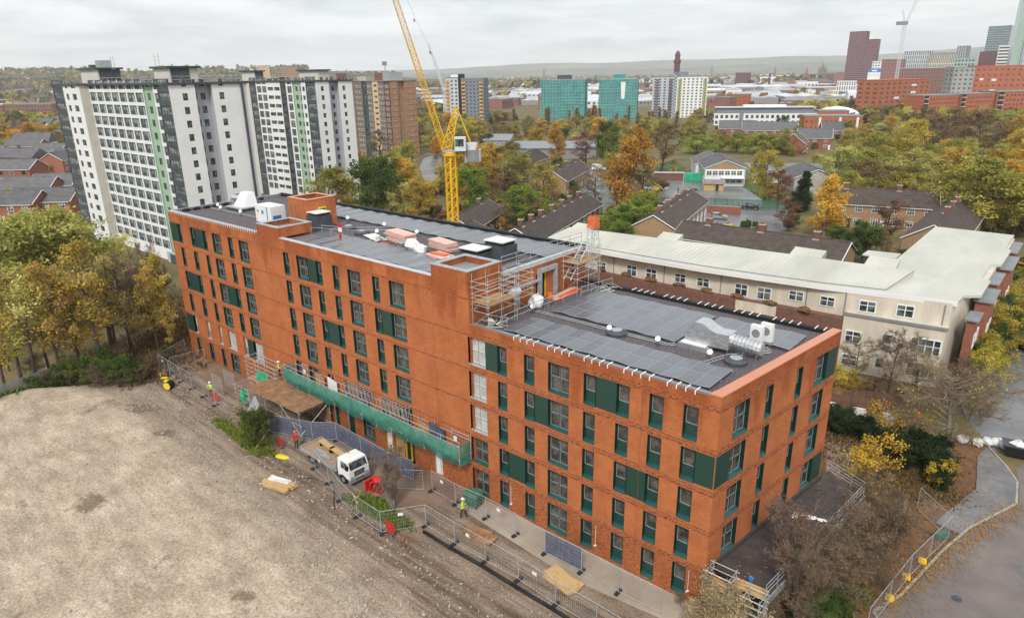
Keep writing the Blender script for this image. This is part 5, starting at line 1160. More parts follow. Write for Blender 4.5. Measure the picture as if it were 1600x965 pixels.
# fallen leaves on deck and road edge
pm('fallen_gold', (0.42, 0.22, 0.04), .8, .4, 4, space='World', col2=(0.25, 0.10, 0.02))
m = MB()
for i in range(2600):
    if i < 110: x, y, z = g.uniform(.9, 5), g.uniform(1, 15.5), 2.925
    else:
        q = Vector(KP[1]).lerp(Vector(KP[5]), g.random()) if g.random() < .5 else Vector((g.uniform(6, 12.5), g.uniform(2, 36)))
        x, y, z = q.x + g.gauss(0, .5), q.y + g.gauss(0, .4), .125
    s = g.uniform(.04, .085); a = g.uniform(0, 6); m.poly([(x + s*math.cos(a + k*1.57), y + s*math.sin(a + k*1.57), z + .02*(k % 2)) for k in range(4)], 'fallen_gold')
m.build('fallen_leaves', None, kind='stuff')
# palisade fences
def palisade(label, a, b, h, mat, step=.16, cat='fence'):
    a, b = Vector(a), Vector(b); l = (b - a).length; n = int(l / step); rz = math.atan2(b.y - a.y, b.x - a.x)
    t = thing('palisade_fence', label, cat, (a.x, a.y, 0), rz); pl = MB(); pl.box(0, -.012, .08, step * .62, .012, h, mat); pl.poly([(0, 0, h), (step * .62, 0, h), (step * .31, 0, h + .07)], mat); me = pl.mesh('pale')
    for i in range(min(n, 300)): ob('pale', me, t, (i * l / min(n, 300), 0, 0))
    m = MB(); [m.box(0, .014, z, l, .05, z + .06, mat) for z in (.4, h - .35)]; m.build('rail', t)
    m = MB(); k = int(l / 2.7); [m.box(l * i / k - .04, .05, 0, l * i / k + .04, .12, h - .1, mat) for i in range(k + 1)]; m.build('post', t)
palisade('grey palisade fence behind the left edge of the rubble mound', (-70.5, -27), (-73.3, -13.5), 2.4, 'mid_grey')
palisade('dark timber fence between the cream building and the shrubs', (-3.5, 34.2), (4.5, 38.2), 2.2, 'dark_brick', .2)

# ================================================================ cream apartment building behind
def unit_window(name, frame, pane, mull=1, trans=0, t=.07, d=.12):
    """1 x 1 window standing proud of a wall face, scaled when placed; outward is -y"""
    f = MB(); g = MB()
    f.box(0, -.04, 0, t, d, 1, frame); f.box(1 - t, -.04, 0, 1, d, 1, frame); f.box(t, -.04, 0, 1 - t, d, t, frame); f.box(t, -.04, 1 - t, 1 - t, d, 1, frame)
    for i in range(mull): x = (i + 1) / (mull + 1); f.box(x - t * .4, -.03, t, x + t * .4, d, 1 - t, frame)
    if trans: f.box(t, -.028, trans - t * .4, 1 - t, d, trans + t * .4, frame)
    g.poly([(t, -.004, t), (1 - t, -.004, t), (1 - t, -.004, 1 - t), (t, -.004, 1 - t)], pane)
    return f.mesh(name), g.mesh(name + '_pane')
UW = {'white1': unit_window('window', 'white_paint', 'far_glass', 1, .6), 'white2': unit_window('window', 'white_paint', 'far_glass', 2, .65, .06), 'white0': unit_window('window', 'white_paint', 'far_glass', 0, .5, .09),
      'dark1': unit_window('window', 'dark_grey', 'far_glass', 1, 0, .06), 'dark0': unit_window('window', 'dark_grey', 'far_glass', 0, 0, .08), 'white3': unit_window('window', 'white_paint', 'far_glass', 3, .55, .05)}
def window(parent, kind, loc, w, h, rz=0, pane=True, name='window'):
    f, p = UW[kind]; o = ob(name, f, parent, loc, rz, (w, 1, h))
    if pane: ob('pane', p, o)
    return o
cr = thing('cream_apartments', 'L shaped cream rendered flats with one long pale green metal roof', 'apartment building')
FR = [(-47, 45.9), (-31, 45.7), (-20, 45.9), (-12, 46.4), (-5, 46.6), (5.0, 48.4)]
m = MB(); pts = FR + [(6.6, 58), (6.6, 88), (-3.2, 88), (-3.2, 55.5), (-20, 54.5), (-47, 51)]
m.prism(pts, 0, 9.3, 'cream_wall'); m.build('wall', cr)
m = MB(); lo = [(-47, 45.0), (-31, 44.7), (-20, 44.8), (-12, 45.3), (-4.9, 45.5)]
m.prism(lo + [(-4.9, 46.7), (-12, 46.5), (-20, 46.0), (-31, 45.8), (-47, 46.0)], 0, 6.2, 'dark_brick'); m.build('wall', cr)
m = MB(); m.prism([(-4.88, 45.5), (5.1, 46.6), (5.1, 48.5), (-4.88, 46.7)], 0, 6.75, 'cream_wall'); m.build('wall', cr)
m = MB(); m.prism([(-4.95, 45.35), (5.3, 46.45), (5.3, 46.7), (-4.95, 45.6)], 6.752, 7.05, 'mid_grey'); m.build('terrace_edge', cr)
m = MB(); m.prism([(-17.5, 44.9), (-12.5, 45.2), (-12.5, 45.32), (-17.5, 45.02)], .3, 6.15, 'cream_wall'); m.build('wall_panel', cr)
# roofs: curved front eave, seams as real ribs
EV = [(-48, 44.9), (-40, 44.5), (-31, 44.4), (-22, 44.6), (-14, 45.4), (-8, 46.1), (-2, 47.2), (5.4, 48.6)]
m = MB()
front = EV + [(7.2, 50.5), (7.4, 89), (-3.9, 89), (-3.9, 56.2)]
m.prism([(-48, 44.9), (-40, 44.5), (-31, 44.4), (-22, 44.6), (-14, 45.4), (-8, 46.1), (-2, 47.2), (5.4, 48.6), (5.6, 51.4), (7.0, 52.6), (7.0, 59.5), (6.0, 60.4), (6.0, 67.8), (7.1, 68.6), (7.1, 78), (6.4, 79), (6.4, 89), (-3.9, 89), (-3.9, 56.2), (-20, 55.2), (-48, 51.8)], 9.3, 9.62, 'pale_roof'); m.build('roof', cr)
m = MB(); k = [(-48, 45.6), (-40, 45.2), (-31, 45.1), (-22, 45.3), (-14, 46.1), (-8, 46.8), (-1.6, 48.2)]; bk = [(-48, 51.6), (-40, 52.5), (-31, 53.4), (-22, 54.6), (-14, 55.3), (-8, 55.6), (-.4, 55.9)]
for i in range(6):
    a, b, c, d = k[i], k[i+1], bk[i+1], bk[i]
    m.hexa([(*a, 9.625), (*b, 9.625), (*c, 9.625), (*d, 9.625), (*a, 9.66), (*b, 9.66), (*c, 10.35), (*d, 10.35)], 'pale_roof')
    for s in range(12):
        u = s / 12; p = Vector((*a, 9.66)).lerp(Vector((*b, 9.66)), u); q = Vector((*d, 10.35)).lerp(Vector((*c, 10.35)), u)
        m.tube(p + Vector((0, 0, .015)), q + Vector((0, 0, .015)), .022, 'pale_roof', 3)
m.build('roof', cr)
m = MB()
for a, b in zip(EV, EV[1:]): m.hexa([(a[0], a[1] - .10, 9.02), (b[0], b[1] - .10, 9.02), (b[0], b[1] + .12, 9.02), (a[0], a[1] + .12, 9.02), (a[0], a[1] - .10, 9.58), (b[0], b[1] - .10, 9.58), (b[0], b[1] + .12, 9.58), (a[0], a[1] + .12, 9.58)], 'white_wall')
m.build('fascia', cr)
m = MB()
for a, b in zip(k, k[1:]): m.tube((*a, 9.68), (*b, 9.68), .05, 'mid_grey', 4)
m.tube((-1.6, 48.2, 9.7), (-.4, 55.9, 10.36), .07, 'mid_grey', 4); m.build('gutter', cr)
for i, (x, y, w_) in enumerate(((-33.5, 53.6, 3.2), (-15, 56.0, 4.0), (-6, 57, 3.5), (-47.6, 51.5, 3))):
    m = MB(); m.hexa([(x, y - 1.2, 10.0), (x + w_, y - 1.2, 10.0), (x + w_, y + 1.6, 10.0), (x, y + 1.6, 10.0), (x, y - 1.2, 10.1), (x + w_, y - 1.2, 10.1), (x + w_, y + 1.6, 10.9), (x, y + 1.6, 10.9)], 'pale_roof'); m.build('dormer', cr)
m = MB(); m.hexa([(-8.6, 66, 8.9), (-4.4, 66, 8.9), (-4.4, 69, 8.9), (-8.6, 69, 8.9), (-8.6, 66, 9.05), (-4.4, 66, 9.2), (-4.4, 69, 9.2), (-8.6, 69, 9.05)], 'pale_roof'); [m.tube((x, y, 0), (x, y, 8.9), .1, 'dark_grey') for x in (-8.2, -5) for y in (66.4, 68.6)]; m.build('porch', cr)
def fy(x):
    for (a, b), (c, d) in zip(FR, FR[1:]):
        if a <= x <= c: return b + (d - b) * (x - a) / (c - a), math.atan2(d - b, c - a)
    return FR[-1][1], .1
for x0, x1, z0, z1 in ((-39.0, -37.3, 6.3, 7.5), (-33.9, -32.2, 6.3, 7.9), (-30.8, -29.1, 6.3, 7.9), (-26.5, -24.8, 6.7, 7.9), (-23.3, -21.5, 6.7, 7.9), (-18.2, -16.5, 6.4, 8.0), (-15.4, -13.6, 6.4, 8.0), (-11.6, -9.8, 7.0, 8.2), (-8.0, -6.3, 7.0, 8.2), (-3.8, -2.0, 7.05, 8.4), (-.1, 1.7, 7.05, 8.5)):
    y, rz = fy((x0 + x1) / 2); window(cr, 'white1', (x0, y - .06 - (.5 * (x1 - x0)) * math.tan(rz), z0), x1 - x0, z1 - z0, rz)
def ly(x): return 45.5 + (x + 4.88) * 1.1 / 9.98
LRZ = math.atan2(1.1, 9.98)
for x0, x1, z0, z1, kd in ((-4.5, -2.8, 3.5, 5.0, 'white1'), (-4.5, -2.8, .7, 2.1, 'white1'), (-.6, .2, 4.3, 5.2, 'dark0'), (-.9, -.2, 1.3, 2.2, 'dark0'), (2.0, 5.0, 3.7, 5.5, 'white3'), (2.0, 5.0, .9, 2.6, 'white3')):
    window(cr, kd, (x0, ly(x0) - .06, z0), x1 - x0, z1 - z0, LRZ)
for y0, y1, x, z in ((49, 52, 7.3, 7.6), (53.5, 59, 7.9, 8.6), (61.5, 67, 7.5, 8.7), (69.5, 77, 8.0, 8.8), (80, 87, 7.5, 8.8)):
    m = MB(); m.box(6.5, y0, 0, x, y1, z, 'red_brick'); m.box(6.3, y0 - .3, z, x + .3, y1 + .3, z + .18, 'mid_grey'); m.build('brick_bay', cr)
    for i in range(2):
        for zz in (1.2, 4.2): window(cr, 'white0', (x + .05, y0 + .8 + i * 2.2, zz), 1.2, 1.6, R(90))
for x in (-44, -36, -28, -20, -9.5, -5.2, 4.4):
    y, rz = fy(x); m = MB(); m.tube((x, y - .1, 6.3), (x, y - .1, 9.1), .06, 'mid_grey', 5); m.build('downpipe', cr)
# planted window boxes on the terrace
for i in range(9):
    m = MB(); x = -42 + i * 4.1; m.blob((x, 45.2, 6.5), (.9, .3, .35), 'leaf_litter', i, .35, 8, 5); m.build('planter', cr)

# ================================================================ houses
def house(label, c, rz, Lr, W, eave, ridge, wall='house_brick', roof='roof_tile', win='white2', nw=4, storeys=2, chim=(), trim='white_paint', gable_win=0, white_panels=False, cat='house', grp=None, back=False, doors=True, gw=1.5):
    t = thing('terraced_house' if Lr > 16 else 'house', label, cat, (c[0], c[1], 0), rz, grp); x, y = Lr / 2, W / 2
    m = MB(); k = len(m.v); i = m.mi(wall)
    m.v += [(-x, -y, 0), (x, -y, 0), (x, y, 0), (-x, y, 0), (-x, -y, eave), (x, -y, eave), (x, y, eave), (-x, y, eave), (-x, 0, ridge - .12), (x, 0, ridge - .12)]
    for q in ((0, 1, 5, 4), (2, 3, 7, 6), (1, 2, 6, 9, 5), (3, 0, 4, 8, 7)): m.f.append(q); m.m.append(i)
    m.build('wall', t)
    o = .35; sl = (ridge - eave) / y; zb = eave - o * sl; m = MB()
    for s in (-1, 1):
        a = [(-x - .25, s * (y + o), zb), (x + .25, s * (y + o), zb), (x + .25, 0, ridge), (-x - .25, 0, ridge)]
        if s > 0: a = [a[1], a[0], a[3], a[2]]
        m.hexa([*a, *[(p[0], p[1], p[2] + .14) for p in a]], roof)
    n = max(2, int((y + o) / .42))    # tile courses as real steps
    for s in (-1, 1):
        for j in range(n):
            u = (j + .5) / n; yy = s * (y + o) * (1 - u); zz = zb + (ridge - zb) * u + .14
            m.hexa([(-x - .25, yy - .05, zz - .03), (x + .25, yy - .05, zz - .03), (x + .25, yy + .05, zz - .03), (-x - .25, yy + .05, zz - .03), (-x - .25, yy - .05, zz + .035), (x + .25, yy - .05, zz + .035), (x + .25, yy + .05, zz + .035), (-x - .25, yy + .05, zz + .035)], roof)
    m.tube((-x - .26, 0, ridge + .14), (x + .26, 0, ridge + .14), .13, roof, 6); rf = m.build('roof', t)
    m = MB()
    for e in (-1, 1):
        for s in (-1, 1): m.tube((e * (x + .28), s * (y + o), zb + .05), (e * (x + .28), 0, ridge + .05), .10, trim, 4)
        m.box(-x, e * (y + o) - .06, zb - .1, x, e * (y + o) + .06, zb + .04, trim)
    m.build('bargeboard', t)
    for cx in chim:
        m = MB(); m.box(cx - .5, -.4, ridge - .5, cx + .5, .4, ridge + 1.1, 'dark_brick'); m.box(cx - .56, -.46, ridge + 1.1, cx + .56, .46, ridge + 1.22, 'concrete'); m.tube((cx - .2, 0, ridge + 1.2), (cx - .2, 0, ridge + 1.55), .11, 'rust', 6); m.tube((cx + .2, 0, ridge + 1.2), (cx + .2, 0, ridge + 1.5), .11, 'rust', 6)
        m.box(cx - .55, -.75, ridge - .18, cx + .55, -.42, ridge - .02, 'concrete'); m.build('chimney', rf)
    for s, rr in (((-1, 0),) + (((1, math.pi),) if back else ())):
        for i in range(nw):
            u = -x + Lr * (i + .5) / nw
            for fl in range(storeys):
                z = (.95 if fl == 0 else eave - 1.75)
                if white_panels: mm = MB(); mm.box(u - gw * .75, -y - .06, .3, u + gw * .75, -y - .01, eave - .3, 'white_wall'); mm.build('panel', t) if fl == 0 and s < 0 else None
                window(t, win, (u - gw / 2 if s < 0 else u + gw / 2, s * (y + .07), z), gw, 1.25, rr)
            if doors and s < 0 and i % 2 == 0:
                mm = MB(); mm.box(u + gw * .75, -y - .08, 0, u + gw * .75 + .9, -y, 2.05, ('green_frame', 'dark_brick', 'white_paint')[i % 3]); mm.build('door', t)
    for e in (-1, 1):
        if gable_win: window(t, 'white0', (e * (x + .07), -.4 * (-e) * -1, eave - 1.5), .7, 1.0, R(90) * e)
    return t
house('long buff brick terrace with dark tiled roof just behind the cream flats', (-28.6, 81.2), 0, 29, 8.4, 4.9, 7.0, nw=9, chim=(-9.5, 0.2, 9.4), gw=1.4)
house('terrace with white wall panels and skylights, gable towards the long dark roof', (-54.2, 98.5), R(104), 33, 8, 4.8, 7.0, 'house_brick', 'roof_tile', 'white1', 8, chim=(-12, -5, 3, 10), white_panels=True)
house('long diagonal brick terrace with many chimneys behind the tall roof', (-70.0, 77), R(106.5), 41, 8, 4.8, 7.0, 'dark_brick', 'roof_tile', 'white1', 11, chim=(-18, -13, -8, -2, 4, 9, 15), doors=True)
house('terrace with plain buff gable facing the crane side trees', (-107.6, 132.4), R(111), 29, 8, 5.0, 7.5, 'house_brick', 'roof_tile', 'white1', 7, chim=(-9, 0, 9), gable_win=1)
house('half hidden terrace with brick porches behind the buff gabled one', (-137.5, 148), R(106), 30, 8, 5.0, 7.5, 'house_brick', 'roof_tile', 'white1', 7, chim=(-8, 6))
house('buff semi terrace facing the camera behind the golden birch', (-20.9, 133.2), R(15), 20, 9, 5.3, 8.0, nw=6, chim=(-8, 2.5))
house('dark roofed terrace running away, gable end beside the cream roof', (-6.2, 117.0), R(91.6) + math.pi, 33, 9, 4.9, 7.6, nw=8, chim=(-10, -4, 3), win='white1')
house('low bungalow roof beside the yellow crane mast', (-89, 72), R(114), 22, 8.5, 3.6, 5.9, 'dark_brick', 'roof_tile', 'white1', 5, 1, chim=(5,))
house('lower bungalow roof just behind the tall roof edge', (-79.5, 58), R(114), 16, 9, 3.0, 4.9, 'dark_brick', 'roof_tile', 'white1', 3, 1)
house('brick house with grey roof at the right edge among yellow trees', (-5.18,252.16), R(35), 16, 9, 5, 8, 'house_brick', 'slate_roof', 'white1', 4, chim=(4,))
# red brick estate left of the white towers
LE = [(30, 250, 40, 26, 'long red brick block at the back of the estate, white gablet in its middle', 3), (22, 292, 38, 20, 'tall red brick block in the middle row at the left edge', 3), (84, 252, 36, 15, 'grey roofed house end-on beside the yellow shrub of the estate', 2),
      (100, 268, 128, 12, 'red brick house with plain orange gable next to the white tower', 2), (112, 262, 40, 10, 'small red brick house half hidden by the white tower', 2), (56, 318, 42, 15, 'red brick house with white windows in the front row of the estate', 2), (98, 312, 40, 13, 'red brick house with white windows closest to the tower in the front row', 2),
      (20, 345, 40, 18, 'grey roofed red brick house lowest at the left edge', 2), (82, 340, 42, 16, 'red brick house with twin gables behind the near yellow treetops', 2), (8, 318, 40, 12, 'red brick house with white windows cut by the left edge', 2)]
LP = [(-359.01,59.23), (-263.12,31.64), (-338.78,66.82), (-294.27,56.63), (-305.46,63.01), (-218.72,25.16), (-219.58,32.39), (-193.9,12.87), (-190.18,20.65), (-226.43,19.62)]
for (a, b, rz, l, lb, st), p in zip(LE, LP):
    h = 5.0 if st == 2 else 6.4
    house(lb, p, R(rz), l, 9, h, h + 2.6, 'red_brick', 'slate_roof', 'white1', max(2, int(l / 3.6)), st, trim='white_paint', cat='house', gw=1.5)
# houses near the far side of the green
for (px, lb, rz, l), p in zip(((0, 'grey roofed brick house with white gable trim left of the cluster beyond the willows', 20, 14), (1, 'brick house with steep dark hipped roof in the cluster beyond the willows', 100, 12), (2, 'brick house with white bargeboards at the right of the cluster beyond the willows', 30, 12), (3, 'low brick terrace behind the willows under the white flats', 25, 26), (4, 'grey roofed brick house peeping between the willows and the white flats', 25, 18)),
                              ((-85.74,289.56), (-85.72,265.03), (-91.62,337.07), (-118.01,321.27), (-135.88,323.49))):
    house(lb, p, R(rz), l, 9, 5, 8.6, 'red_brick', 'slate_roof', 'white1', max(2, int(l / 4)), 2)
# school
house('school hall with grey roof, buff gable and blue and white window band', (-78.8, 177.2), R(121) + math.pi, 22, 12, 5.2, 7.6, 'pale_green', 'slate_roof', 'white3', 4, 1, gw=2.6, cat='school')
sc = thing('school_front', 'white fronted school wing with rows of blue windows under the buff gable', 'school', (-73.2, 167.4, 0), R(31))
m = MB(); m.box(-5.8, -.2, 0, 5.8, 2.2, 5.0, 'white_wall'); m.poly([(-5.8, -.21, 5.0), (5.8, -.21, 5.0), (0, -.21, 7.4)], 'house_brick'); m.poly([(5.8, 2.2, 5.0), (-5.8, 2.2, 5.0), (0, 2.2, 7.4)], 'house_brick'); m.build('wall', sc)
for i in range(6):
    window(sc, 'white1', (-5.4 + i * 1.8, -.28, 3.2), 1.6, 1.4); window(sc, 'white1', (-5.4 + i * 1.8, -.28, .9), 1.6, 1.0)
m = MB(); m.box(-1, -2.2, 2.4, 5.8, -.21, 2.6, 'white_wall'); m.build('canopy', sc)
house('grey roofed school wing left of the buff gable', (-88.5, 190), R(121), 18, 11, 4.2, 6.8, 'white_wall', 'slate_roof', 'white2', 3, 1, cat='school')
house('flat low school wing with skylights right of the buff gable', (-62, 190), R(31), 24, 14, 4.2, 4.9, 'white_wall', 'mid_grey', 'white2', 8, 1, cat='school')
house('school block with pale gables behind the yellow weeping tree', (-50.5, 175), R(121), 18, 12, 4.6, 6.8, 'concrete', 'slate_roof', 'white2', 4, 1, cat='school')
t = house('small orange timber shed in the school yard', (-72.4, 158.5), R(25), 5.6, 4.2, 2.2, 2.8, 'hivis_orange' if 0 else 'timber_new', 'mid_grey', 'white0', 1, 1, doors=True, cat='shed', gw=.7)
pm('shed_orange', (0.72, 0.27, 0.03), .8, .12, 2)
t.children[0].data.materials[0] = MATS['shed_orange']
t = thing('storage_container', 'green storage container beside the school', 'container', (-84.5, 170.5, 0), R(31)); m = MB(); m.box(-3, -1.2, .1, 3, 1.2, 2.6, 'green_sheet'); [m.box(-3 + i * .5, -1.24, .2, -2.8 + i * .5, -1.2, 2.5, 'green_sheet') for i in range(12)]; m.build('body', t); m = MB(); m.box(3, -1.1, .2, 3.05, 1.1, 2.5, 'green_plastic'); m.build('door', t)
t = thing('brown_shelter', 'long low brown timber shelter left of the green container', 'shelter', (-92.5, 168.5, 0), R(31)); m = MB(); m.box(-4.5, -1.2, 0, 4.5, 1.2, 2.3, 'dark_brick'); m.build('wall', t); m = MB(); m.box(-4.8, -1.5, 2.3, 4.8, 1.5, 2.5, 'concrete'); m.build('roof', t)
t = thing('paint_patch', 'pale blue painted circle on the school yard', 'yard marking', (-88, 152, .012), .3); m = MB(); pm('yard_blue', (.25, .42, .62), .5, .2, 1); m.poly([(4 * math.cos(a * .3142), 2.5 * math.sin(a * .3142), 0) for a in range(20)], 'yard_blue'); m.build('marking', t)
person('child in a dark coat standing in the school yard', (-77.6, 146.2, .01), 1, vest='dark_cloth', helmet='dark_cloth', s=.95)
person('child in a yellow coat standing in the school yard', (-75.0, 148, .01), 2, vest='yellow_plastic', helmet='dark_cloth', s=.95)
# long grey works building beyond the trees
t = thing('works_building', 'long grey metal roofed building with a raised box at its left end', 'building', (-166, 197, 0), R(32)); m = MB(); m.box(-22, -6, 0, 22, 6, 4.2, 'mid_grey'); m.build('wall', t)
m = MB(); m.hexa([(-22.4, -6.5, 4.2), (22.4, -6.5, 4.2), (22.4, 6.4, 4.2), (-22.4, 6.4, 4.2), (-22.4, -6.5, 4.35), (22.4, -6.5, 4.35), (22.4, 6.4, 6.2), (-22.4, 6.4, 6.2)], 'coping_grey'); m.build('roof', t)
m = MB(); m.box(-25, -4, 0, -14, 5, 7.2, 'mid_grey'); m.hexa([(-25.4, -4.4, 7.2), (-13.6, -4.4, 7.2), (-13.6, 5.4, 7.2), (-25.4, 5.4, 7.2), (-25.4, -4.4, 7.4), (-13.6, -4.4, 7.4), (-13.6, 5.4, 9.2), (-25.4, 5.4, 9.2)], 'coping_grey'); m.build('raised_box', t)
for i in range(5): window(t, 'white2', (-24 + i * 2, -4.08, 5.4), 1.7, 1.2)
# cars
pm('car_black', (.02, .022, .025), .25, .1, 2, spec=.7); pm('car_silver', (.42, .44, .46), .3, .1, 2, metal=.4, spec=.6); pm('car_white', (.72, .72, .71), .3, .05, 2, spec=.6); pm('car_blue', (.05, .09, .2), .3, .1, 2, spec=.6)
def car(label, loc, rz, mat, van=False):
    t = thing('parked_van' if van else 'parked_car', label, 'van' if van else 'car', (*loc, .016), rz)
    Lc, Wc, H = (5.0, 1.95, 2.2) if van else (4.3, 1.75, 1.45); m = MB(); x, y = Lc / 2, Wc / 2
    if van: pr = [(-x, .35), (x, .35), (x, .95), (x - .9, 1.15), (x - 1.5, 2.1), (-x + .1, 2.2), (-x, 1.9)]
    else: pr = [(-x, .35), (x, .35), (x + .02, .7), (x - .25, .85), (x - 1.15, .95), (-x + .3, .95), (-x - .02, .8)]
    def side(pr, yy, inset=0): return [(a, yy, b) for a, b in pr]
    n = len(pr); m.v = side(pr, -y) + side(pr, y); m.mi(mat); m.f = [tuple(range(n)), tuple(range(2*n - 1, n - 1, -1))] + [(a, n + a, n + (a+1) % n, (a+1) % n) for a in range(n)]; m.m = [0] * len(m.f); m.build('body', t)
    if not van:
        m = MB(); m.hexa([(-x + .35, -y + .05, .95), (x - 1.2, -y + .05, .95), (x - 1.2, y - .05, .95), (-x + .35, y - .05, .95), (-x + .85, -y + .22, H), (x - 2.0, -y + .22, H), (x - 2.0, y - .22, H), (-x + .85, y - .22, H)], 'far_glass'); c = m.build('cabin_glass', t)
        m = MB(); m.box(-x + .85, -y + .2, H, x - 2.0, y - .2, H + .04, mat); m.build('roof', t)
    else:
        m = MB(); m.poly([(x - .88, -y + .1, 1.19), (x - .88, y - .1, 1.19), (x - 1.46, y - .2, 2.07), (x - 1.46, -y + .2, 2.07)], 'far_glass'); m.v = [(a + .02, b, c) for a, b, c in m.v]; m.build('windscreen', t)
    for wx in (-x + .8, x - .85):
        for wy in (-y + .06, y - .06): m = MB(); m.tube((wx, wy - .1, .32), (wx, wy + .1, .32), .32, 'rubber', 12); o = m.build('wheel', t); m = MB(); m.tube((wx, wy - .11, .32), (wx, wy + .11, .32), .18, 'steel', 8); m.build('rim', o)
    for s in (-1, 1): m = MB(); m.box(x - .06, s * (y - .42) - .18, .58, x + .03, s * (y - .42) + .18, .72, 'white_paint'); m.build('headlight', t); m = MB(); m.box(-x - .03, s * (y - .3) - .14, .66, -x + .03, s * (y - .3) + .14, .78, 'red_plastic'); m.build('tail_light', t)
    return t
for p, rz, mt, lb, v in (((-51.69,135.1), .35, 'car_black', 'black car parked by the school railings', 0), ((-52.99,119.07), .3, 'car_silver', 'dark silver car parked behind the brick wall of the parking court', 0), ((-103.24,149.75), 1.9, 'car_white', 'white van parked on the lane between the terraces', 1), ((-98.09,132.42), .4, 'car_silver', 'silver car parked at the end of the diagonal terrace', 0),
                       ((-121.42,177.67), .4, 'car_black', 'black car on the far lane beyond the buff terrace', 0), ((-124.28,175.74), .4, 'car_white', 'white van on the far lane beyond the buff terrace', 1), ((-266.34,45.26), .6, 'car_silver', 'silver car parked in the red brick estate beside the lamp post', 0), ((-268.05,47.83), .6, 'car_white', 'white car parked against the orange gable in the estate', 0), ((-266.1,43.59), .6, 'car_blue', 'blue car parked in the red brick estate', 0)): car(lb, p, rz, mt, v)
# yard walls, fence of the school
t = thing('brick_wall', 'red brick yard wall round the parking court', 'wall', (-54.5, 125.5, 0), .3); m = MB(); m.box(-4, -.12, 0, 4, .12, 1.9, 'red_brick'); m.build('wall_body', t); m = MB(); m.box(-4.05, -.17, 1.9, 4.05, .17, 2.0, 'concrete'); m.build('coping', t)
palisade('dark green school railings between the yard and the parking court', (-66, 131), (-41, 141), 2.2, 'green_plastic', .3)
t = thing('street_lamp', 'grey street lamp in the red brick estate', 'street lamp', (*(-266.5,43.31), 0)); m = MB(); m.tube((0, 0, 0), (0, 0, 6), .07, 'galv', 6, .05); m.build('column', t); m = MB(); m.tube((0, 0, 5.9), (.9, .2, 6.2), .04, 'galv'); m.box(.7, .1, 6.15, 1.2, .35, 6.28, 'galv'); m.build('lantern', t)
t = thing('street_lamp', 'dark street lamp on the street beyond the cream flats', 'street lamp', (9.2, 64, .1)); m = MB(); m.tube((0, 0, 0), (0, 0, 7), .08, 'dark_grey', 6, .06); m.build('column', t); m = MB(); m.tube((0, 0, 6.9), (.9, -.2, 7.1), .04, 'dark_grey'); m.box(.7, -.3, 7.05, 1.3, -.1, 7.18, 'dark_grey'); m.build('lantern', t)
# waste by the road bend
sp = [(10.6, 35.2), (11.3, 35.9), (12.0, 36.3), (12.6, 36.1), (14.6, 36.8), (9.4, 35.0)]
for i, ((x, y), lb) in enumerate(zip(sp, ('white bulging rubble sack nearest the bare tree by the road bend', 'pinkish rubble sack second along the road bend', 'white rubble sack third along the road bend', 'white rubble sack touching the black skip', 'white rubble sack on the far side of the black skip', 'white sack half hidden behind the bare tree trunk'))): sack(lb, x, y, .02, 1.0, i + 20)
t = thing('waste_skip', 'black waste skip heaped with rubbish at the road bend', 'skip', (13.6, 35.3, .02), .15); m = MB(); m.hexa([(-.8, -.6, .1), (.8, -.6, .1), (.8, .6, .1), (-.8, .6, .1), (-1.2, -.75, 1.1), (1.2, -.75, 1.1), (1.2, .75, 1.1), (-1.2, .75, 1.1)], 'black'); m.build('body', t); m = MB(); m.box(-1.25, -.8, 1.1, 1.25, .8, 1.2, 'dark_grey'); m.build('rim', t); m = MB(); m.blob((0, 0, 1.2), (1.0, .6, .35), 'bag_white', 9, .4); m.blob((.4, 0, 1.3), (.4, .4, .3), 'dark_grey', 5, .4); m.build('rubbish', t)
for i, (x, y) in enumerate(((-2.2, 33.4), (.6, 33.8), (3.2, 34.4))):
    t = thing('planter_box', ('first', 'second', 'third')[i] + ' white open crate along the timber fence, counting from the brick building', 'crate', (x, y, 0), .2); m = MB()
    for q in ((-.6, -.45, .6, -.38), (-.6, .38, .6, .45), (-.6, -.38, -.53, .38), (.53, -.38, .6, .38)): m.box(q[0], q[1], .02, q[2], q[3], 1.1, 'bag_white')
    m.build('side', t); m = MB(); m.box(-.5, -.36, .8, .5, .36, .9, 'concrete'); m.build('filling', t)
t = thing('red_ball', 'bright red balloon shape by the yellow shrub at the timber fence', 'ball', (5.4, 35.2, 1.6)); m = MB(); m.blob((0, 0, 0), (.32, .32, .32), 'red_plastic', 1, .02, 12, 8); m.build('ball', t, smooth=True); m = MB(); m.tube((0, 0, -1.6), (0, 0, -.3), .02, 'steel'); m.build('stick', t)

# ================================================================ tower blocks
UW['bay'] = None
def bay_mesh():
    f = MB(); g = MB(); p = 'dark_grey'
    f.box(0, -.02, 0, .05, .2, 1, p); f.box(.95, -.02, 0, 1, .2, 1, p); f.box(.05, -.02, .94, .95, .2, 1, p); f.box(.05, -.03, 0, .95, .2, .44, p)
    for x in (.33, .62): f.box(x, -.015, .44, x + .03, .2, .94, 'mid_grey')
    f.box(.66, -.04, .03, .80, -.029, .80, 'pale_cyan')
    g.poly([(.05, .05, .44), (.95, .05, .44), (.95, .05, .94), (.05, .05, .94)], 'bay_glass'); return f.mesh('balcony_window'), g.mesh('balcony_pane')
pm('pale_cyan', (0.38, 0.52, 0.53), .4, .1, 2, spec=.5)
pm('tower_brick', (0.36, 0.22, 0.135), .9, .12, .6); pm('tower_brown', (0.20, 0.155, 0.12), .9, .2, .5); pm('tower_buff', (0.62, 0.45, 0.29), .85, .06, .5); pm('tower_red', (0.42, 0.10, 0.06), .8, .1, 1)
UW['bay'] = bay_mesh()
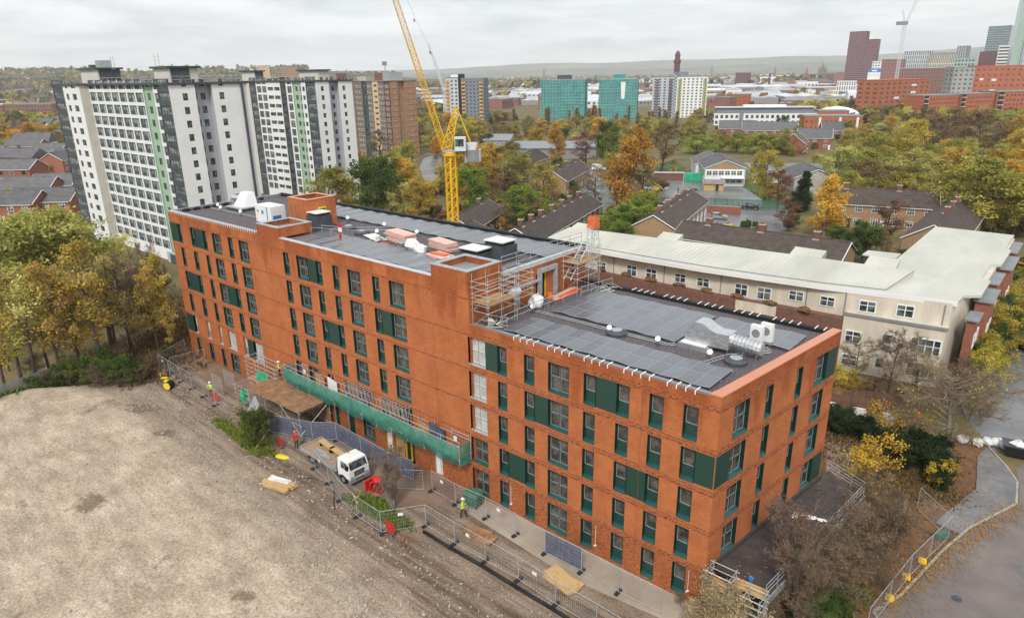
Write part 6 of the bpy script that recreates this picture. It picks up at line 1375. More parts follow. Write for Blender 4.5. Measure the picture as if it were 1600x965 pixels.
UW['dark3'] = unit_window('window', 'dark_grey', 'bay_glass', 3, .42, .05)
UW['white_small'] = unit_window('window', 'white_paint', 'far_glass', 0, 0, .13)
ZR = [Vector((0, 0, 1))]
def tface(t, o, u, n, cols, z0, rows, pitch, top, wall_default='white_wall'):
    """one face of a tower: o origin on plan, u along, n inward; cols = (u0, u1, wall material, [(w0, w1, h0, h1, kind)...], recess)"""
    rz = math.atan2(u[1], u[0])
    for a, b, mat, wl, rec in cols:
        oo = (o[0] + n[0] * rec, o[1] + n[1] * rec, 0); ops = []
        for w0, w1, h0, h1, kd in wl:
            for r in range(rows): ops.append((w0, w1, z0 + r * pitch + h0, z0 + r * pitch + h1))
        m = MB(); facade(m, oo, (*u, 0), (*n, 0), a, b, 0, top, ops, mat, .25)
        if rec:   # returns of the recess
            P = lambda s, d, z: (o[0] + u[0]*s + n[0]*d, o[1] + u[1]*s + n[1]*d, z)
            m.poly([P(a, 0, 0), P(a, rec, 0), P(a, rec, top), P(a, 0, top)], mat); m.poly([P(b, rec, 0), P(b, 0, 0), P(b, 0, top), P(b, rec, top)], mat)
        m.build('wall', t)
        for w0, w1, h0, h1, kd in wl:
            for r in range(rows):
                f, p = UW[kd]; q = (oo[0] + u[0]*w0 + n[0]*.14, oo[1] + u[1]*w0 + n[1]*.14, z0 + r * pitch + h0)
                o_ = ob('window', f, t, q, rz, (w1 - w0, 1, h1 - h0)); ob('pane', p, o_)
def lid(t, pts, z, h=.35, mat='dark_grey', wall='white_wall'):
    m = MB(); m.prism(pts, z - .02, z + h, mat); m.build('roof', t)
def penthouse(t, x0, y0, x1, y1, z0, z1, mat='beige_wall', dark=None, side=None):
    m = MB(); m.box(x0, y0, z0, x1, y1, z1, mat); m.build('lift_house', t); m = MB(); m.box(x0 - .5, y0 - .5, z1, x1 + .5, y1 + .5, z1 + .35, 'green_frame'); m.build('lift_house_roof', t)
    if side: m = MB(); m.box(x1 + .01, side[0], z0, x1 + .12, side[1], z1 - .02, 'dark_grey'); m.build('louvre', t)
    if dark: m = MB(); m.box(dark[0], y0 - .12, z0, dark[1], y0 - .01, z1 - .02, 'dark_grey'); m.build('louvre', t)
def roofrail(t, pts, z):
    m = MB()
    for a, b in zip(pts, pts[1:]):
        a, b = Vector((*a, z)), Vector((*b, z)); k = max(1, round((b - a).length / 2.2))
        for e in (.55, 1.05): m.tube(a + Vector((0, 0, e)), b + Vector((0, 0, e)), .03, 'galv', 3)
        for i in range(k + 1): p = a.lerp(b, i / k); m.tube(p, p + Vector((0, 0, 1.05)), .03, 'galv', 3)
    m.build('roof_railing', t)
PT, Z0, T1 = 2.265, 1.95, 32.5
t1 = thing('tower_block', 'nearest white tower block with a grid of balcony windows and a pale green strip', 'tower block')
bays = [(-144.35 + i * 3.63, -144.35 + i * 3.63 + 3.15, .38, 2.05, 'bay') for i in range(7)]
tface(t1, (0, 19.6), (1, 0), (0, 1), [(-144.5, -119.1, 'white_wall', bays, 0), (-119.1, -115.0, 'pale_green', [(-118.2, -116.9, .75, 1.95, 'dark0'), (-115.9, -115.4, .6, 1.95, 'dark0')], .3), (-115.0, -112.6, 'white_wall', [(-114.6, -113.0, .35, 2.0, 'bay')], 0)], Z0, 14, PT, T1)
tface(t1, (0, 19.3), (1, 0), (0, 1), [(-112.6, -108.1, 'dark_grey', [(-112.4, -108.3, .75, 2.1, 'dark3')], 0)], Z0, 14, PT, T1)
tface(t1, (0, 17.9), (1, 0), (0, 1), [(-153.7, -144.5, 'white_wall', [(-152.4, -150.9, .55, 1.75, 'dark0'), (-148.9, -146.7, .55, 1.75, 'dark1')], 0), (-159.8, -153.7, 'dark_grey', [(-159.6, -153.9, .75, 2.1, 'dark3')], 0)], Z0, 14, PT, T1)
m = MB(); m.poly([(-144.5, 17.9, 0), (-144.5, 19.6, 0), (-144.5, 19.6, T1), (-144.5, 17.9, T1)], 'beige_wall'); m.build('wall', t1); m = MB(); m.poly([(-112.6, 19.6, 0), (-112.6, 19.3, 0), (-112.6, 19.3, T1), (-112.6, 19.6, T1)], 'dark_grey'); m.build('wall', t1)
tface(t1, (-108.1, 19.3), (0, 1), (-1, 0), [(0, 4.5, 'white_wall', [(2.2, 3.1, .75, 1.95, 'dark0')], 0), (4.5, 7.5, 'grey_wall', [(4.7, 5.3, .75, 1.95, 'dark0'), (5.9, 6.8, .75, 1.95, 'dark0')], 1.2), (7.5, 14.2, 'white_wall', [(8.8, 9.7, .75, 1.95, 'dark0')], 0)], Z0, 14, PT, T1)
m = MB(); m.poly([(-108.1, 33.5, 0), (-159.8, 33.5, 0), (-159.8, 33.5, T1), (-108.1, 33.5, T1)], 'white_wall'); m.poly([(-159.8, 33.5, 0), (-159.8, 17.9, 0), (-159.8, 17.9, T1), (-159.8, 33.5, T1)], 'white_wall'); m.build('wall', t1)
lid(t1, [(-160.2, 17.6), (-144.2, 17.6), (-144.2, 19.1), (-107.8, 19.1), (-107.8, 33.8), (-160.2, 33.8)], T1)
penthouse(t1, -160, 24, -150.5, 28.6, T1 + .3, 35.6, side=(24.3, 28.5)); penthouse(t1, -123.6, 24, -117.2, 29.2, T1 + .3, 35.3, side=(24.2, 27.6))
roofrail(t1, [(-143.5, 19.9), (-108.6, 19.9), (-108.6, 33)], T1 + .3)
m = MB(); m.box(-154, 25.2, 35.95, -151.5, 27.5, 37.4, 'steel'); m.build('roof_tank', t1); m = MB(); m.box(-157.5, 25, 35.95, -156, 27, 36.6, 'dark_grey'); m.build('roof_tank', t1)
for x in (-145, -143.6, -124.6, -123): m = MB(); m.tube((x, 25, 35.4), (x, 25, 38.0), .05, 'steel', 4); m.tube((x - .8, 25, 37.4), (x + .8, 25, 37.4), .03, 'steel', 3); m.tube((x - .8, 25, 36.8), (x + .8, 25, 36.8), .03, 'steel', 3); m.build('aerial', t1)
m = MB(); m.box(-108.0, 32.2, 0, -107.75, 32.6, T1, 'dark_grey'); m.build('joint_strip', t1)
m = MB(); m.box(-120, 19.0, 0, -113, 19.58, 2.0, 'pale_cyan'); m.box(-118.5, 18.9, 0, -115.5, 19.0, 1.8, 'dark_grey'); m.build('entrance', t1)
t2 = thing('tower_block', 'second white tower block, set behind the nearest one, with striped balcony bays', 'tower block')
tface(t2, (0, 74.3), (1, 0), (0, 1), [(-192, -182.0, 'white_wall', [(-185.8, -183.8, .7, 1.8, 'dark1')], 0), (-182.0, -179.2, 'beige_wall', [], .0), (-179.2, -175.6, 'dark_grey', [(-179.0, -175.8, .75, 2.1, 'dark3')], 0),
    (-175.6, -157.6, 'white_wall', [(-175.2, -172.9, .3, 2.0, 'dark3'), (-172.4, -170.2, .3, 2.0, 'dark3'), (-169.3, -166.6, .85, 1.8, 'dark1'), (-165.9, -163.3, .85, 1.8, 'dark1'), ], 0) if 0 else (-175.6, -163.0, 'white_wall', [(-175.2, -172.9, .3, 2.0, 'dark3'), (-172.4, -170.2, .3, 2.0, 'dark3'), (-169.5, -166.7, .85, 1.8, 'dark1'), (-166.2, -163.4, .85, 1.8, 'dark1')], 0),
    (-163.0, -160.2, 'dark_grey', [(-162.8, -160.4, .75, 2.1, 'dark1')], 0), (-160.2, -157.0, 'white_wall', [(-159.6, -157.5, .25, 2.05, 'dark3')], 0), (-157.0, -152.9, 'pale_green', [(-156.2, -155.0, .75, 1.95, 'dark0'), (-154.1, -153.5, .6, 1.95, 'dark0')], .3), (-152.9, -150.8, 'white_wall', [(-152.4, -151.3, .75, 1.9, 'dark0')], 0), (-150.8, -146.4, 'dark_grey', [(-150.6, -146.6, .75, 2.1, 'dark3')], 0)], Z0, 14, PT, T1 - .2)
tface(t2, (-146.4, 74.3), (0, 1), (-1, 0), [(0, 4.3, 'white_wall', [(1.7, 2.6, .75, 1.95, 'dark0')], 0), (4.3, 7.3, 'grey_wall', [(4.5, 5.1, .75, 1.95, 'dark0'), (5.8, 6.7, .75, 1.95, 'dark0')], 1.2), (7.3, 11.8, 'white_wall', [(8.6, 9.5, .75, 1.95, 'dark0')], 0)], Z0, 14, PT, T1 - .2)
m = MB(); m.poly([(-146.4, 86.1, 0), (-192, 86.1, 0), (-192, 86.1, T1 - .2), (-146.4, 86.1, T1 - .2)], 'white_wall'); m.poly([(-192, 86.1, 0), (-192, 74.3, 0), (-192, 74.3, T1 - .2), (-192, 86.1, T1 - .2)], 'white_wall'); m.build('wall', t2)
lid(t2, [(-192.3, 74), (-146.1, 74), (-146.1, 86.4), (-192.3, 86.4)], T1 - .2)
penthouse(t2, -191, 79, -183.8, 82, T1, 35.2, side=(79.3, 81.9)); penthouse(t2, -160.5, 79, -151.5, 82.5, T1, 35.0)
m = MB(); [m.tube((-161 + i * .7, 79.5, 35.4), (-161 + i * .7, 79.5, 36.6), .05, 'dark_grey', 4) for i in range(6)]; m.build('aerial', t2); roofrail(t2, [(-178, 74.5), (-146.8, 74.5), (-146.8, 86)], T1 + .1)
m = MB(); m.box(-143 - 4.6, 82, T1 + .1, -147, 85, 34.2, 'dark_brick'); m.build('roof_plant', t2)
# brown tower
t3 = thing('tower_block', 'brown and brick tower block with buff panels and red bands beside the white ones', 'tower block')
B3 = 31.4; P3 = 2.25
tface(t3, (0, 157), (1, 0), (0, 1), [(-245, -233.5, 'tower_brown', [(-243, -240, .8, 1.9, 'white1'), (-238, -234.2, .8, 1.9, 'white2')], 0), (-233.5, -230.2, 'dark_grey', [(-233.2, -230.5, .6, 1.9, 'dark1')], .3), (-230.2, -226.6, 'tower_brown', [(-229.9, -227.0, .8, 1.9, 'white2')], 0), (-226.6, -222.9, 'tower_buff', [(-225.6, -223.6, 1.1, 1.9, 'dark1')], 0), (-222.9, -219.0, 'tower_brown', [(-222.6, -219.3, .8, 1.9, 'white2')], 0), (-219.0, -215.7, 'dark_brick', [(-218.6, -216.2, .7, 1.9, 'white1')], .3)], 1.2, 13, P3, B3)
tface(t3, (-215.7, 157), (0, 1), (-1, 0), [(0, 4.6, 'tower_brick', [(2.0, 2.9, .8, 1.7, 'white_small')], 0), (4.6, 8.4, 'tower_brick', [(6.2, 7.0, .8, 1.7, 'white_small')], 1.2), (8.4, 14.8, 'tower_brick', [(10.6, 11.5, .8, 1.7, 'white_small')], 0)], 1.2, 13, P3, B3)
m = MB()
for r in range(13): z = 1.2 + r * P3 + .25; m.box(-215.9, 156.95, z, -215.62, 161.6, z + .16, 'tower_red'); m.box(-215.9, 165.4, z, -215.62, 171.8, z + .16, 'tower_red')
m.build('red_band', t3)
m = MB(); m.poly([(-215.7, 171.8, 0), (-245, 171.8, 0), (-245, 171.8, B3), (-215.7, 171.8, B3)], 'tower_brown'); m.poly([(-245, 171.8, 0), (-245, 157, 0), (-245, 157, B3), (-245, 171.8, B3)], 'tower_brown'); m.build('wall', t3)
lid(t3, [(-245.2, 156.8), (-215.5, 156.8), (-215.5, 172), (-245.2, 172)], B3, .3, 'mid_grey')
m = MB(); m.box(-229.5, 161, B3 + .3, -221, 168, 34.6, 'dark_brick'); m.box(-223.6, 160.6, B3 + .3, -219.5, 168, 34.9, 'steel'); m.build('lift_house', t3)
m = MB(); m.tube((-224.5, 163, 34.6), (-224.5, 163, 39), .25, 'galv', 6); [m.box(-225.6 + i * .8, 162.4, 37.6, -225.1 + i * .8, 162.6, 39.2, 'mid_grey') for i in range(4)]; m.build('phone_mast', t3)
m = MB(); m.box(-240, 160, B3 + .3, -234, 166, 33.4, 'concrete'); m.build('plant_room', t3)
# generic far tower: faces towards us and to its right, built as plan boxes with window rows
def slab(label, L_, R_, depth, h, wall, cols, rows, kind, win=(.45, .5), side=0, roof='mid_grey', cat='tower block', accents=(), top=None, base=0, name='tower_block', wn='window', pane=False, grp=None, gm='far_glass'):
    """L_ and R_ are the near ground corners seen from the camera, depth runs away from it"""
    a, b = Vector(L_), Vector(R_); l = (b - a).length; rz = math.atan2(b.y - a.y, b.x - a.x)
    t = thing(name, label, cat, (a.x, a.y, 0), rz, grp); m = MB(); m.box(0, 0, 0, l, depth, h, wall); m.build('wall', t); m = MB(); m.box(-.2, -.2, h, l + .2, depth + .2, h + .6, roof); m.build('roof', t)
    p = (h - base - .6) / rows; w = l / cols
    if cols * rows <= 150:
        for i in range(cols):
            for r in range(rows): window(t, kind, (i * w + w * (1 - win[0]) / 2, -.08, base + r * p + p * .28), w * win[0], p * win[1], 0, pane, wn) if pane else ob(wn, FARW, t, (i * w + w * (1 - win[0]) / 2, -.1, base + r * p + p * .28), 0, (w * win[0], 1, p * win[1]))
    else:
        m = MB()
        for i in range(cols):
            for r in range(rows): x = i * w + w * (1 - win[0]) / 2; z = base + r * p + p * .28; m.box(x, -.12, z, x + w * win[0], -.004, z + p * win[1], gm)
        m.build('windows', t, kind='stuff')
    if side:
        m = MB(); ws = depth / side
        for i in range(side):
            for r in range(rows):
                y = i * ws + ws * .28; z = base + r * p + p * .28; m.box(l + .004, y, z, l + .12, y + ws * .45, z + p * win[1], 'far_glass'); m.box(-.12, y, z, -.004, y + ws * .45, z + p * win[1], 'far_glass')
        m.build('windows', t, kind='stuff')
    for x0, x1, z0, z1, mt in accents: m = MB(); m.box(x0 * l, -.25, z0 * h, x1 * l, -.02, z1 * h, mt); m.build('panel', t)
    return t
fw = MB(); fw.box(0, 0, 0, 1, .09, 1, 'far_glass'); FARW = fw.mesh('far_window')
pm('orange_balcony', (0.75, 0.36, 0.08), .7, .1, 1); pm('slate_clad', (0.20, 0.23, 0.27), .7, .08, .5); pm('pale_grey_clad', (0.52, 0.55, 0.58), .7, .06, .5)
pm('maroon', (0.135, 0.045, 0.055), .6, .15, .3); pm('maroon_pane', (0.30, 0.22, 0.25), .3, .3, .2, spec=.6); pm('teal_net', (0.055, 0.31, 0.29), .75, .28, .25, .3, detail=8); pm('city_orange', (0.42, 0.125, 0.058), .8, .12, .3); pm('city_brick', (0.27, 0.125, 0.10), .85, .15, .3); pm('glass_green', (0.38, 0.50, 0.47), .2, .12, .1, spec=.7); pm('glass_blue', (0.26, 0.33, 0.38), .2, .15, .1, spec=.7); pm('warehouse', (0.55, 0.57, 0.59), .5, .15, .02, rand=.3); pm('shed_wall', (0.34, 0.33, 0.33), .8, .2, .05, rand=.25)
ta = thing('tower_block', 'grey and white tower with orange balcony fronts beside the crane', 'tower block')
def orange_part(a, b, h, cols, dark):
    pass
to = slab('left half of the grey tower with orange balconies, right of the crane jib', (-324.5, 295.8), (-317.0, 299.9), 14, 31.5, 'pale_grey_clad', 3, 13, 'dark0', (.45, .45), 4)
for r in range(13): z = r * 2.37 + .4; m = MB(); m.box(.1, -.8, z, 2.6, -.02, z + .95, 'orange_balcony'); m.build('balcony', to)
to2 = slab('right half of the grey tower with orange balconies, right of its dark core', (-315.2, 301.0), (-302.1, 308.2), 14, 30.8, 'slate_clad', 6, 13, 'dark0', (.4, .45), 4)
for r in range(13):
    z = r * 2.3 + .4
    for x in (.2, 12.0): m = MB(); m.box(x, -.8, z, x + 2.5, -.02, z + .9, 'orange_balcony'); m.build('balcony', to2)
bpy.data.objects.remove(ta)
tc_ = thing('stair_tower', 'black core between the halves of the orange balcony tower', 'stair tower', (-317.0, 299.95, 0), R(29)); m = MB(); m.box(0, .6, 0, 2.0, 10, 34, 'black'); m.build('wall', tc_); m = MB(); m.box(-5.6, 3, 31.6, -.3, 9, 33.6, 'white_wall'); m.build('plant_room', tc_)
# two towers wrapped in teal netting
for L_, R_, h, lb, pt, nb in (((-326.7, 399.9), (-296.1, 415.2), 29.0, 'left of the two tower blocks wrapped in teal scaffold netting', 'dark_grey', 0), ((-278.5, 407.3), (-253.4, 420.1), 29.0, 'right of the two tower blocks wrapped in teal scaffold netting', 'teal_net', 1)):
    a, b = Vector(L_), Vector(R_); l = (b - a).length; rz = math.atan2(b.y - a.y, b.x - a.x); t = thing('wrapped_tower', lb, 'tower block', (a.x, a.y, 0), rz)
    m = MB(); 
    n = 14
    for r in range(13):
        z = r * h / 13; m.box(.3 * (r % 2), .2 * (r % 2), z, l * .46, 16, z + h / 13 - .35, 'teal_net'); m.box(l * .46 + .02, -1.2 - .2 * (r % 2), z, l, 15.9, z + h / 13 - .35, 'teal_net'); m.box(.6, .6, z + h / 13 - .35, l - .6, 15, z + h / 13, 'shed_wall')
    m.build('netting', t)
    m = MB(); k = 15
    for i in range(k): x = l * i / (k - 1); m.tube((x, -1.5, 0), (x, -1.5, h + 1), .09, 'galv', 3)
    for r in range(14): m.tube((0, -1.52, r * h / 13), (l, -1.52, r * h / 13), .07, 'galv', 3)
    m.build('scaffold_frame', t); m = MB(); m.box(l * .36, 3, h, l * .66, 10, h + 3.2, pt); m.build('plant_room', t)
    if nb: m = MB(); m.poly([(l * .58, -1.75, h * .93), (l * .585, -1.75, h * .7), (l * .6, -1.75, h * .52), (l * .68, -1.75, h * .52), (l * .7, -1.75, h * .92)], 'white_wall'); m.build('white_sheet', t)
t = slab('left wing of the white tower with purple balcony bays before the dark chimney tower', (-266.5, 465.5), (-246.5, 475.2), 14, 29.5, 'pale_grey_clad', 6, 14, 'dark0', (.4, .45), 4)
pm('purple_bay', (0.20, 0.14, 0.19), .7, .15, 1); pm('olive_bay', (0.38, 0.38, 0.10), .7, .15, 1)
for x in (2.2, 12.5):
    for r in range(14): m = MB(); m.box(x, -.9, r * 2.07 + .3, x + 2.6, -.02, r * 2.07 + 1.25, 'purple_bay'); m.build('balcony', t)
t = slab('right wing of the white tower with olive balcony bays and a checkered core', (-244.5, 458.2), (-222.4, 469.2), 16, 29.6, 'white_wall', 8, 14, 'dark0', (.42, .45), 4)
for x in (3.2, 21.5):
    for r in range(14): m = MB(); m.box(x, -.9, r * 2.07 + .3, x + 2.6, -.02, r * 2.07 + 1.25, 'olive_bay'); m.build('balcony', t)
m = MB(); m.box(-.9, -.5, 0, 2.2, 6, 33, 'slate_clad'); [m.box(-.6 + (r % 2) * 1.4, -.56, r * 1.1, .3 + (r % 2) * 1.4, -.5, r * 1.1 + .6, 'white_wall') for r in range(29)]; m.build('core', t); m = MB(); m.box(2.5, 2, 30.2, 10, 9, 33.2, 'slate_clad'); m.build('plant_room', t)
# prison chimney tower
t = thing('chimney_tower', 'tall dark red octagonal ventilation tower with a domed head on the skyline', 'tower', (-479, 912, 0)); m = MB(); m.lathe([(5.2, 0), (4.2, 44), (5.6, 46), (5.6, 48.5), (4.2, 49), (3.6, 54), (4.4, 55), (3.4, 58), (1.2, 61.5)], 'maroon', 8); m.build('shaft', t)
# maroon high rise
a, b = (-353.5, 1278.8), (-314.4, 1281.8)
t = slab('tall maroon high rise with a stepped top on the right skyline', a, (-327, 1280.8), 24, 92, 'maroon', 10, 29, 'dark0', (.55, .5), 0, 'maroon', 'high rise', gm='maroon_pane'); t = slab('lower maroon shoulder attached to the maroon high rise', (-326.8, 1280.8), (-308.5, 1282.2), 24, 79, 'maroon', 7, 25, 'dark0', (.55, .5), 5, 'maroon', 'high rise', gm='maroon_pane')
slab('white hotel block with arched window rows in front of the maroon high rise', (-272.2, 960.9), (-250, 966.2), 16, 18, 'white_wall', 8, 3, 'dark0', (.4, .75), 0, 'white_wall', 'hotel'); slab('low white annex right of the white hotel block', (-249.8, 966.3), (-236, 969.5), 14, 13.5, 'white_wall', 5, 4, 'dark0', (.4, .5), 0, 'white_wall', 'hotel')
# long white low-rise
t = slab('long white three storey block with dark windows and a setback grey top', (-183.2, 398.8), (-128.3, 428.4), 14, 7.6, 'white_wall', 20, 2, 'dark0', (.55, .55), 4, 'mid_grey', 'apartment building', name='apartment_block')
m = MB(); m.box(1.5, 2, 8.2, 60, 13, 10.8, 'slate_clad'); m.box(.5, .8, 10.8, 61.5, 14, 11.2, 'pale_grey_clad'); m.box(18, 3, 11.2, 44, 11, 12.4, 'white_wall'); m.build('setback', t)
m = MB(); m.box(15.5, -.3, 0, 18, .0, 9.5, 'slate_clad'); m.build('glazed_stair', t)
slab('orange brick block joined to the right end of the long white block', (-128, 428.6), (-112, 437), 14, 8.5, 'city_orange', 6, 3, 'dark0', (.4, .4), 3, 'mid_grey', 'apartment building', name='apartment_block')
slab('red brick low block with white stair bays below the white dome', (-120.3,380.74), (-93.51,395.9), 14, 8, 'city_orange', 12, 2, 'dark0', (.35, .4), 0, 'mid_grey', 'apartment building', name='apartment_block', accents=((.25, .29, .1, .95, 'white_wall'), (.6, .64, .1, .95, 'white_wall'), (.9, .94, .1, .95, 'white_wall')))
t = thing('domed_hall', 'white domed roof hall behind the red low block', 'hall', (*(-128.55,468.81), 0)); m = MB(); m.lathe([(14, 0), (14, 5.5), (12, 7.2), (7, 9.0), (1, 10)], 'white_wall', 20); m.build('dome', t)
# orange brick quarter
slab('left orange brick block with dark windows and white balconies on the right skyline', (-128.06,569.32), (-107.22,641.15), 18, 24.5, 'city_orange', 9, 7, 'dark0', (.42, .4), 3, 'city_orange', 'apartment building', name='apartment_block', accents=((.3, .40, .15, .22, 'white_wall'), (.3, .4, .42, .49, 'white_wall'), (.62, .72, .3, .36, 'white_wall'), (.62, .72, .57, .64, 'white_wall'), (.62, .72, .8, .86, 'white_wall')))
slab('grey clad block between the orange brick blocks', (-112, 770), (-96, 780), 18, 33, 'shed_wall', 4, 8, 'dark0', (.42, .4), 2, 'mid_grey', 'apartment building', name='apartment_block')
slab('tall orange brick block right of the grey clad block', (-96, 780.2), (-51, 806), 18, 34, 'city_orange', 10, 7, 'dark0', (.35, .35), 2, 'city_orange', 'apartment building', name='apartment_block', accents=((.3, .38, .3, .37, 'white_wall'), (.3, .38, .6, .66, 'white_wall'), (.1, .16, .62, .68, 'white_wall')))
for i, (a, b, h, lb) in enumerate((((-87.56,519.6), (-70.77,543.74), 15, 'low orange brick terrace with black balconies, left of the row under the glass tower'), ((-69.34,544.44), (-52.77,568.94), 15.5, 'low orange brick terrace in the middle of the row under the glass tower'), ((-51.33,569.64), (-26.66,598.48), 16.5, 'low orange brick terrace at the right edge under the glass tower'))):
    t = slab(lb, a, b, 16, h, 'city_orange', 12, 5, 'dark0', (.45, .4), 0, 'mid_grey', 'apartment building', name='apartment_block'); l = (Vector(a) - Vector(b)).length
    for r in range(5): m = MB(); m.box(l * .02, -1.2, 1 + r * h / 5, l * .13, -.02, 1.3 + r * h / 5, 'white_wall'); m.build('balcony', t); m = MB(); m.box(l * .02, -.3, 1.3 + r * h / 5, l * .13, -.13, 3.2 + r * h / 5, 'black'); m.build('balcony_recess', t)
# skyline cluster behind
slab('white gridded mid-rise beside the blue sign at the skyline cluster', (-287, 1180), (-272, 1183), 16, 44, 'white_wall', 4, 11, 'dark0', (.5, .5), 0, 'slate_clad', 'mid rise')
slab('dark brick mid-rise with pale top behind the skyline crane', (-262, 1130), (-232, 1136), 16, 46, 'city_brick', 8, 12, 'dark0', (.4, .45), 0, 'pale_grey_clad', 'mid rise')
slab('long reddish brick block of narrow bays right of the skyline crane', (-218, 1040), (-152, 1053), 16, 33, 'city_brick', 22, 7, 'dark0', (.4, .7), 0, 'pale_grey_clad', 'mid rise')
slab('pale stepped glass block with vertical fins at the cluster centre', (-262, 1260), (-222, 1266), 18, 58, 'pale_grey_clad', 14, 9, 'dark0', (.4, .8), 0, 'slate_clad', 'mid rise')
slab('cream finned block with slanted dark roof beside the stepped glass block', (-226, 1262), (-190, 1268), 18, 53, 'cream_wall', 16, 3, 'dark0', (.45, .9), 0, 'slate_clad', 'mid rise')
slab('small teal glass block right of the cream finned block', (-186, 1230), (-160, 1234), 18, 46, 'glass_green', 6, 8, 'dark0', (.6, .5), 0, 'slate_clad', 'mid rise')
slab('second reddish bay-windowed block towards the white striped office', (-140, 1060), (-92, 1068), 16, 33, 'city_brick', 16, 7, 'dark0', (.4, .65), 0, 'pale_grey_clad', 'mid rise')
slab('dark blue glass office low on the right skyline', (-70, 905), (-44, 910), 18, 28, 'glass_blue', 9, 6, 'dark0', (.75, .6), 0, 'slate_clad', 'office block')
slab('slim dark tower with white frames on the right skyline', (-258.8, 1694.2), (-239.1, 1691.7), 18, 74, 'slate_clad', 5, 17, 'dark0', (.5, .6), 0, 'slate_clad', 'high rise', accents=((.0, .04, 0, 1, 'white_wall'), (.2, .24, 0, 1, 'white_wall'), (.4, .44, 0, 1, 'white_wall'), (.6, .64, 0, 1, 'white_wall'), (.8, .84, 0, 1, 'white_wall')))
slab('grey glass tower with slanted top left of the tall glass tower', (-187.6, 1515.7), (-153.4, 1514.3), 22, 101, 'glass_blue', 12, 26, 'dark0', (.7, .6), 0, 'glass_blue', 'high rise')
slab('maroon brick slab in front of the white striped office', (-163.8, 1293.3), (-134.8, 1295.2), 18, 55, 'maroon', 8, 10, 'dark0', (.3, .4), 0, 'maroon', 'mid rise')
t = slab('white office with dark window bands left of the tall glass tower', (-134, 1240), (-92, 1246), 20, 62, 'white_wall', 1, 14, 'dark0', (.98, .5), 0, 'white_wall', 'office block')
# tall glass tower at the right edge
t = thing('glass_tower', 'tallest pale green glass tower cut by the right edge of the picture', 'skyscraper', (-93, 1003.6, 0), R(12)); H = 205
m = MB(); m.box(0, 0, 0, 10, 30, H, 'glass_green'); m.build('wall', t); m = MB(); m.box(10.05, -3, 0, 62, 28, H - 12, 'pale_grey_clad'); m.build('wall', t)
m = MB()
for r in range(62): z = r * 3.2 + 1; m.box(.2, -.25, z, 9.8, -.02, z + .9, 'pale_green'); 
for i in range(18): x = 11 + i * 2.8; m.box(x, -3.3, 0, x + (1.5 if i % 3 else .7), -3.02, H - 14, ('glass_blue', 'white_wall', 'slate_clad')[i % 3])
for r in range(15): m.box(10, -3.4, r * 13, 62, -3.31, r * 13 + .6, 'slate_clad')
m.build('cladding', t, kind='stuff'); m = MB(); m.box(1, 1, H, 9, 28, H + .8, 'slate_clad'); m.build('roof', t)
# church, chimney, red box
t = thing('church', 'dark stone church tower with pinnacles far off left of the maroon high rise', 'church', (-641, 2094, 0)); m = MB(); m.box(-9, -9, 0, 9, 9, 30, 'tower_brown'); m.build('tower', t)
for x in (-8, 8):
    for y in (-8, 8): m = MB(); m.lathe([(1.8, 0), (1.6, 6), (.1, 13)], 'tower_brown', 6, (x, y, 30)); m.build('pinnacle', t)
m = MB(); m.lathe([(5, 0), (4, 8), (.2, 24)], 'tower_brown', 8, (0, 0, 30)); m.build('spire', t)
t = thing('factory_chimney', 'slim dark brick chimney standing among the pale roofs', 'chimney', (-478, 1269, 0)); m = MB(); m.lathe([(2.2, 0), (1.5, 26), (1.8, 27), (1.5, 28)], 'maroon', 8); m.build('shaft', t)
slab('dark red brick box on the far plain left of the chimney', (-716.9, 1675.9), (-688, 1673.2), 22, 28, 'maroon', 5, 4, 'dark0', (.3, .4), 0, 'maroon', 'building', name='far_building')
slab('plain red brick block in front of the pale roofs right of the white towers', (-246.09,581.47), (-239.29,596.6), 14, 13, 'city_orange', 3, 4, 'dark0', (.3, .3), 0, 'mid_grey', 'building', name='far_building')
slab('red brick block with white bays left of the plain red one', (-247.76,568.83), (-246.09,581.47), 14, 11, 'city_brick', 3, 4, 'white0', (.4, .4), 0, 'mid_grey', 'building', name='far_building')
# far pink towers over the roof of the second tower
slab('left of two pink far-off tower blocks peeping over the white roofs', (-1540, 870), (-1508, 862), 20, 60, 'tower_buff', 4, 14, 'dark0', (.4, .5), 0, 'mid_grey'); slab('right of two pink far-off tower blocks peeping over the white roofs', (-1440, 870), (-1395, 862), 20, 56, 'tower_brick', 6, 14, 'dark0', (.4, .5), 0, 'mid_grey')
t = slab('long red brick deck access block left of the white towers', (-806.8, 170.5), (-755.5, 196.0), 16, 13, 'city_brick', 16, 4, 'dark0', (.6, .5), 0, 'mid_grey', 'apartment building', name='apartment_block'); t = slab('left part of the red brick deck access block at the left edge', (-850, 148), (-808, 170), 16, 12, 'city_brick', 12, 4, 'dark0', (.4, .4), 0, 'mid_grey', 'apartment building', name='apartment_block')

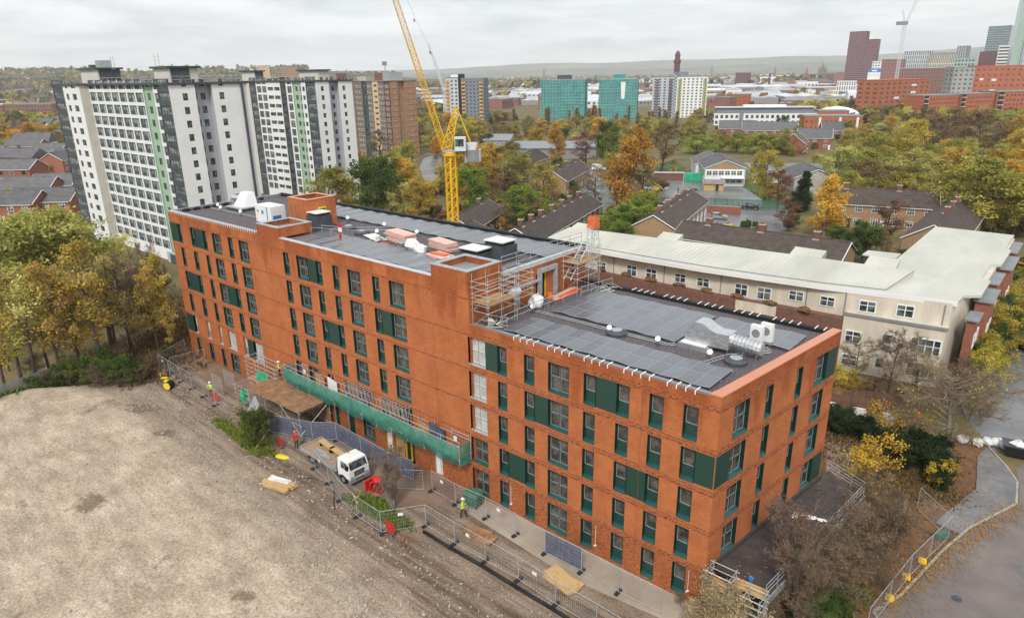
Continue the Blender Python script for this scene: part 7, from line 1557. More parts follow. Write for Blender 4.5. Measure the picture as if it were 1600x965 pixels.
# ================================================================ cranes
pm('crane_yellow', (0.80, 0.47, 0.01), .45, .12, 2, spec=.4); pm('crane_boom', (0.72, 0.46, 0.20), .5, .15, 2); pm('crane_white', (0.62, 0.65, 0.68), .5, .1, 2)
def lattice_beam(mb, p, q, w0, w1, step, r, mat, tri=False):
    p, q = Vector(p), Vector(q); d = (q - p); l = d.length; d.normalize(); up = Vector((0, 0, 1)) if abs(d.z) < .98 else Vector((1, 0, 0)); sx = d.cross(up).normalized(); sy = sx.cross(d)
    cs = [(-1, -1), (1, -1), (1, 1), (-1, 1)] if not tri else [(-1, -1), (1, -1), (0, 1)]; k = max(2, round(l / step)); pt = []
    for i in range(k + 1):
        c = p.lerp(q, i / k); w = (w0 + (w1 - w0) * i / k) / 2; pt.append([c + sx * a * w + sy * b * w for a, b in cs])
    n = len(cs)
    for i in range(k):
        for j in range(n):
            mb.tube(pt[i][j], pt[i+1][j], r, mat, 4, cap=False); jj = (j + 1) % n
            mb.tube(pt[i][j], pt[i+1][jj], r * .6, mat, 3, cap=False); mb.tube(pt[i][jj], pt[i+1][j], r * .6, mat, 3, cap=False); mb.tube(pt[i][j], pt[i][jj], r * .6, mat, 3, cap=False)
cz = thing('tower_crane', 'yellow luffing tower crane standing behind the long orange block', 'crane', (-64.2, 41.8, 0), R(40))
ZS = 21.4
m = MB(); lattice_beam(m, (0, 0, 0), (0, 0, ZS), 1.6, 1.6, 1.5, .115, 'crane_yellow'); m.build('mast', cz)
m = MB(); m.box(-.15, -.9, 0, .15, -.8, ZS, 'crane_yellow'); m.build('mast_ladder', cz)
m = MB(); m.lathe([(1.25, 0), (1.25, .5), (1.0, .6)], 'crane_yellow', 14, (0, 0, ZS)); m.box(-1.2, -1.0, ZS + .6, 4.6, 1.0, ZS + .85, 'galv'); m.build('slewing_platform', cz)
m = MB(); m.box(2.6, -1.3, ZS - .9, 4.5, 1.3, ZS + .9, 'mid_grey'); m.box(2.3, -1.32, ZS - 1.0, 2.58, 1.32, ZS + 1.0, 'concrete'); m.box(4.52, -1.2, ZS - .8, 4.8, 1.2, ZS + .9, 'concrete'); m.build('counterweight', cz)
m = MB(); m.box(.9, -2.3, ZS + .9, 2.6, -1.05, ZS + 3.0, 'crane_white'); m.build('cab', cz); m = MB(); m.box(1.0, -2.34, ZS + 1.6, 2.3, -2.305, ZS + 2.7, 'far_glass'); m.build('cab_window', cz)
m = MB(); m.tube((1.6, -.6, ZS + 1.5), (1.6, .9, ZS + 1.5), .55, 'galv', 10); m.box(2.6, -.8, ZS + .85, 4.2, .8, ZS + 1.9, 'crane_white'); m.build('winch', cz)
m = MB(); m.lathe([(.15, 0), (.15, .35), (.05, .4)], 'hivis_orange', 8, (4.2, -.9, ZS + 1.0)); m.build('beacon', cz)
AT = (1.3, 0, ZS + 7.3)
m = MB(); lattice_beam(m, (-.6, 0, ZS + .8), AT, 1.5, .6, 1.1, .085, 'crane_yellow'); m.build('a_frame', cz); m = MB(); 
for y in (-.6, .6): m.tube((3.6, y, ZS + .8), (AT[0], y * .4, AT[2]), .06, 'crane_yellow')
m.build('back_stay', cz)
J0 = Vector((-.9, 0, ZS + 1.2)); J1 = Vector((-9.9, 0, ZS + 32.0))
m = MB(); lattice_beam(m, J0, J0.lerp(J1, .5), .85, .8, 1.0, .05, 'crane_yellow'); m.build('jib', cz)
m = MB(); lattice_beam(m, J0.lerp(J1, .5), J1, .8, .6, 1.0, .045, 'crane_boom'); m.build('jib_tip', cz)
m = MB(); 
for y in (-.25, .25): m.tube(AT, J0.lerp(J1, .93) + Vector((.4, y, .5)), .03, 'steel', 3)
for f_ in (.35, .55, .75): p = Vector(AT).lerp(J0.lerp(J1, .93), f_); m.tube(p - Vector((.1, 0, -.2)), p + Vector((.1, 0, -.2)), .09, 'dark_grey', 4)
m.build('pendant', cz)
# distant cranes
t = thing('tower_crane', 'white luffing crane far behind the yellow crane', 'crane', (-361, 330, 0), R(20)); m = MB(); lattice_beam(m, (0, 0, 0), (0, 0, 24), 1.8, 1.8, 2.2, .16, 'crane_white'); m.build('mast', t); m = MB(); lattice_beam(m, (-.5, 0, 24), (-11, 0, 55), 1.5, .9, 2.0, .12, 'crane_white'); m.build('jib', t); m = MB(); m.box(0, -1.2, 23, 7, 1.2, 24.5, 'crane_white'); lattice_beam(m, (.5, 0, 24.5), (2.5, 0, 33), 1.2, .6, 2, .1, 'crane_white'); m.build('counter_jib', t)
t = thing('tower_crane', 'pale blue luffing crane on the right skyline with its jib leaving the picture', 'crane', (-206, 977, 0), R(14)); m = MB(); lattice_beam(m, (0, 0, 0), (0, 0, 85), 3.2, 3.2, 4, .30, 'crane_white'); m.build('mast', t); m = MB(); lattice_beam(m, (1, 0, 86), (19, 0, 150), 2.6, 1.6, 4, .25, 'crane_white'); m.build('jib', t); m = MB(); m.box(-10, -2.5, 84, 3, 2.5, 88, 'slate_clad'); lattice_beam(m, (-1, 0, 88), (-5, 0, 102), 2, 1, 3, .2, 'crane_white'); m.build('counter_jib', t)
m = MB(); m.box(-14, -6, 0, 12, -3, 26, 'blue_plastic'); 
t = thing('billboard', 'blue and white sign board on the block below the skyline crane', 'sign', (-231, 940, 0), R(14)); m = MB(); m.box(0, 0, 26, 14, .6, 33, 'white_wall'); m.build('board', t); m = MB(); m.box(0, -.1, 29, 14, -.02, 33, 'blue_plastic'); m.box(4, -.2, 30, 10, -.11, 31.6, 'white_wall'); m.build('banner', t); m = MB(); m.box(0, .7, 0, 14, 12, 26, 'white_wall'); m.build('building', t)

# ================================================================ trees and shrubs
def leaf_mat(name, c0, c1, c2, jit=.06):
    """three leaf tones spread over the leaves by a per-leaf value; each plant shifts a little"""
    m = bpy.data.materials.new(name); m.use_nodes = True; t = m.node_tree; b = t.nodes['Principled BSDF']
    b.inputs['Roughness'].default_value = .7; b.inputs['Specular IOR Level'].default_value = .2
    at = t.nodes.new('ShaderNodeAttribute'); at.attribute_name = 'tint'; r = t.nodes.new('ShaderNodeValToRGB'); t.links.new(at.outputs['Fac'], r.inputs[0])
    e = r.color_ramp.elements; e[0].position = .1; e[1].position = .9; e[0].color = (*c0, 1); e[1].color = (*c2, 1); k = e.new(.5); k.color = (*c1, 1)
    oi = t.nodes.new('ShaderNodeObjectInfo'); h = t.nodes.new('ShaderNodeHueSaturation'); t.links.new(r.outputs[0], h.inputs['Color'])
    a = t.nodes.new('ShaderNodeMapRange'); t.links.new(oi.outputs['Random'], a.inputs[0]); a.inputs[3].default_value = .5 - jit * .35; a.inputs[4].default_value = .5 + jit * .35; t.links.new(a.outputs[0], h.inputs['Hue'])
    mu = t.nodes.new('ShaderNodeMath'); mu.operation = 'MULTIPLY'; mu.inputs[1].default_value = 7.31; fr = t.nodes.new('ShaderNodeMath'); fr.operation = 'FRACT'; t.links.new(oi.outputs['Random'], mu.inputs[0]); t.links.new(mu.outputs[0], fr.inputs[0])
    v = t.nodes.new('ShaderNodeMapRange'); t.links.new(fr.outputs[0], v.inputs[0]); v.inputs[3].default_value = .9; v.inputs[4].default_value = 1.3; t.links.new(v.outputs[0], h.inputs['Value'])
    t.links.new(h.outputs[0], b.inputs['Base Color'])
    tr = t.nodes.new('ShaderNodeBsdfTranslucent'); t.links.new(h.outputs[0], tr.inputs['Color']); mx = t.nodes.new('ShaderNodeMixShader'); mx.inputs[0].default_value = .42
    t.links.new(b.outputs[0], mx.inputs[1]); t.links.new(tr.outputs[0], mx.inputs[2]); t.links.new(mx.outputs[0], t.nodes['Material Output'].inputs[0])
    MATS[name] = m
leaf_mat('leaf_olive', (.18, .185, .04), (.35, .32, .065), (.56, .46, .10))
leaf_mat('leaf_yellow', (.27, .215, .04), (.50, .37, .06), (.68, .52, .12))
leaf_mat('leaf_green', (.042, .078, .018), (.095, .145, .032), (.18, .23, .05))
leaf_mat('leaf_bright', (.09, .14, .022), (.19, .25, .04), (.32, .36, .065))
leaf_mat('leaf_orange', (.38, .20, .035), (.60, .345, .05), (.74, .50, .10))
leaf_mat('leaf_brown', (.12, .085, .042), (.23, .16, .07), (.37, .26, .09))
leaf_mat('leaf_red', (.12, .055, .035), (.22, .10, .06), (.32, .16, .09))
leaf_mat('leaf_dark', (.014, .030, .012), (.028, .052, .018), (.055, .085, .026))
leaf_mat('leaf_lime', (.25, .26, .06), (.45, .43, .12), (.62, .56, .21))
leaf_mat('leaf_gold', (.42, .24, .02), (.62, .40, .03), (.75, .52, .06), .02)
leaf_mat('leaf_willow', (.17, .20, .03), (.30, .33, .055), (.44, .43, .09))
leaf_mat('leaf_feather', (.30, .27, .06), (.52, .44, .12), (.70, .58, .22))
leaf_mat('leaf_straw', (.26, .19, .09), (.40, .31, .16), (.52, .42, .24), .02)
pm('twig', (0.20, 0.145, 0.10), .95, .3, 2, rand=.2); pm('twig_pale', (0.32, 0.265, 0.195), .95, .3, 2, rand=.15); pm('twig_dark', (0.155, 0.11, 0.078), .95, .3, 2, rand=.2)
def plant_mesh(seed, leaf, twig='twig', bark='bark', H=10.0, prof=((.12, .3), (.35, .9), (.6, 1.0), (.85, .6), (1, .15)), Rm=3.5, np=18, ns=5, nt=4, nl=18, ls=.24, spread=.34, droop=0.0, trunks=1, up=.5, base=.16, conifer=False, fine=0, tr=.022, tw=1.0):
    """trunk and limbs as tapered tubes, twigs, and leaf faces scattered round the twig ends (height H, crown radius Rm)"""
    g = random.Random(seed); T = MB(); Cc = MB(); tint = []
    def rad(f):
        for (a, b), (c, d) in zip(prof, prof[1:]):
            if a <= f <= c: return Rm * (b + (d - b) * (f - a) / (c - a))
        return Rm * prof[-1][1]
    tips = []
    for k in range(trunks):
        lean = Vector((g.gauss(0, .06), g.gauss(0, .06), 0)) * (1 + 2.2 * (trunks > 1)); o = Vector((g.gauss(0, .25), g.gauss(0, .25), 0)) * (trunks > 1); pts = []
        for i in range(8): f = i / 7; pts.append(o + Vector((lean.x * f * H + g.gauss(0, .012) * H * f, lean.y * f * H + g.gauss(0, .012) * H * f, f * H * .93)))
        r0 = H * tr / (trunks ** .4)
        for i in range(7): T.tube(pts[i], pts[i+1], r0 * (1 - i / 7.6), bark, 6, r0 * (1 - (i + 1) / 7.6), cap=False)
        n = max(4, np // trunks)
        for i in range(n):
            f = base + (.97 - base) * (i + g.random()) / n; q = f * 7 / .93 * .93; j = min(6, int(f * 7)); p = pts[j].lerp(pts[j+1], f * 7 - j)
            az = g.uniform(0, 6.283) if not conifer else i * 2.4; Rr = rad(f) * g.uniform(.65, 1.08); el = (up * g.uniform(.4, 1.3)) if not conifer else -.12
            d = Vector((math.cos(az) * math.cos(el), math.sin(az) * math.cos(el), math.sin(el))); e = p + d * Rr; e.z -= droop * Rr * .3
            mid = p.lerp(e, .5) + Vector((g.gauss(0, .05), g.gauss(0, .05), g.gauss(.04, .05))) * Rr; rb = r0 * .38 * (1 - f * .6)
            T.tube(p, mid, rb, bark, 4, rb * .65, cap=False); T.tube(mid, e, rb * .65, bark, 4, rb * .25, cap=False)
            ct = g.random()
            for s in range(ns):
                u = .3 + .7 * (s + g.random()) / ns; b0 = p.lerp(mid, u * 2) if u < .5 else mid.lerp(e, u * 2 - 1)
                dd = (d * .6 + Vector((g.gauss(0, .7), g.gauss(0, .7), g.gauss(.15, .5) - droop))).normalized(); l = Rr * spread * g.uniform(.7, 1.5) * (1.15 - .5 * u) + .15; b1 = b0 + dd * l
                Cc.tube(b0, b1, max(rb * .25, .012 * tw), twig, 3, .008 * tw, cap=False); tint += [0] * 3
                for w_ in range(nt):
                    u2 = (w_ + g.random()) / nt; c0 = b0.lerp(b1, u2); d2 = (dd * .5 + Vector((g.gauss(0, .8), g.gauss(0, .8), g.gauss(.1, .6) - droop * 1.6))).normalized(); c1 = c0 + d2 * l * g.uniform(.3, .7)
                    Cc.tube(c0, c1, .011 * tw, twig, 3, .006 * tw, cap=False); tint += [0] * 3
                    for z_ in range(fine):
                        f0 = c0.lerp(c1, g.random()); f1 = f0 + Vector((g.gauss(0, 1), g.gauss(0, 1), g.gauss(.25, .8))).normalized() * l * g.uniform(.2, .5); Cc.tube(f0, f1, .008 * tw, twig, 3, .004 * tw, cap=False); tint += [0] * 3
                    for y_ in range(nl):
                        c = c0.lerp(c1, g.uniform(.1, 1.15)) + Vector((g.gauss(0, 1), g.gauss(0, 1), g.gauss(0, .8) - droop * abs(g.gauss(0, 1)))) * ls * .95
                        a = Vector((g.gauss(0, 1), g.gauss(0, 1), g.gauss(0, 1) - droop * 2)).normalized(); bb = a.orthogonal().normalized(); bb.rotate(Matrix.Rotation(g.uniform(0, 6.28), 3, a)); sz = ls * g.uniform(.55, 1.25)
                        Cc.poly([c - a * sz * .55, c + bb * sz * .3, c + a * sz * .55, c - bb * sz * .3], leaf); tint.append(min(1, max(0, .5 + .30 * (ct - .5) * 2 + g.gauss(0, .16))))
    cm = Cc.mesh('crown'); at = cm.attributes.new('tint', 'FLOAT', 'FACE'); at.data.foreach_set('value', tint[:len(cm.polygons)])
    return T.mesh('trunk', True), cm
UPR = ((.1, .45), (.3, .8), (.6, 1), (.85, .7), (1, .2)); ROUND = ((.15, .55), (.35, 1), (.6, 1.05), (.85, .75), (1, .25)); SHRUB = ((.0, .8), (.3, 1.05), (.65, 1), (.9, .6), (1, .25))
PLANTS = {}
def species(key, n, **k): PLANTS[key] = [plant_mesh(hash(key) % 1 + 31 * i + len(key) * 7, **k) for i in range(n)]
species('slim', 3, leaf='leaf_feather', twig='twig_pale', Rm=1.8, prof=UPR, np=18, ns=4, nt=4, nl=7, ls=.22, up=.9, base=.30, tr=.014, fine=3, tw=1.4)
species('slimgold', 2, leaf='leaf_yellow', twig='twig_pale', Rm=1.8, prof=UPR, np=18, ns=4, nt=4, nl=8, ls=.22, up=.9, base=.26, tr=.014, fine=3, tw=1.4)
species('olive', 3, leaf='leaf_olive', Rm=3.6, prof=ROUND, np=22, nl=15, ls=.30, fine=1)
species('yellow', 2, leaf='leaf_yellow', Rm=3.4, prof=ROUND, np=22, nl=15, ls=.30, fine=1)
species('green', 3, leaf='leaf_green', Rm=3.5, prof=ROUND, np=24, nl=20, ls=.32)
species('lime', 2, leaf='leaf_lime', Rm=3.8, prof=ROUND, np=24, nl=15, ls=.30, fine=1)
species('orange', 2, leaf='leaf_orange', Rm=3.0, prof=ROUND, np=22, nl=15, ls=.30, fine=1)
species('birch', 2, leaf='leaf_orange', bark='pale_bark', Rm=2.5, prof=((.1, .75), (.3, 1), (.6, .9), (.85, .55), (1, .15)), np=26, nl=14, ls=.26, droop=.7, tr=.014, fine=1)
species('brown', 3, leaf='leaf_brown', Rm=3.4, prof=ROUND, np=22, nl=7, ls=.26, fine=4, tw=1.5)
species('red', 2, leaf='leaf_red', Rm=3.4, prof=ROUND, np=22, nl=9, ls=.26, fine=3, tw=1.5)
species('bare', 3, leaf='leaf_brown', twig='twig', Rm=3.5, prof=ROUND, np=22, ns=6, nt=5, nl=1, ls=.2, fine=5, tw=2.0)
species('poplar', 2, leaf='leaf_brown', twig='twig_pale', Rm=1.3, prof=UPR, np=26, nl=5, ls=.26, up=1.2, base=.15, tr=.014, fine=3, tw=1.8)
species('conifer', 2, leaf='leaf_dark', Rm=2.4, prof=((.05, 1), (.3, .85), (.6, .5), (1, .05)), np=40, nl=16, ls=.28, conifer=True, base=.05)
species('fresh', 2, leaf='leaf_bright', Rm=3.6, prof=ROUND, np=24, nl=18, ls=.32, fine=1)
species('willow', 2, leaf='leaf_willow', Rm=4.4, prof=((.1, .95), (.4, 1.05), (.7, .95), (.9, .6), (1, .2)), np=26, nl=18, ls=.32, droop=.9)
species('goldwillow', 1, leaf='leaf_yellow', Rm=4.0, prof=((.1, .8), (.4, 1.05), (.7, .95), (.9, .6), (1, .2)), np=26, nl=16, ls=.30, droop=1.0)
species('bush', 2, leaf='leaf_green', Rm=5.5, prof=SHRUB, np=26, nl=20, ls=.42, trunks=4, base=.05, tr=.02)
species('darkbush', 2, leaf='leaf_dark', Rm=6.0, prof=SHRUB, np=30, nl=18, ls=.55, trunks=4, base=.03, tr=.02)
species('brightbush', 1, leaf='leaf_bright', Rm=5.5, prof=SHRUB, np=26, nl=20, ls=.45, trunks=4, base=.05, tr=.02)
species('goldbush', 2, leaf='leaf_gold', twig='twig_dark', bark='bark', Rm=4.2, prof=SHRUB, np=22, ns=5, nt=4, nl=2, ls=.62, trunks=4, base=.2, tr=.014, fine=3, tw=2.2)
species('yellowbush', 2, leaf='leaf_yellow', Rm=5.5, prof=SHRUB, np=24, nl=14, ls=.42, trunks=5, base=.05, tr=.014, fine=2)
species('barebush', 3, leaf='leaf_brown', twig='twig_dark', bark='twig_dark', Rm=5.0, prof=SHRUB, np=30, ns=6, nt=5, nl=1, ls=.3, trunks=6, base=.1, tr=.013, fine=4, up=.8, tw=1.8)
species('bigbare', 1, leaf='leaf_olive', twig='twig', bark='pale_bark', Rm=5.6, prof=((.25, .55), (.45, 1), (.7, 1.05), (.9, .8), (1, .4)), np=26, ns=7, nt=6, nl=1, ls=.2, base=.22, up=.45, tr=.026, fine=4, tw=1.5)
species('twisted', 1, leaf='leaf_red', twig='twig', bark='bark', Rm=3.0, prof=((.3, .5), (.5, 1), (.8, 1), (1, .5)), np=26, ns=6, nt=6, nl=1, ls=.18, base=.3, up=.9, tr=.028, trunks=3, fine=3, tw=1.9)
species('straw', 1, leaf='leaf_straw', twig='twig_pale', bark='twig_pale', Rm=6, prof=SHRUB, np=40, ns=5, nt=5, nl=5, ls=.55, trunks=9, base=.02, tr=.008, up=1.2, fine=4, tw=2.6)
species('multi', 1, leaf='leaf_green', twig='twig', bark='pale_bark', Rm=5.2, prof=((.05, .35), (.4, .8), (.75, 1), (1, .7)), np=40, ns=5, nt=5, nl=0, ls=.3, trunks=9, base=.12, tr=.04, up=1.2, fine=4, tw=4.0)
NAMES = dict(slim='tree', conifer='conifer', willow='willow_tree', goldwillow='willow_tree', birch='birch_tree', poplar='poplar_tree')
_pi = [0]
def plant(key, p, h, label, cat='tree', grp=None, wide=1.0, rz=None, z=0.0):
    _pi[0] += 1; v = PLANTS[key]; T, Cm = v[_pi[0] % len(v)]; s = h / 10.0
    nm = NAMES.get(key, 'shrub' if 'bush' in key or key in ('straw', 'multi') else 'tree')
    t = thing(nm, label, 'shrub' if nm == 'shrub' and cat == 'tree' else cat, (p[0], p[1], z - .03), rz if rz is not None else rnd.uniform(0, 6.28), grp, (s * wide, s * wide, s))
    ob('trunk' if nm != 'shrub' else 'stem', T, t); ob('crown', Cm, t); return t
# (species, (x, y, height), widening, label, group) - individually recognisable ones first
LW = 'trees of the thin autumn wood left of the block'
def many(key, L_, label, grp, wide=1.0, cat='tree'):
    rank_labels([plant(key, q, q[2], label, cat, grp, wide * rnd.uniform(.85, 1.15)) for q in L_])
many('slimgold', [(-73.67,-19.58,14.13), (-72.55,-14.44,15.6), (-70.9,-10.42,17.21), (-72.61,-3.32,11.93), (-73.86,-1.29,13.18), (-72.15,-12.55,12.92)], 'slim yellow leaved tree in the thin wood left of the block', LW + ', yellow ones', 1.0)
many('slim', [(-74.13,-16.58,15.29), (-74.06,-11.76,13.76), (-74.86,-7.47,14.43), (-74.02,-5.5,10.97), (-76.72,-17.32,13.94), (-76.08,-14.54,11.93)], 'slim olive green tree in the thin wood left of the block', LW + ', olive ones', 1.05)
many('bare', [(-76.91,-2.28,13.92), (-77.39,-4.93,13.95), (-77.79,-0.03,11.65)], 'leafless slim tree edging the thin wood left of the block', LW + ', bare ones', .6)
many('lime', [(-91.33,-13.66,17.72), (-94.01,-9.69,17.63), (-94.22,-3.16,14.81), (-104.21,-10.97,14.89), (-105.62,-4.62,15.88), (-105.55,-0.54,13.5)], 'pale olive tree behind the thin wood, below the white tower', 'olive trees below the white tower', 1.15)
many('bare', [(-111.84,-5.42,13.04), (-90.79,-0.47,9.23), (-94.69,3.88,7.19), (-95.98,6.89,6.13), (-81.35,-5.79,13.12)], 'brown half bare tree behind the thin wood left of the block', 'brown trees behind the thin wood')
many('slimgold', [(-80.58,0.86,8.35), (-82.31,-17.12,8.25), (-71.19,-1.93,7.33)], 'orange tinted tree low in the thin wood left of the block', 'orange trees in the thin wood')
many('bush', [(-70.45,-12.32,3.23), (-68.74,-10.52,3.48), (-66.59,-9.24,3.22), (-66.7,-7.54,2.22), (-72.43,-14.35,2.59), (-70.78,-2.93,1.75), (-72.83,-16.83,2.15)], 'low green bush under the thin wood by the rubble mound', 'green bushes under the thin wood', 1.1)
many('barebush', [(-70.86,-13.53,2.34), (-68.13,-11.78,2.88), (-66.07,-10.15,2.48), (-65.4,-8.3,2.26), (-72.15,-15.42,2.24), (-68.96,-5.3,2.29), (-72,-8.93,3.35), (-75.22,-16.13,3.24), (-74.25,-13.09,3.29)], 'leafless brown thicket at the foot of the thin wood', 'brown thickets under the thin wood', 1.2)
many('yellowbush', [(-216.07,18.46,5.36), (-296.52,55.11,4.92), (-291.02,50.13,4.08)], 'yellow garden shrub among the red brick houses of the estate', 'yellow shrubs in the red brick estate')
many('orange', [(-375.26,63.66,13.16), (-384.12,74.15,15.16), (-400.41,63.73,10.74), (-395.25,84.55,12.67)], 'orange tree in the belt behind the red brick estate', 'orange trees behind the red brick estate', 1.3)
many('olive', [(-417.04,70.78,12.8), (-427.64,83.25,10.03), (-372.42,81.63,10.6), (-351.72,50.07,10.86)], 'olive tree in the belt behind the red brick estate', 'olive trees behind the red brick estate', 1.2)
plant('olive', (-129.92,62.74,13.2), (-129.92,62.74,13.2)[2], 'broad olive yellow tree below the second white tower', wide=1.35)
plant('yellow', (-126.92,66.91,9.55), (-126.92,66.91,9.55)[2], 'pale yellow tree squeezed between the olive tree and the dark green one')
plant('green', (-115.76,67.39,15.32), (-115.76,67.39,15.32)[2], 'dense dark green tree behind the tall roof, left of the crane', wide=1.05)
plant('orange', (-136.94,94.02,11.78), (-136.94,94.02,11.78)[2], 'orange tree behind the dense dark green one, left of the crane')
plant('yellow', (-106.72,72.2,11.03), (-106.72,72.2,11.03)[2], 'thin yellow brown tree directly left of the crane mast', wide=1.3)
plant('lime', (-111.23,70.72,9.64), (-111.23,70.72,9.64)[2], 'yellow green tree between the dark green tree and the thin yellow one')
plant('conifer', (-199.01,151.02,6.82), (-199.01,151.02,6.82)[2] , 'small dark conifer at the foot of the brown tower')
plant('fresh', (-104.97,88,12.29), (-104.97,88,11.67)[2], 'green tree directly right of the crane mast', wide=1.2)
plant('yellow', (-130.18,124.61,13.73), (-130.18,124.61,13.73)[2], 'golden yellow tree right of the crane counterweight', wide=1.1)
plant('brown', (-119.63,120.02,11.3), (-119.63,120.02,11.3)[2], 'brown bare tree in front of the half hidden terrace', wide=1.3)
plant('bare', (-116.89,124.85,10.08), (-116.89,124.85,10.08)[2], 'bare dark tree left of the buff gable', wide=1.3)
plant('fresh', (-83.22,80.87,9.93), (-83.22,80.87,9.93)[2], 'round fresh green tree left of the long diagonal terrace', wide=1.45)
plant('brown', (-82.75,76.35,6.81), (-82.75,76.35,6.81)[2], 'brown twiggy tree in front of the round fresh green one', wide=1.1)
plant('orange', (-82.71,74.8,4.25), (-82.71,74.8,4.25)[2], 'small orange tree low behind the tall roof edge', wide=.7)
plant('conifer', (-86.05,73.89,4), (-86.05,73.89,4)[2], 'small dark conifer beside the bungalow roof')
plant('orange', (-108.2,128.09,6.04), (-108.2,128.09,6.04)[2], 'orange half bare tree in front of the buff gable', wide=1.2)
plant('bush', (-99.63,125.87,4.39), (-99.63,125.87,4.39)[2], 'green bush between the buff gabled terrace and the diagonal one', cat='shrub')
plant('birch', (-140.88,173.21,17.38), (-140.88,173.21,17.38)[2], 'tall russet birch left of the long grey building end', wide=1.0)
plant('bush', (-135.29,164.16,4.54), (-135.29,164.16,4.54)[2], 'dark green bush at the foot of the russet birch', cat='shrub')
plant('red', (-132.35,178.92,13.22), (-132.35,178.92,13.22)[2], 'reddish bare tree behind the buff gabled terrace', wide=1.2)
plant('green', (-126.45,182.87,16.57), (-126.45,182.87,16.57)[2], 'mottled green tree left of the tall golden birch', wide=.8)
plant('birch', (-74.75,115.19,22.02), (-74.75,115.19,22.02)[2], 'tallest golden orange birch beside the school yard', wide=1.25)
plant('brown', (-75.02,120.4,11.48), (-75.02,120.4,11.48)[2], 'brown twiggy tree at the foot of the tall golden birch', wide=1.2)
plant('brown', (-101.33,179.24,17.95), (-101.33,179.24,17.95)[2], 'large brown tree behind the school yard with a dark forked trunk', wide=1.2)
many('fresh', [(-59.17,89.3,8.2), (-61.48,98.64,8.34), (-59.78,84.45,7.51), (-59.76,79.57,6.18), (-53.13,89.43,6.43), (-54.4,78.95,6.03), (-48.1,86.32,4.93)], 'fresh green tree crowding behind the cream roof, left of the long terrace', 'fresh green trees behind the cream roof', 1.55)
plant('yellowbush', (-43.54,83.37,3.77), (-43.54,83.37,3.77)[2], 'small yellow shrub behind the cream roof', cat='shrub'); plant('conifer', (-41.35,83.79,3.13), (-41.35,83.79,3.13)[2], 'dark clipped evergreen behind the cream roof beside the yellow shrub', wide=1.4)
plant('brightbush', (-23.14,88.97,2.61), (-23.14,88.97,2.61)[2], 'lime green bush behind the cream roof on the right', cat='shrub', wide=1.3)
many('willow', [(-119.39,243.5,9.07), (-114.76,252.42,8.64), (-107.5,257.04,9.41), (-98.86,256.63,9.5), (-92.27,260.85,8.94), (-85.82,259.27,9.3)], 'green weeping willow in the row behind the school', 'green willows behind the school', 1.7)
plant('goldwillow', (-53.93,150.72,14.67), (-53.93,150.72,14.67)[2], 'yellow weeping tree in front of the school', wide=.9)
plant('red', (-46.79,140.8,10.19), (-46.79,140.8,10.19)[2], 'brown bare tree right of the yellow weeping tree', wide=1.1)
plant('conifer', (-41.09,139.61,10.73), (-41.09,139.61,10.73)[2], 'dark green conifer left of the golden birch by the buff semi', wide=1.1)
plant('red', (-34.95,115.03,7.55), (-34.95,115.03,7.55)[2], 'pinkish brown bare tree at the left foot of the golden birch', wide=1.2)
plant('birch', (-27.79,115.7,13.71), (-27.79,115.7,13.71)[2], 'golden yellow birch left of the buff semi terrace', wide=1.35)
plant('red', (-15.77,112.62,9.54), (-15.77,112.62,9.54)[2], 'pinkish bare tree in front of the buff semi terrace', wide=1.0)
plant('green', (-15.46,96.47,7.29), (-15.46,96.47,7.29)[2], 'dark green garden tree behind the cream roof, right', wide=1.2); plant('green', (-17.7,98.74,7.21), (-17.7,98.74,7.21)[2], 'mid green garden tree beside the long terrace end', wide=1.0)
plant('brown', (-12.99,99.46,5.93), (-12.99,99.46,5.93)[2], 'grey brown shrub tree beside the cream porch', wide=1.1)
many('lime', [(-43.33,173.87,12.95), (-41.61,186.54,13.09), (-54.92,196.49,8.08), (-38.49,191.73,10.41)], 'pale lime yellow tree behind the buff semi terrace', 'pale lime trees behind the buff semi', 1.25)
many('olive', [(-33.35,192.31,9.73), (-27.36,192.13,11), (-46.7,220.21,13.71), (-53.84,231.49,11.57), (-18.23,205.87,13.96), (-28.38,214.76,10.9)], 'olive tree in the belt behind the buff houses', 'olive trees behind the buff houses', 1.25)
plant('yellow', (-39.45,241.12,16.66), (-39.45,241.12,16.66)[2], 'bright yellow green tree below the orange brick blocks', wide=1.15)
plant('lime', (-25.76,219.98,11.2), (-25.76,219.98,11.2)[2], 'broad yellow olive tree right of the bright yellow green one', wide=1.4)
many('olive', [(-0.5,133.08,16.46), (-7.44,145.31,13.49), (3.04,135.72,14.3), (-11.68,155.96,11.08)], 'large olive brown tree with a dark trunk beside the cream roof end', 'olive brown trees beside the cream roof end', 1.35)
many('orange', [(-5.77,150.93,14.72), (3.25,144.95,9.6), (-0.24,150.61,14.12)], 'orange brown tree beside the cream roof end', 'orange brown trees beside the cream roof end', 1.2)
many('brown', [(-21.57,280.05,19.13), (-32.94,285.25,19.42), (-43.22,292.22,12.74), (-24.71,259.54,14.08), (-35.85,270.7,16.52), (-14.68,272.86,15.82), (-52.97,272.28,12.38)], 'grey brown bare tree below the orange brick row', 'bare trees below the orange brick row', 1.35)
many('yellow', [(-7.91,262.25,18.47), (-4.1,240.05,15.95), (-8.96,245.82,13.42), (-43.93,238.13,10.42)], 'yellow tree at the right edge below the glass tower', 'yellow trees at the right edge', 1.2)
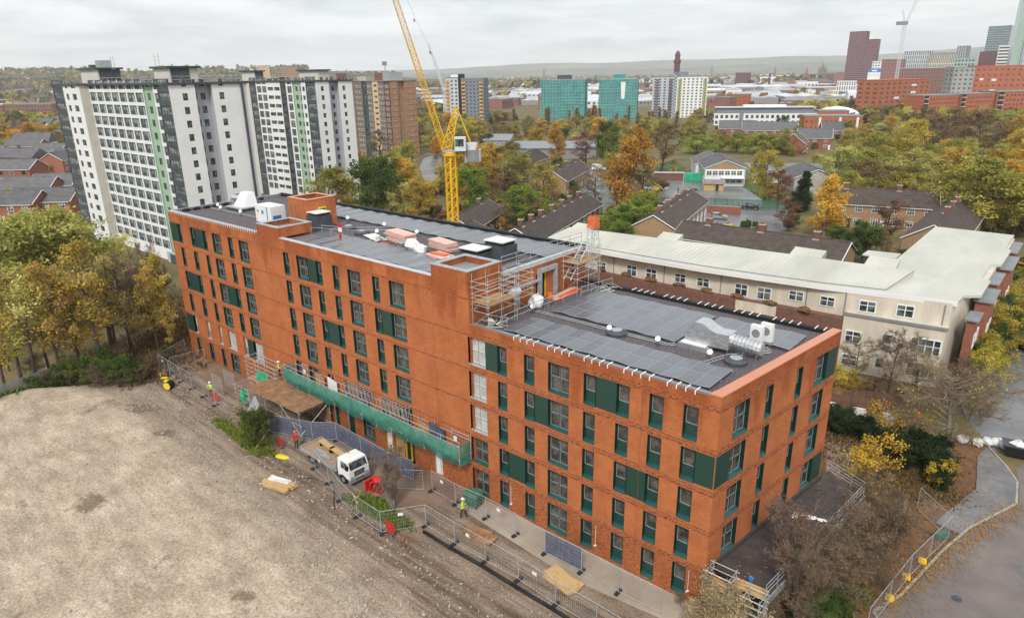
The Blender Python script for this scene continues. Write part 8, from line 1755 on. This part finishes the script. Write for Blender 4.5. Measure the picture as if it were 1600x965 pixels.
# on and round the site
plant('bush', (-41.7, -7.3), 3.6, 'round green shrub on the bank by the lorry tail', cat='shrub', wide=.85); plant('brightbush', (-43.1, -7.6), 2.6, 'yellow green shrub against the round green one', cat='shrub', wide=.8)
plant('multi', (-24.2, -5.6), 4.6, 'large leafless many stemmed bush beside the track and fence', cat='shrub', wide=.75)
many('barebush', [(-1.2, -.7, 1.0), (3.6, -3.5, 1.4)], 'small leafless bush by the near corner of the block', 'leafless bushes at the near corner')
many('straw', [(1.2, -1.7, 3.0), (2.2, -2.3, 3.2), (3.3, -2.7, 2.8), (2.6, -1.2, 2.6), (1.8, -3.0, 2.6)], 'tall dead straw coloured weeds at the near corner of the walkway', 'dead weeds at the walkway corner', .9, 'shrub')
many('goldbush', [(5.0, 23.2, 3.8), (3.9, 21.6, 3.4), (9.0, 24.5, 2.4), (9.6, 26.4, 2.2)], 'shrub with large golden leaves on dark stems beside the road', 'golden leaved shrubs beside the road', .9)
plant('goldbush', (4.2, 31.0), 3.8, 'golden leaved shrub tree by the timber fence', cat='shrub'); plant('goldbush', (6.4, 32.8), 2.8, 'orange gold shrub left of the big bare tree', cat='shrub')
many('darkbush', [(.4, 29.8, 2.3), (2.2, 29.6, 2.2), (-1.0, 30.5, 2.3), (5.4, 29.5, 2.4), (8.0, 27.6, 2.6), (9.2, 25.4, 2.0), (6.6, 27.2, 2.4), (7.6, 31.5, 2.0)], 'dark evergreen shrub in the hedge beyond the walkway', 'dark evergreens beyond the walkway', 1.1)
plant('bigbare', (8.6, 31.6), 8.4, 'big spreading bare tree with thick pale limbs at the road bend', wide=1.25)
plant('twisted', (4.7, 3.2), 8.6, 'tall twisted bare tree rising beside the walkway rail', wide=1.0)
plant('bare', (5.4, 1.2), 7.0, 'leaning bare sapling with a pale stem in front of the walkway', wide=.7)
many('barebush', [(6.6, 8.2, 4.8), (7.2, 11.3, 4.6), (6.5, 13.5, 4.4), (6.2, 5.6, 4.4), (7.6, 15.5, 3.0), (8.0, 9.0, 2.6), (3.0, 18.5, 2.2), (6.8, 17.6, 2.8), (4.6, 19.8, 2.4), (1.6, 18.4, 2.0)], 'tangled leafless brown shrub between the walkway and the road', 'leafless shrubs between walkway and road', 1.15)
many('bush', [(6.2, 3.4, 1.8), (7.0, 5.0, 1.6), (5.4, 2.4, 1.3)], 'low dark green shrub under the bare shrubs by the road', 'green shrubs under the bare ones')
many('yellowbush', [(8.4, 60, 5.6), (8.7, 66, 5.4), (8.5, 54, 5.0), (8.6, 73, 5.4), (8.9, 49.5, 4.6), (8.6, 80, 5)], 'yellow green shrub along the street side of the cream flats', 'yellow shrubs along the cream flats', 1.0)
many('bush', [(8.9, 57, 5.0), (9.0, 63, 4.8), (8.8, 70, 5.0), (9.2, 51.5, 4.2)], 'green shrub along the street side of the cream flats', 'green shrubs along the cream flats', .9)
many('barebush', [(7.6, 45.0, 4.0), (9.0, 42.5, 4.2), (8.2, 47.5, 3.6), (10.2, 40.0, 3.4), (7.0, 42.5, 3.2)], 'brown leafless shrub at the street corner of the cream flats', 'bare shrubs at the street corner')
many('bare', [(-1.8, 41.0, 6.5), (1.4, 42.2, 7.5), (4.2, 42.0, 7.0), (-4.5, 40.0, 5.0)], 'thin bare tree in front of the cream gable wall', 'bare trees before the cream gable', .9)
many('yellowbush', [(-3.2, 38.2, 3.0), (-1.4, 38.8, 2.4)], 'yellowing shrub behind the far corner of the block', 'yellowing shrubs behind the far corner', 1.2)
many('red', [(0.5, 39.8, 2.4), (3.0, 40.6, 2.2), (5.2, 40.4, 2.6)], 'rusty hedge shrub between timber fence and cream flats', 'rusty hedge shrubs', 1.6)
# weeds on the strips of the site
def weeds(name, pts, n, s, mat, h, kind='stuff', seed=1):
    g = random.Random(seed); m = MB(); tint = []
    for i in range(n):
        a, b = g.choice(pts), g.choice(pts); f = g.random(); x = a[0] + (b[0] - a[0]) * f + g.gauss(0, s); y = a[1] + (b[1] - a[1]) * f + g.gauss(0, s * .5); z = max(0, mound_z(x, y)) if y < -6 else 0
        for k in range(3):
            d = Vector((g.gauss(0, .5), g.gauss(0, .5), 1)).normalized(); l = h * g.uniform(.5, 1.3); q = d.orthogonal().normalized(); q.rotate(Matrix.Rotation(g.uniform(0, 6.28), 3, d)); p = Vector((x + g.gauss(0, .06), y + g.gauss(0, .06), z)); w_ = l * .16
            m.poly([p - q * w_ * .3, p + q * w_ * .3, p + d * l * .6 + q * w_, p + d * l, p + d * l * .6 - q * w_], mat); tint.append(g.random())
    me = m.mesh(name); at = me.attributes.new('tint', 'FLOAT', 'FACE'); at.data.foreach_set('value', tint); return ob(name, me, kind=kind)
weeds('weeds', [(-49.5, -7.4), (-46, -7.6), (-43, -7.9), (-41, -8.2), (-40, -7.4)], 1500, .45, 'leaf_bright', .35)
weeds('weeds', [(-27.8, -7.0), (-25.6, -7.2), (-23.2, -6.8), (-22.0, -6.6), (-26, -6.0)], 1500, .5, 'leaf_bright', .32, seed=2)
weeds('weeds', [(1.5, -2.0), (4.5, -4), (7, -5)], 700, .7, 'leaf_olive', .4, seed=3)
weeds('grass', [(-72.5, -21), (-73.5, -15), (-74.5, -12)], 1400, .8, 'leaf_green', .5, seed=4)
weeds('grass', [(5.5, 1), (6.8, 5), (7.2, 8)], 900, .6, 'leaf_green', .35, seed=5)
weeds('leafy_undergrowth', [(-2, 29), (6, 31), (8, 26), (5, 20), (9, 24)], 2600, 1.3, 'leaf_brown', .35, seed=6)
weeds('leafy_undergrowth', [(-74, -8), (-70, -5), (-73, 4), (-80, 0), (-90, 10)], 3000, 3, 'leaf_brown', .6, seed=7)
# ---- the wooded belt between the houses and the far towers
g = random.Random(21)
BELT = [('brown', 40, 'grey brown half bare tree in the wooded belt beyond the houses'), ('olive', 60, 'olive tree in the wooded belt beyond the houses'), ('orange', 28, 'orange tree in the wooded belt beyond the houses'), ('yellow', 36, 'yellow tree in the wooded belt beyond the houses'), ('poplar', 26, 'thin upright bare poplar in the wooded belt below the teal towers'), ('bare', 26, 'bare twiggy tree in the wooded belt beyond the houses'), ('green', 8, 'green tree in the wooded belt beyond the houses'), ('lime', 40, 'pale lime tree in the wooded belt beyond the houses')]
import itertools
# (columns of the view, nearest and farthest distance, share): the belt widens to the right and thins by the school
ZONES = [((560, 1000), 185, 470, 9), ((1000, 1320), 300, 430, 2), ((1290, 1660), 165, 520, 7), ((-60, 130), 330, 700, 2)]
VIEW = lambda px: (Vector((.76202883, .64737744, 0)) * ((px - 800) / 1066.67) + Vector((-.61595772, .71769577, 0))).normalized()
def clear(x, y):
    for a, b, c, d in ((-185, 182, -142, 212), (-340, 285, -295, 325), (-192, 385, -108, 445), (-95, 150, -40, 200), (-126, 115, -98, 150), (-150, 134, -124, 165), (-240, 150, -210, 176), (-196, 72, -142, 90), (-150, 195, -25, 280), (-160, 135, -105, 195)):
        if a < x < c and b < y < d: return False
    # keep the flood lane open to view
    return not (-205 < x < -150 and 120 < y < 165)
for key, n, lb in BELT:
    k = 0
    while k < n:
        z_ = g.choices(ZONES, [q[3] for q in ZONES])[0]; d_ = z_[1] * (z_[2] / z_[1]) ** g.random(); v_ = VIEW(g.uniform(*z_[0])); x, y = 14.2 + v_.x * d_, -35.3 + v_.y * d_
        if key == 'poplar': x, y = g.choice(((-235, 330), (-215, 350), (-250, 345), (-190, 345), (-270, 360))); x += g.gauss(0, 16); y += g.gauss(0, 10)
        if not clear(x, y): continue
        h = g.uniform(8.5, 13) * (1.35 if key == 'poplar' else 1) * (.8 if y > 280 else 1); plant(key, (x, y), h, lb, 'tree', lb.replace(' tree in', ' trees in').replace('poplar in', 'poplars in'), g.uniform(1.0, 1.45)); k += 1
# gardens between the near houses
many('brown', [(-60, 70, 5), (-58, 62, 6), (-95, 100, 8), (-100, 92, 9), (-85, 105, 7), (-118, 118, 9), (-125, 128, 8), (-110, 108, 9), (-130, 115, 10), (-48, 72, 5), (-75, 110, 6), (-60, 118, 7)], 'brown garden tree between the terraces behind the tall roof', 'brown garden trees between the terraces', 1.2)
many('bush', [(-84, 96, 3), (-90, 110, 3.5), (-66, 104, 3), (-48, 92, 3), (-60, 90, 3.4), (-32, 92, 2.6), (-20, 94, 2.4), (-10, 100, 3), (-24, 112, 3.2), (-36, 118, 3)], 'green garden bush between the terraces', 'green garden bushes between the terraces', 1.2)

# ================================================================ the plain, the far town and the hills
def cdir(px):   # ground direction under a column of the view, for laying out the far ridges
    v = Vector((.76202883, .64737744, 0)) * ((px - 800) / 1066.67) + Vector((-.61595772, .71769577, 0)); return v
CAM = Vector((14.2, -35.3, 0))
pm('far_hill', (0.20, 0.21, 0.15), .95, .3, .0035, col2=(0.055, 0.065, 0.05), space='World', detail=12)
pm('wooded_ridge', (0.10, 0.088, 0.062), .95, .3, .006, col2=(0.04, 0.044, 0.03), space='World', detail=14)
def ridge(name, prof, D, w_, mat, seed, n=160, amp=.08, f=.0006):
    """prof: (column, height) pairs; a long hill with a slope on both sides and broken ground"""
    m = MB(); g = random.Random(seed); rows = [(-1, 0), (-.72, .3), (-.45, .62), (-.2, .88), (0, 1), (.5, .7), (1, 0)]
    x0, x1 = prof[0][0], prof[-1][0]
    for i in range(n + 1):
        px = x0 + (x1 - x0) * i / n
        for (a, b), (c, d) in zip(prof, prof[1:]):
            if a <= px <= c: h = b + (d - b) * (px - a) / (c - a); break
        d = cdir(px).normalized()
        for r, s in rows:
            p = CAM + d * (D + r * w_); z = h * s * (1 + amp * 2 * mn.fractal(Vector((p.x * f, p.y * f, seed)), 1, 2, 5)) if s else -1.0
            m.v.append((p.x, p.y, z))
    k = len(rows); mi = m.mi(mat)
    for i in range(n):
        for j in range(k - 1): a = i * k + j; m.f.append((a, a + k, a + k + 1, a + 1)); m.m.append(mi)
    return m.build(name, None, smooth=True, kind='structure')
ridge('hills', [(-300, 60), (400, 90), (560, 100), (690, 95), (800, 145), (890, 168), (960, 155), (1050, 172), (1140, 175), (1310, 165), (1465, 225), (1600, 195), (1900, 190)], 8600, 1300, 'far_hill', 3)
ridge('hills', [(400, 20), (600, 45), (760, 50), (900, 75), (1000, 60), (1150, 85), (1300, 70), (1400, 95), (1700, 70)], 6300, 900, 'far_hill', 5)
ridge('wooded_hill', [(-300, 70), (0, 74), (120, 76), (230, 62), (340, 72), (470, 66), (560, 58), (640, 30), (760, 10)], 3000, 700, 'wooded_ridge', 8, amp=.12, f=.003)
# distant trees: thousands, one mass
def far_trees(name, n, dist, cols, size, leaf, seed, rise=None, thr=-.05, freq=.004):
    g = random.Random(seed); m = MB(); tint = []; k = 0; tries = 0
    while k < n and tries < n * 12:
        tries += 1; px = g.uniform(*cols); d = dist[0] * (dist[1] / dist[0]) ** g.random(); p = CAM + cdir(px).normalized() * d
        if mn.noise(Vector((p.x * freq, p.y * freq, seed))) < thr or not clear(p.x, p.y): continue
        if 640 < d < 1250 and 1290 < px < 1640: continue
        k += 1; s = g.uniform(*size); z0 = rise(px, d) if rise else 0; tt = g.random(); nq = 16 if d < 900 else 9
        for q in range(nq):
            v = Vector((g.gauss(0, 1), g.gauss(0, 1), g.gauss(0, 1))).normalized() * g.uniform(.35, 1); c = p + Vector((v.x * s * .55, v.y * s * .55, z0 + s * .62 + v.z * s * .5)); r = s * g.uniform(.26, .42)
            a = Vector((g.gauss(0, 1), g.gauss(0, 1), g.gauss(0, 1))).normalized(); b = a.orthogonal().normalized(); e = a.cross(b)
            m.poly([c + b * r, c + e * r * .8, c - b * r, c - e * r * .8], leaf[k % len(leaf)]); tint.append(min(1, max(0, tt * .7 + .3 * g.random())))
    me = m.mesh(name); at = me.attributes.new('tint', 'FLOAT', 'FACE'); at.data.foreach_set('value', tint[:len(me.polygons)]); return ob(name, me, kind='stuff')
LM = ['leaf_brown', 'leaf_olive', 'leaf_brown', 'leaf_brown', 'leaf_red', 'leaf_olive', 'leaf_yellow', 'leaf_green']
far_trees('distant_woodland', 900, (470, 1500), (-80, 1680), (5, 9), LM, 11, thr=.06)
far_trees('distant_woodland', 2200, (1500, 5200), (-80, 1680), (11, 18), ['leaf_brown', 'leaf_olive', 'leaf_brown', 'leaf_dark'], 12, thr=-.05, freq=.0022)
def hillrise(px, d):
    if px > 640: return 0
    h = 70 if px < 520 else 40; r = (d - 3000) / 700
    return max(0, h * (1 - abs(r)) * .92) if abs(r) < 1 else 0
far_trees('hill_woodland', 2600, (2320, 3050), (-80, 640), (11, 19), ['leaf_brown', 'leaf_olive', 'leaf_brown', 'leaf_dark'], 13, hillrise, thr=-.2, freq=.006)
far_trees('suburb_trees', 900, (420, 1100), (-80, 560), (4, 7), LM, 14, thr=.05, freq=.012)
_clear = clear
def garden_ok(x, y): return _clear(x, y) and not any(a < x < c and b < y < d for a, b, c, d in ((-78, 118, -36, 150), (-128, 118, -84, 170), (-160, 135, -105, 195), (-44, 76, -12, 88), (-66, 80, -44, 118), (-82, 56, -58, 98), (-32, 127, -8, 140), (-12, 100, 0, 134), (-100, 60, -70, 84)))
clear = garden_ok
far_trees('garden_shrubs', 1300, (100, 440), (570, 1640), (1.6, 3.6), ['leaf_brown', 'leaf_olive', 'leaf_brown', 'leaf_green', 'leaf_red', 'leaf_yellow'], 15, thr=-.12, freq=.03)
clear = _clear
# far buildings
def shed_mesh(roof, wall, l, w_, h, bays):
    m = MB(); m.box(-l/2, -w_/2, 0, l/2, w_/2, h, wall)
    bw = w_ / bays
    for b in range(bays):
        y0 = -w_/2 + b * bw; m.hexa([(-l/2 - .3, y0, h + .01), (l/2 + .3, y0, h + .01), (l/2 + .3, y0 + bw, h + .01), (-l/2 - .3, y0 + bw, h + .01), (-l/2 - .3, y0 + bw * .48, h + bw * .11), (l/2 + .3, y0 + bw * .48, h + bw * .11), (l/2 + .3, y0 + bw * .52, h + bw * .11), (-l/2 - .3, y0 + bw * .52, h + bw * .11)], roof)
    for i in range(int(l // 6)): x = -l/2 + 3 + i * 6; m.box(x - 1.5, -w_/2 - .1, h * .55, x + 1.5, -w_/2 - .01, h * .8, 'far_glass')
    return m.mesh('far_building')
SH = [shed_mesh('warehouse', 'shed_wall', 70, 40, 8, 2), shed_mesh('warehouse', 'warehouse', 50, 30, 7, 1), shed_mesh('mid_grey', 'city_brick', 40, 24, 8, 2), shed_mesh('warehouse', 'city_brick', 60, 26, 7, 3), shed_mesh('slate_roof', 'city_brick', 30, 14, 10, 1), shed_mesh('warehouse', 'white_wall', 36, 20, 10, 1)]
def fhouse_mesh(l, wall, roof):
    m = MB(); m.box(-l/2, -4, 0, l/2, 4, 5, wall); m.hexa([(-l/2 - .3, -4.4, 4.9), (l/2 + .3, -4.4, 4.9), (l/2 + .3, 4.4, 4.9), (-l/2 - .3, 4.4, 4.9), (-l/2 - .3, -.1, 8), (l/2 + .3, -.1, 8), (l/2 + .3, .1, 8), (-l/2 - .3, .1, 8)], roof)
    for i in range(int(l // 3)):
        x = -l/2 + 1.5 + i * 3
        for z in (1, 3.3): m.box(x - .6, -4.08, z, x + .6, -4.01, z + 1.1, 'far_glass')
    for x in (-l/4, l/4): m.box(x - .5, -.4, 7, x + .5, .4, 9, 'dark_brick')
    return m.mesh('far_house')
FH_ = [fhouse_mesh(16, 'red_brick', 'slate_roof'), fhouse_mesh(24, 'city_brick', 'roof_tile'), fhouse_mesh(12, 'white_wall', 'slate_roof'), fhouse_mesh(20, 'house_brick', 'slate_roof'), fhouse_mesh(40, 'red_brick', 'slate_roof')]
g = random.Random(33); used = []
def place_far(n, cols, dist, meshes, name, label, cat, grp, gap, scale=(.8, 1.3), rise=None):
    k = 0; tries = 0
    while k < n and tries < 4000:
        tries += 1; px = g.uniform(*cols); d = dist[0] * (dist[1] / dist[0]) ** g.random(); p = CAM + cdir(px).normalized() * d
        if not clear(p.x, p.y) or any((p.x - q[0]) ** 2 + (p.y - q[1]) ** 2 < (gap * .5 + q[2] * .5) ** 2 for q in used): continue
        if d < 720 and px > 640: continue
        used.append((p.x, p.y, gap)); k += 1; s = g.uniform(*scale); z = rise(px, d) if rise else 0
        ob(name, meshes[g.randrange(len(meshes))], None, (p.x, p.y, z - .3), g.choice((.52, .52 + 1.571, .4, 2.0, g.uniform(0, 3.1))), (s, s, s * g.uniform(.8, 1.2)), label=label, cat=cat, group=grp)
for q in ((-300, 300, 60), (-311, 408, 50), (-266, 414, 50), (-240, 468, 60), (-155, 415, 80), (-479, 912, 30), (-335, 1280, 60), (-258, 965, 50), (-130, 630, 60), (-75, 790, 60), (-641, 2094, 40), (-700, 1675, 40), (-780, 183, 80), (-830, 160, 60)): used.append(q)
place_far(240, (560, 1340), (660, 1600), SH, 'far_building', 'pale roofed works or warehouse spread over the plain beyond the tower blocks', 'building', 'pale roofed works on the plain', 34, (.5, 1.05))
place_far(120, (560, 1340), (1500, 4200), SH, 'far_building', 'faint pale roofed building far out on the hazy plain', 'building', 'faint buildings far out on the plain', 60, (.7, 1.4))
place_far(46, (-40, 640), (330, 1100), FH_, 'far_house', 'house in the suburb behind the white towers', 'house', 'suburban houses behind the white towers', 34)
place_far(120, (-60, 640), (1100, 3000), FH_ + SH[1:3], 'far_house', 'pale roofed house or works on the slope of the wooded hill', 'building', 'roofs on the slope of the wooded hill', 40, (.7, 1.3), hillrise)
place_far(30, (1180, 1640), (1300, 3600), SH[2:] + FH_[:2], 'far_building', 'city building half hidden behind the right skyline', 'building', 'city buildings behind the right skyline', 60, (1.2, 2.4))
# two pale masts, steeples on the plain
for p_, h, lb in (((-701.99,2150.38,13.68), 40, 'faint church spire left of the dark stone church tower'), ((-889.8,2402.51,8.25), 45, 'faint slim spire far out on the plain'), ((-2131.53,2729.85,43.14), 60, 'faint dark tower block far out in front of the hills'), ((-1501.67,3230.03,31.27), 60, 'faint pale tower far out in front of the hills')):
    t = thing('far_tower', lb, 'tower', (p_[0], p_[1], 0)); m = MB(); m.lathe([(h * .12, 0), (h * .1, h * .6), (h * .02, h)], 'city_brick', 6); m.build('shaft', t)

# ================================================================ damp autumn air over the plain
hz = bpy.data.materials.new('haze'); hz.use_nodes = True; t = hz.node_tree; t.nodes.clear()
pv = t.nodes.new('ShaderNodeVolumePrincipled'); pv.inputs['Color'].default_value = (.95, .975, 1.0, 1); pv.inputs['Density'].default_value = .00011; pv.inputs['Anisotropy'].default_value = .1
mo = t.nodes.new('ShaderNodeOutputMaterial'); t.links.new(pv.outputs[0], mo.inputs['Volume'])
m = MB(); m.box(-11200, -11200, -1.6, 11200, 11200, 420, hz); m.build('haze', None, kind='stuff')
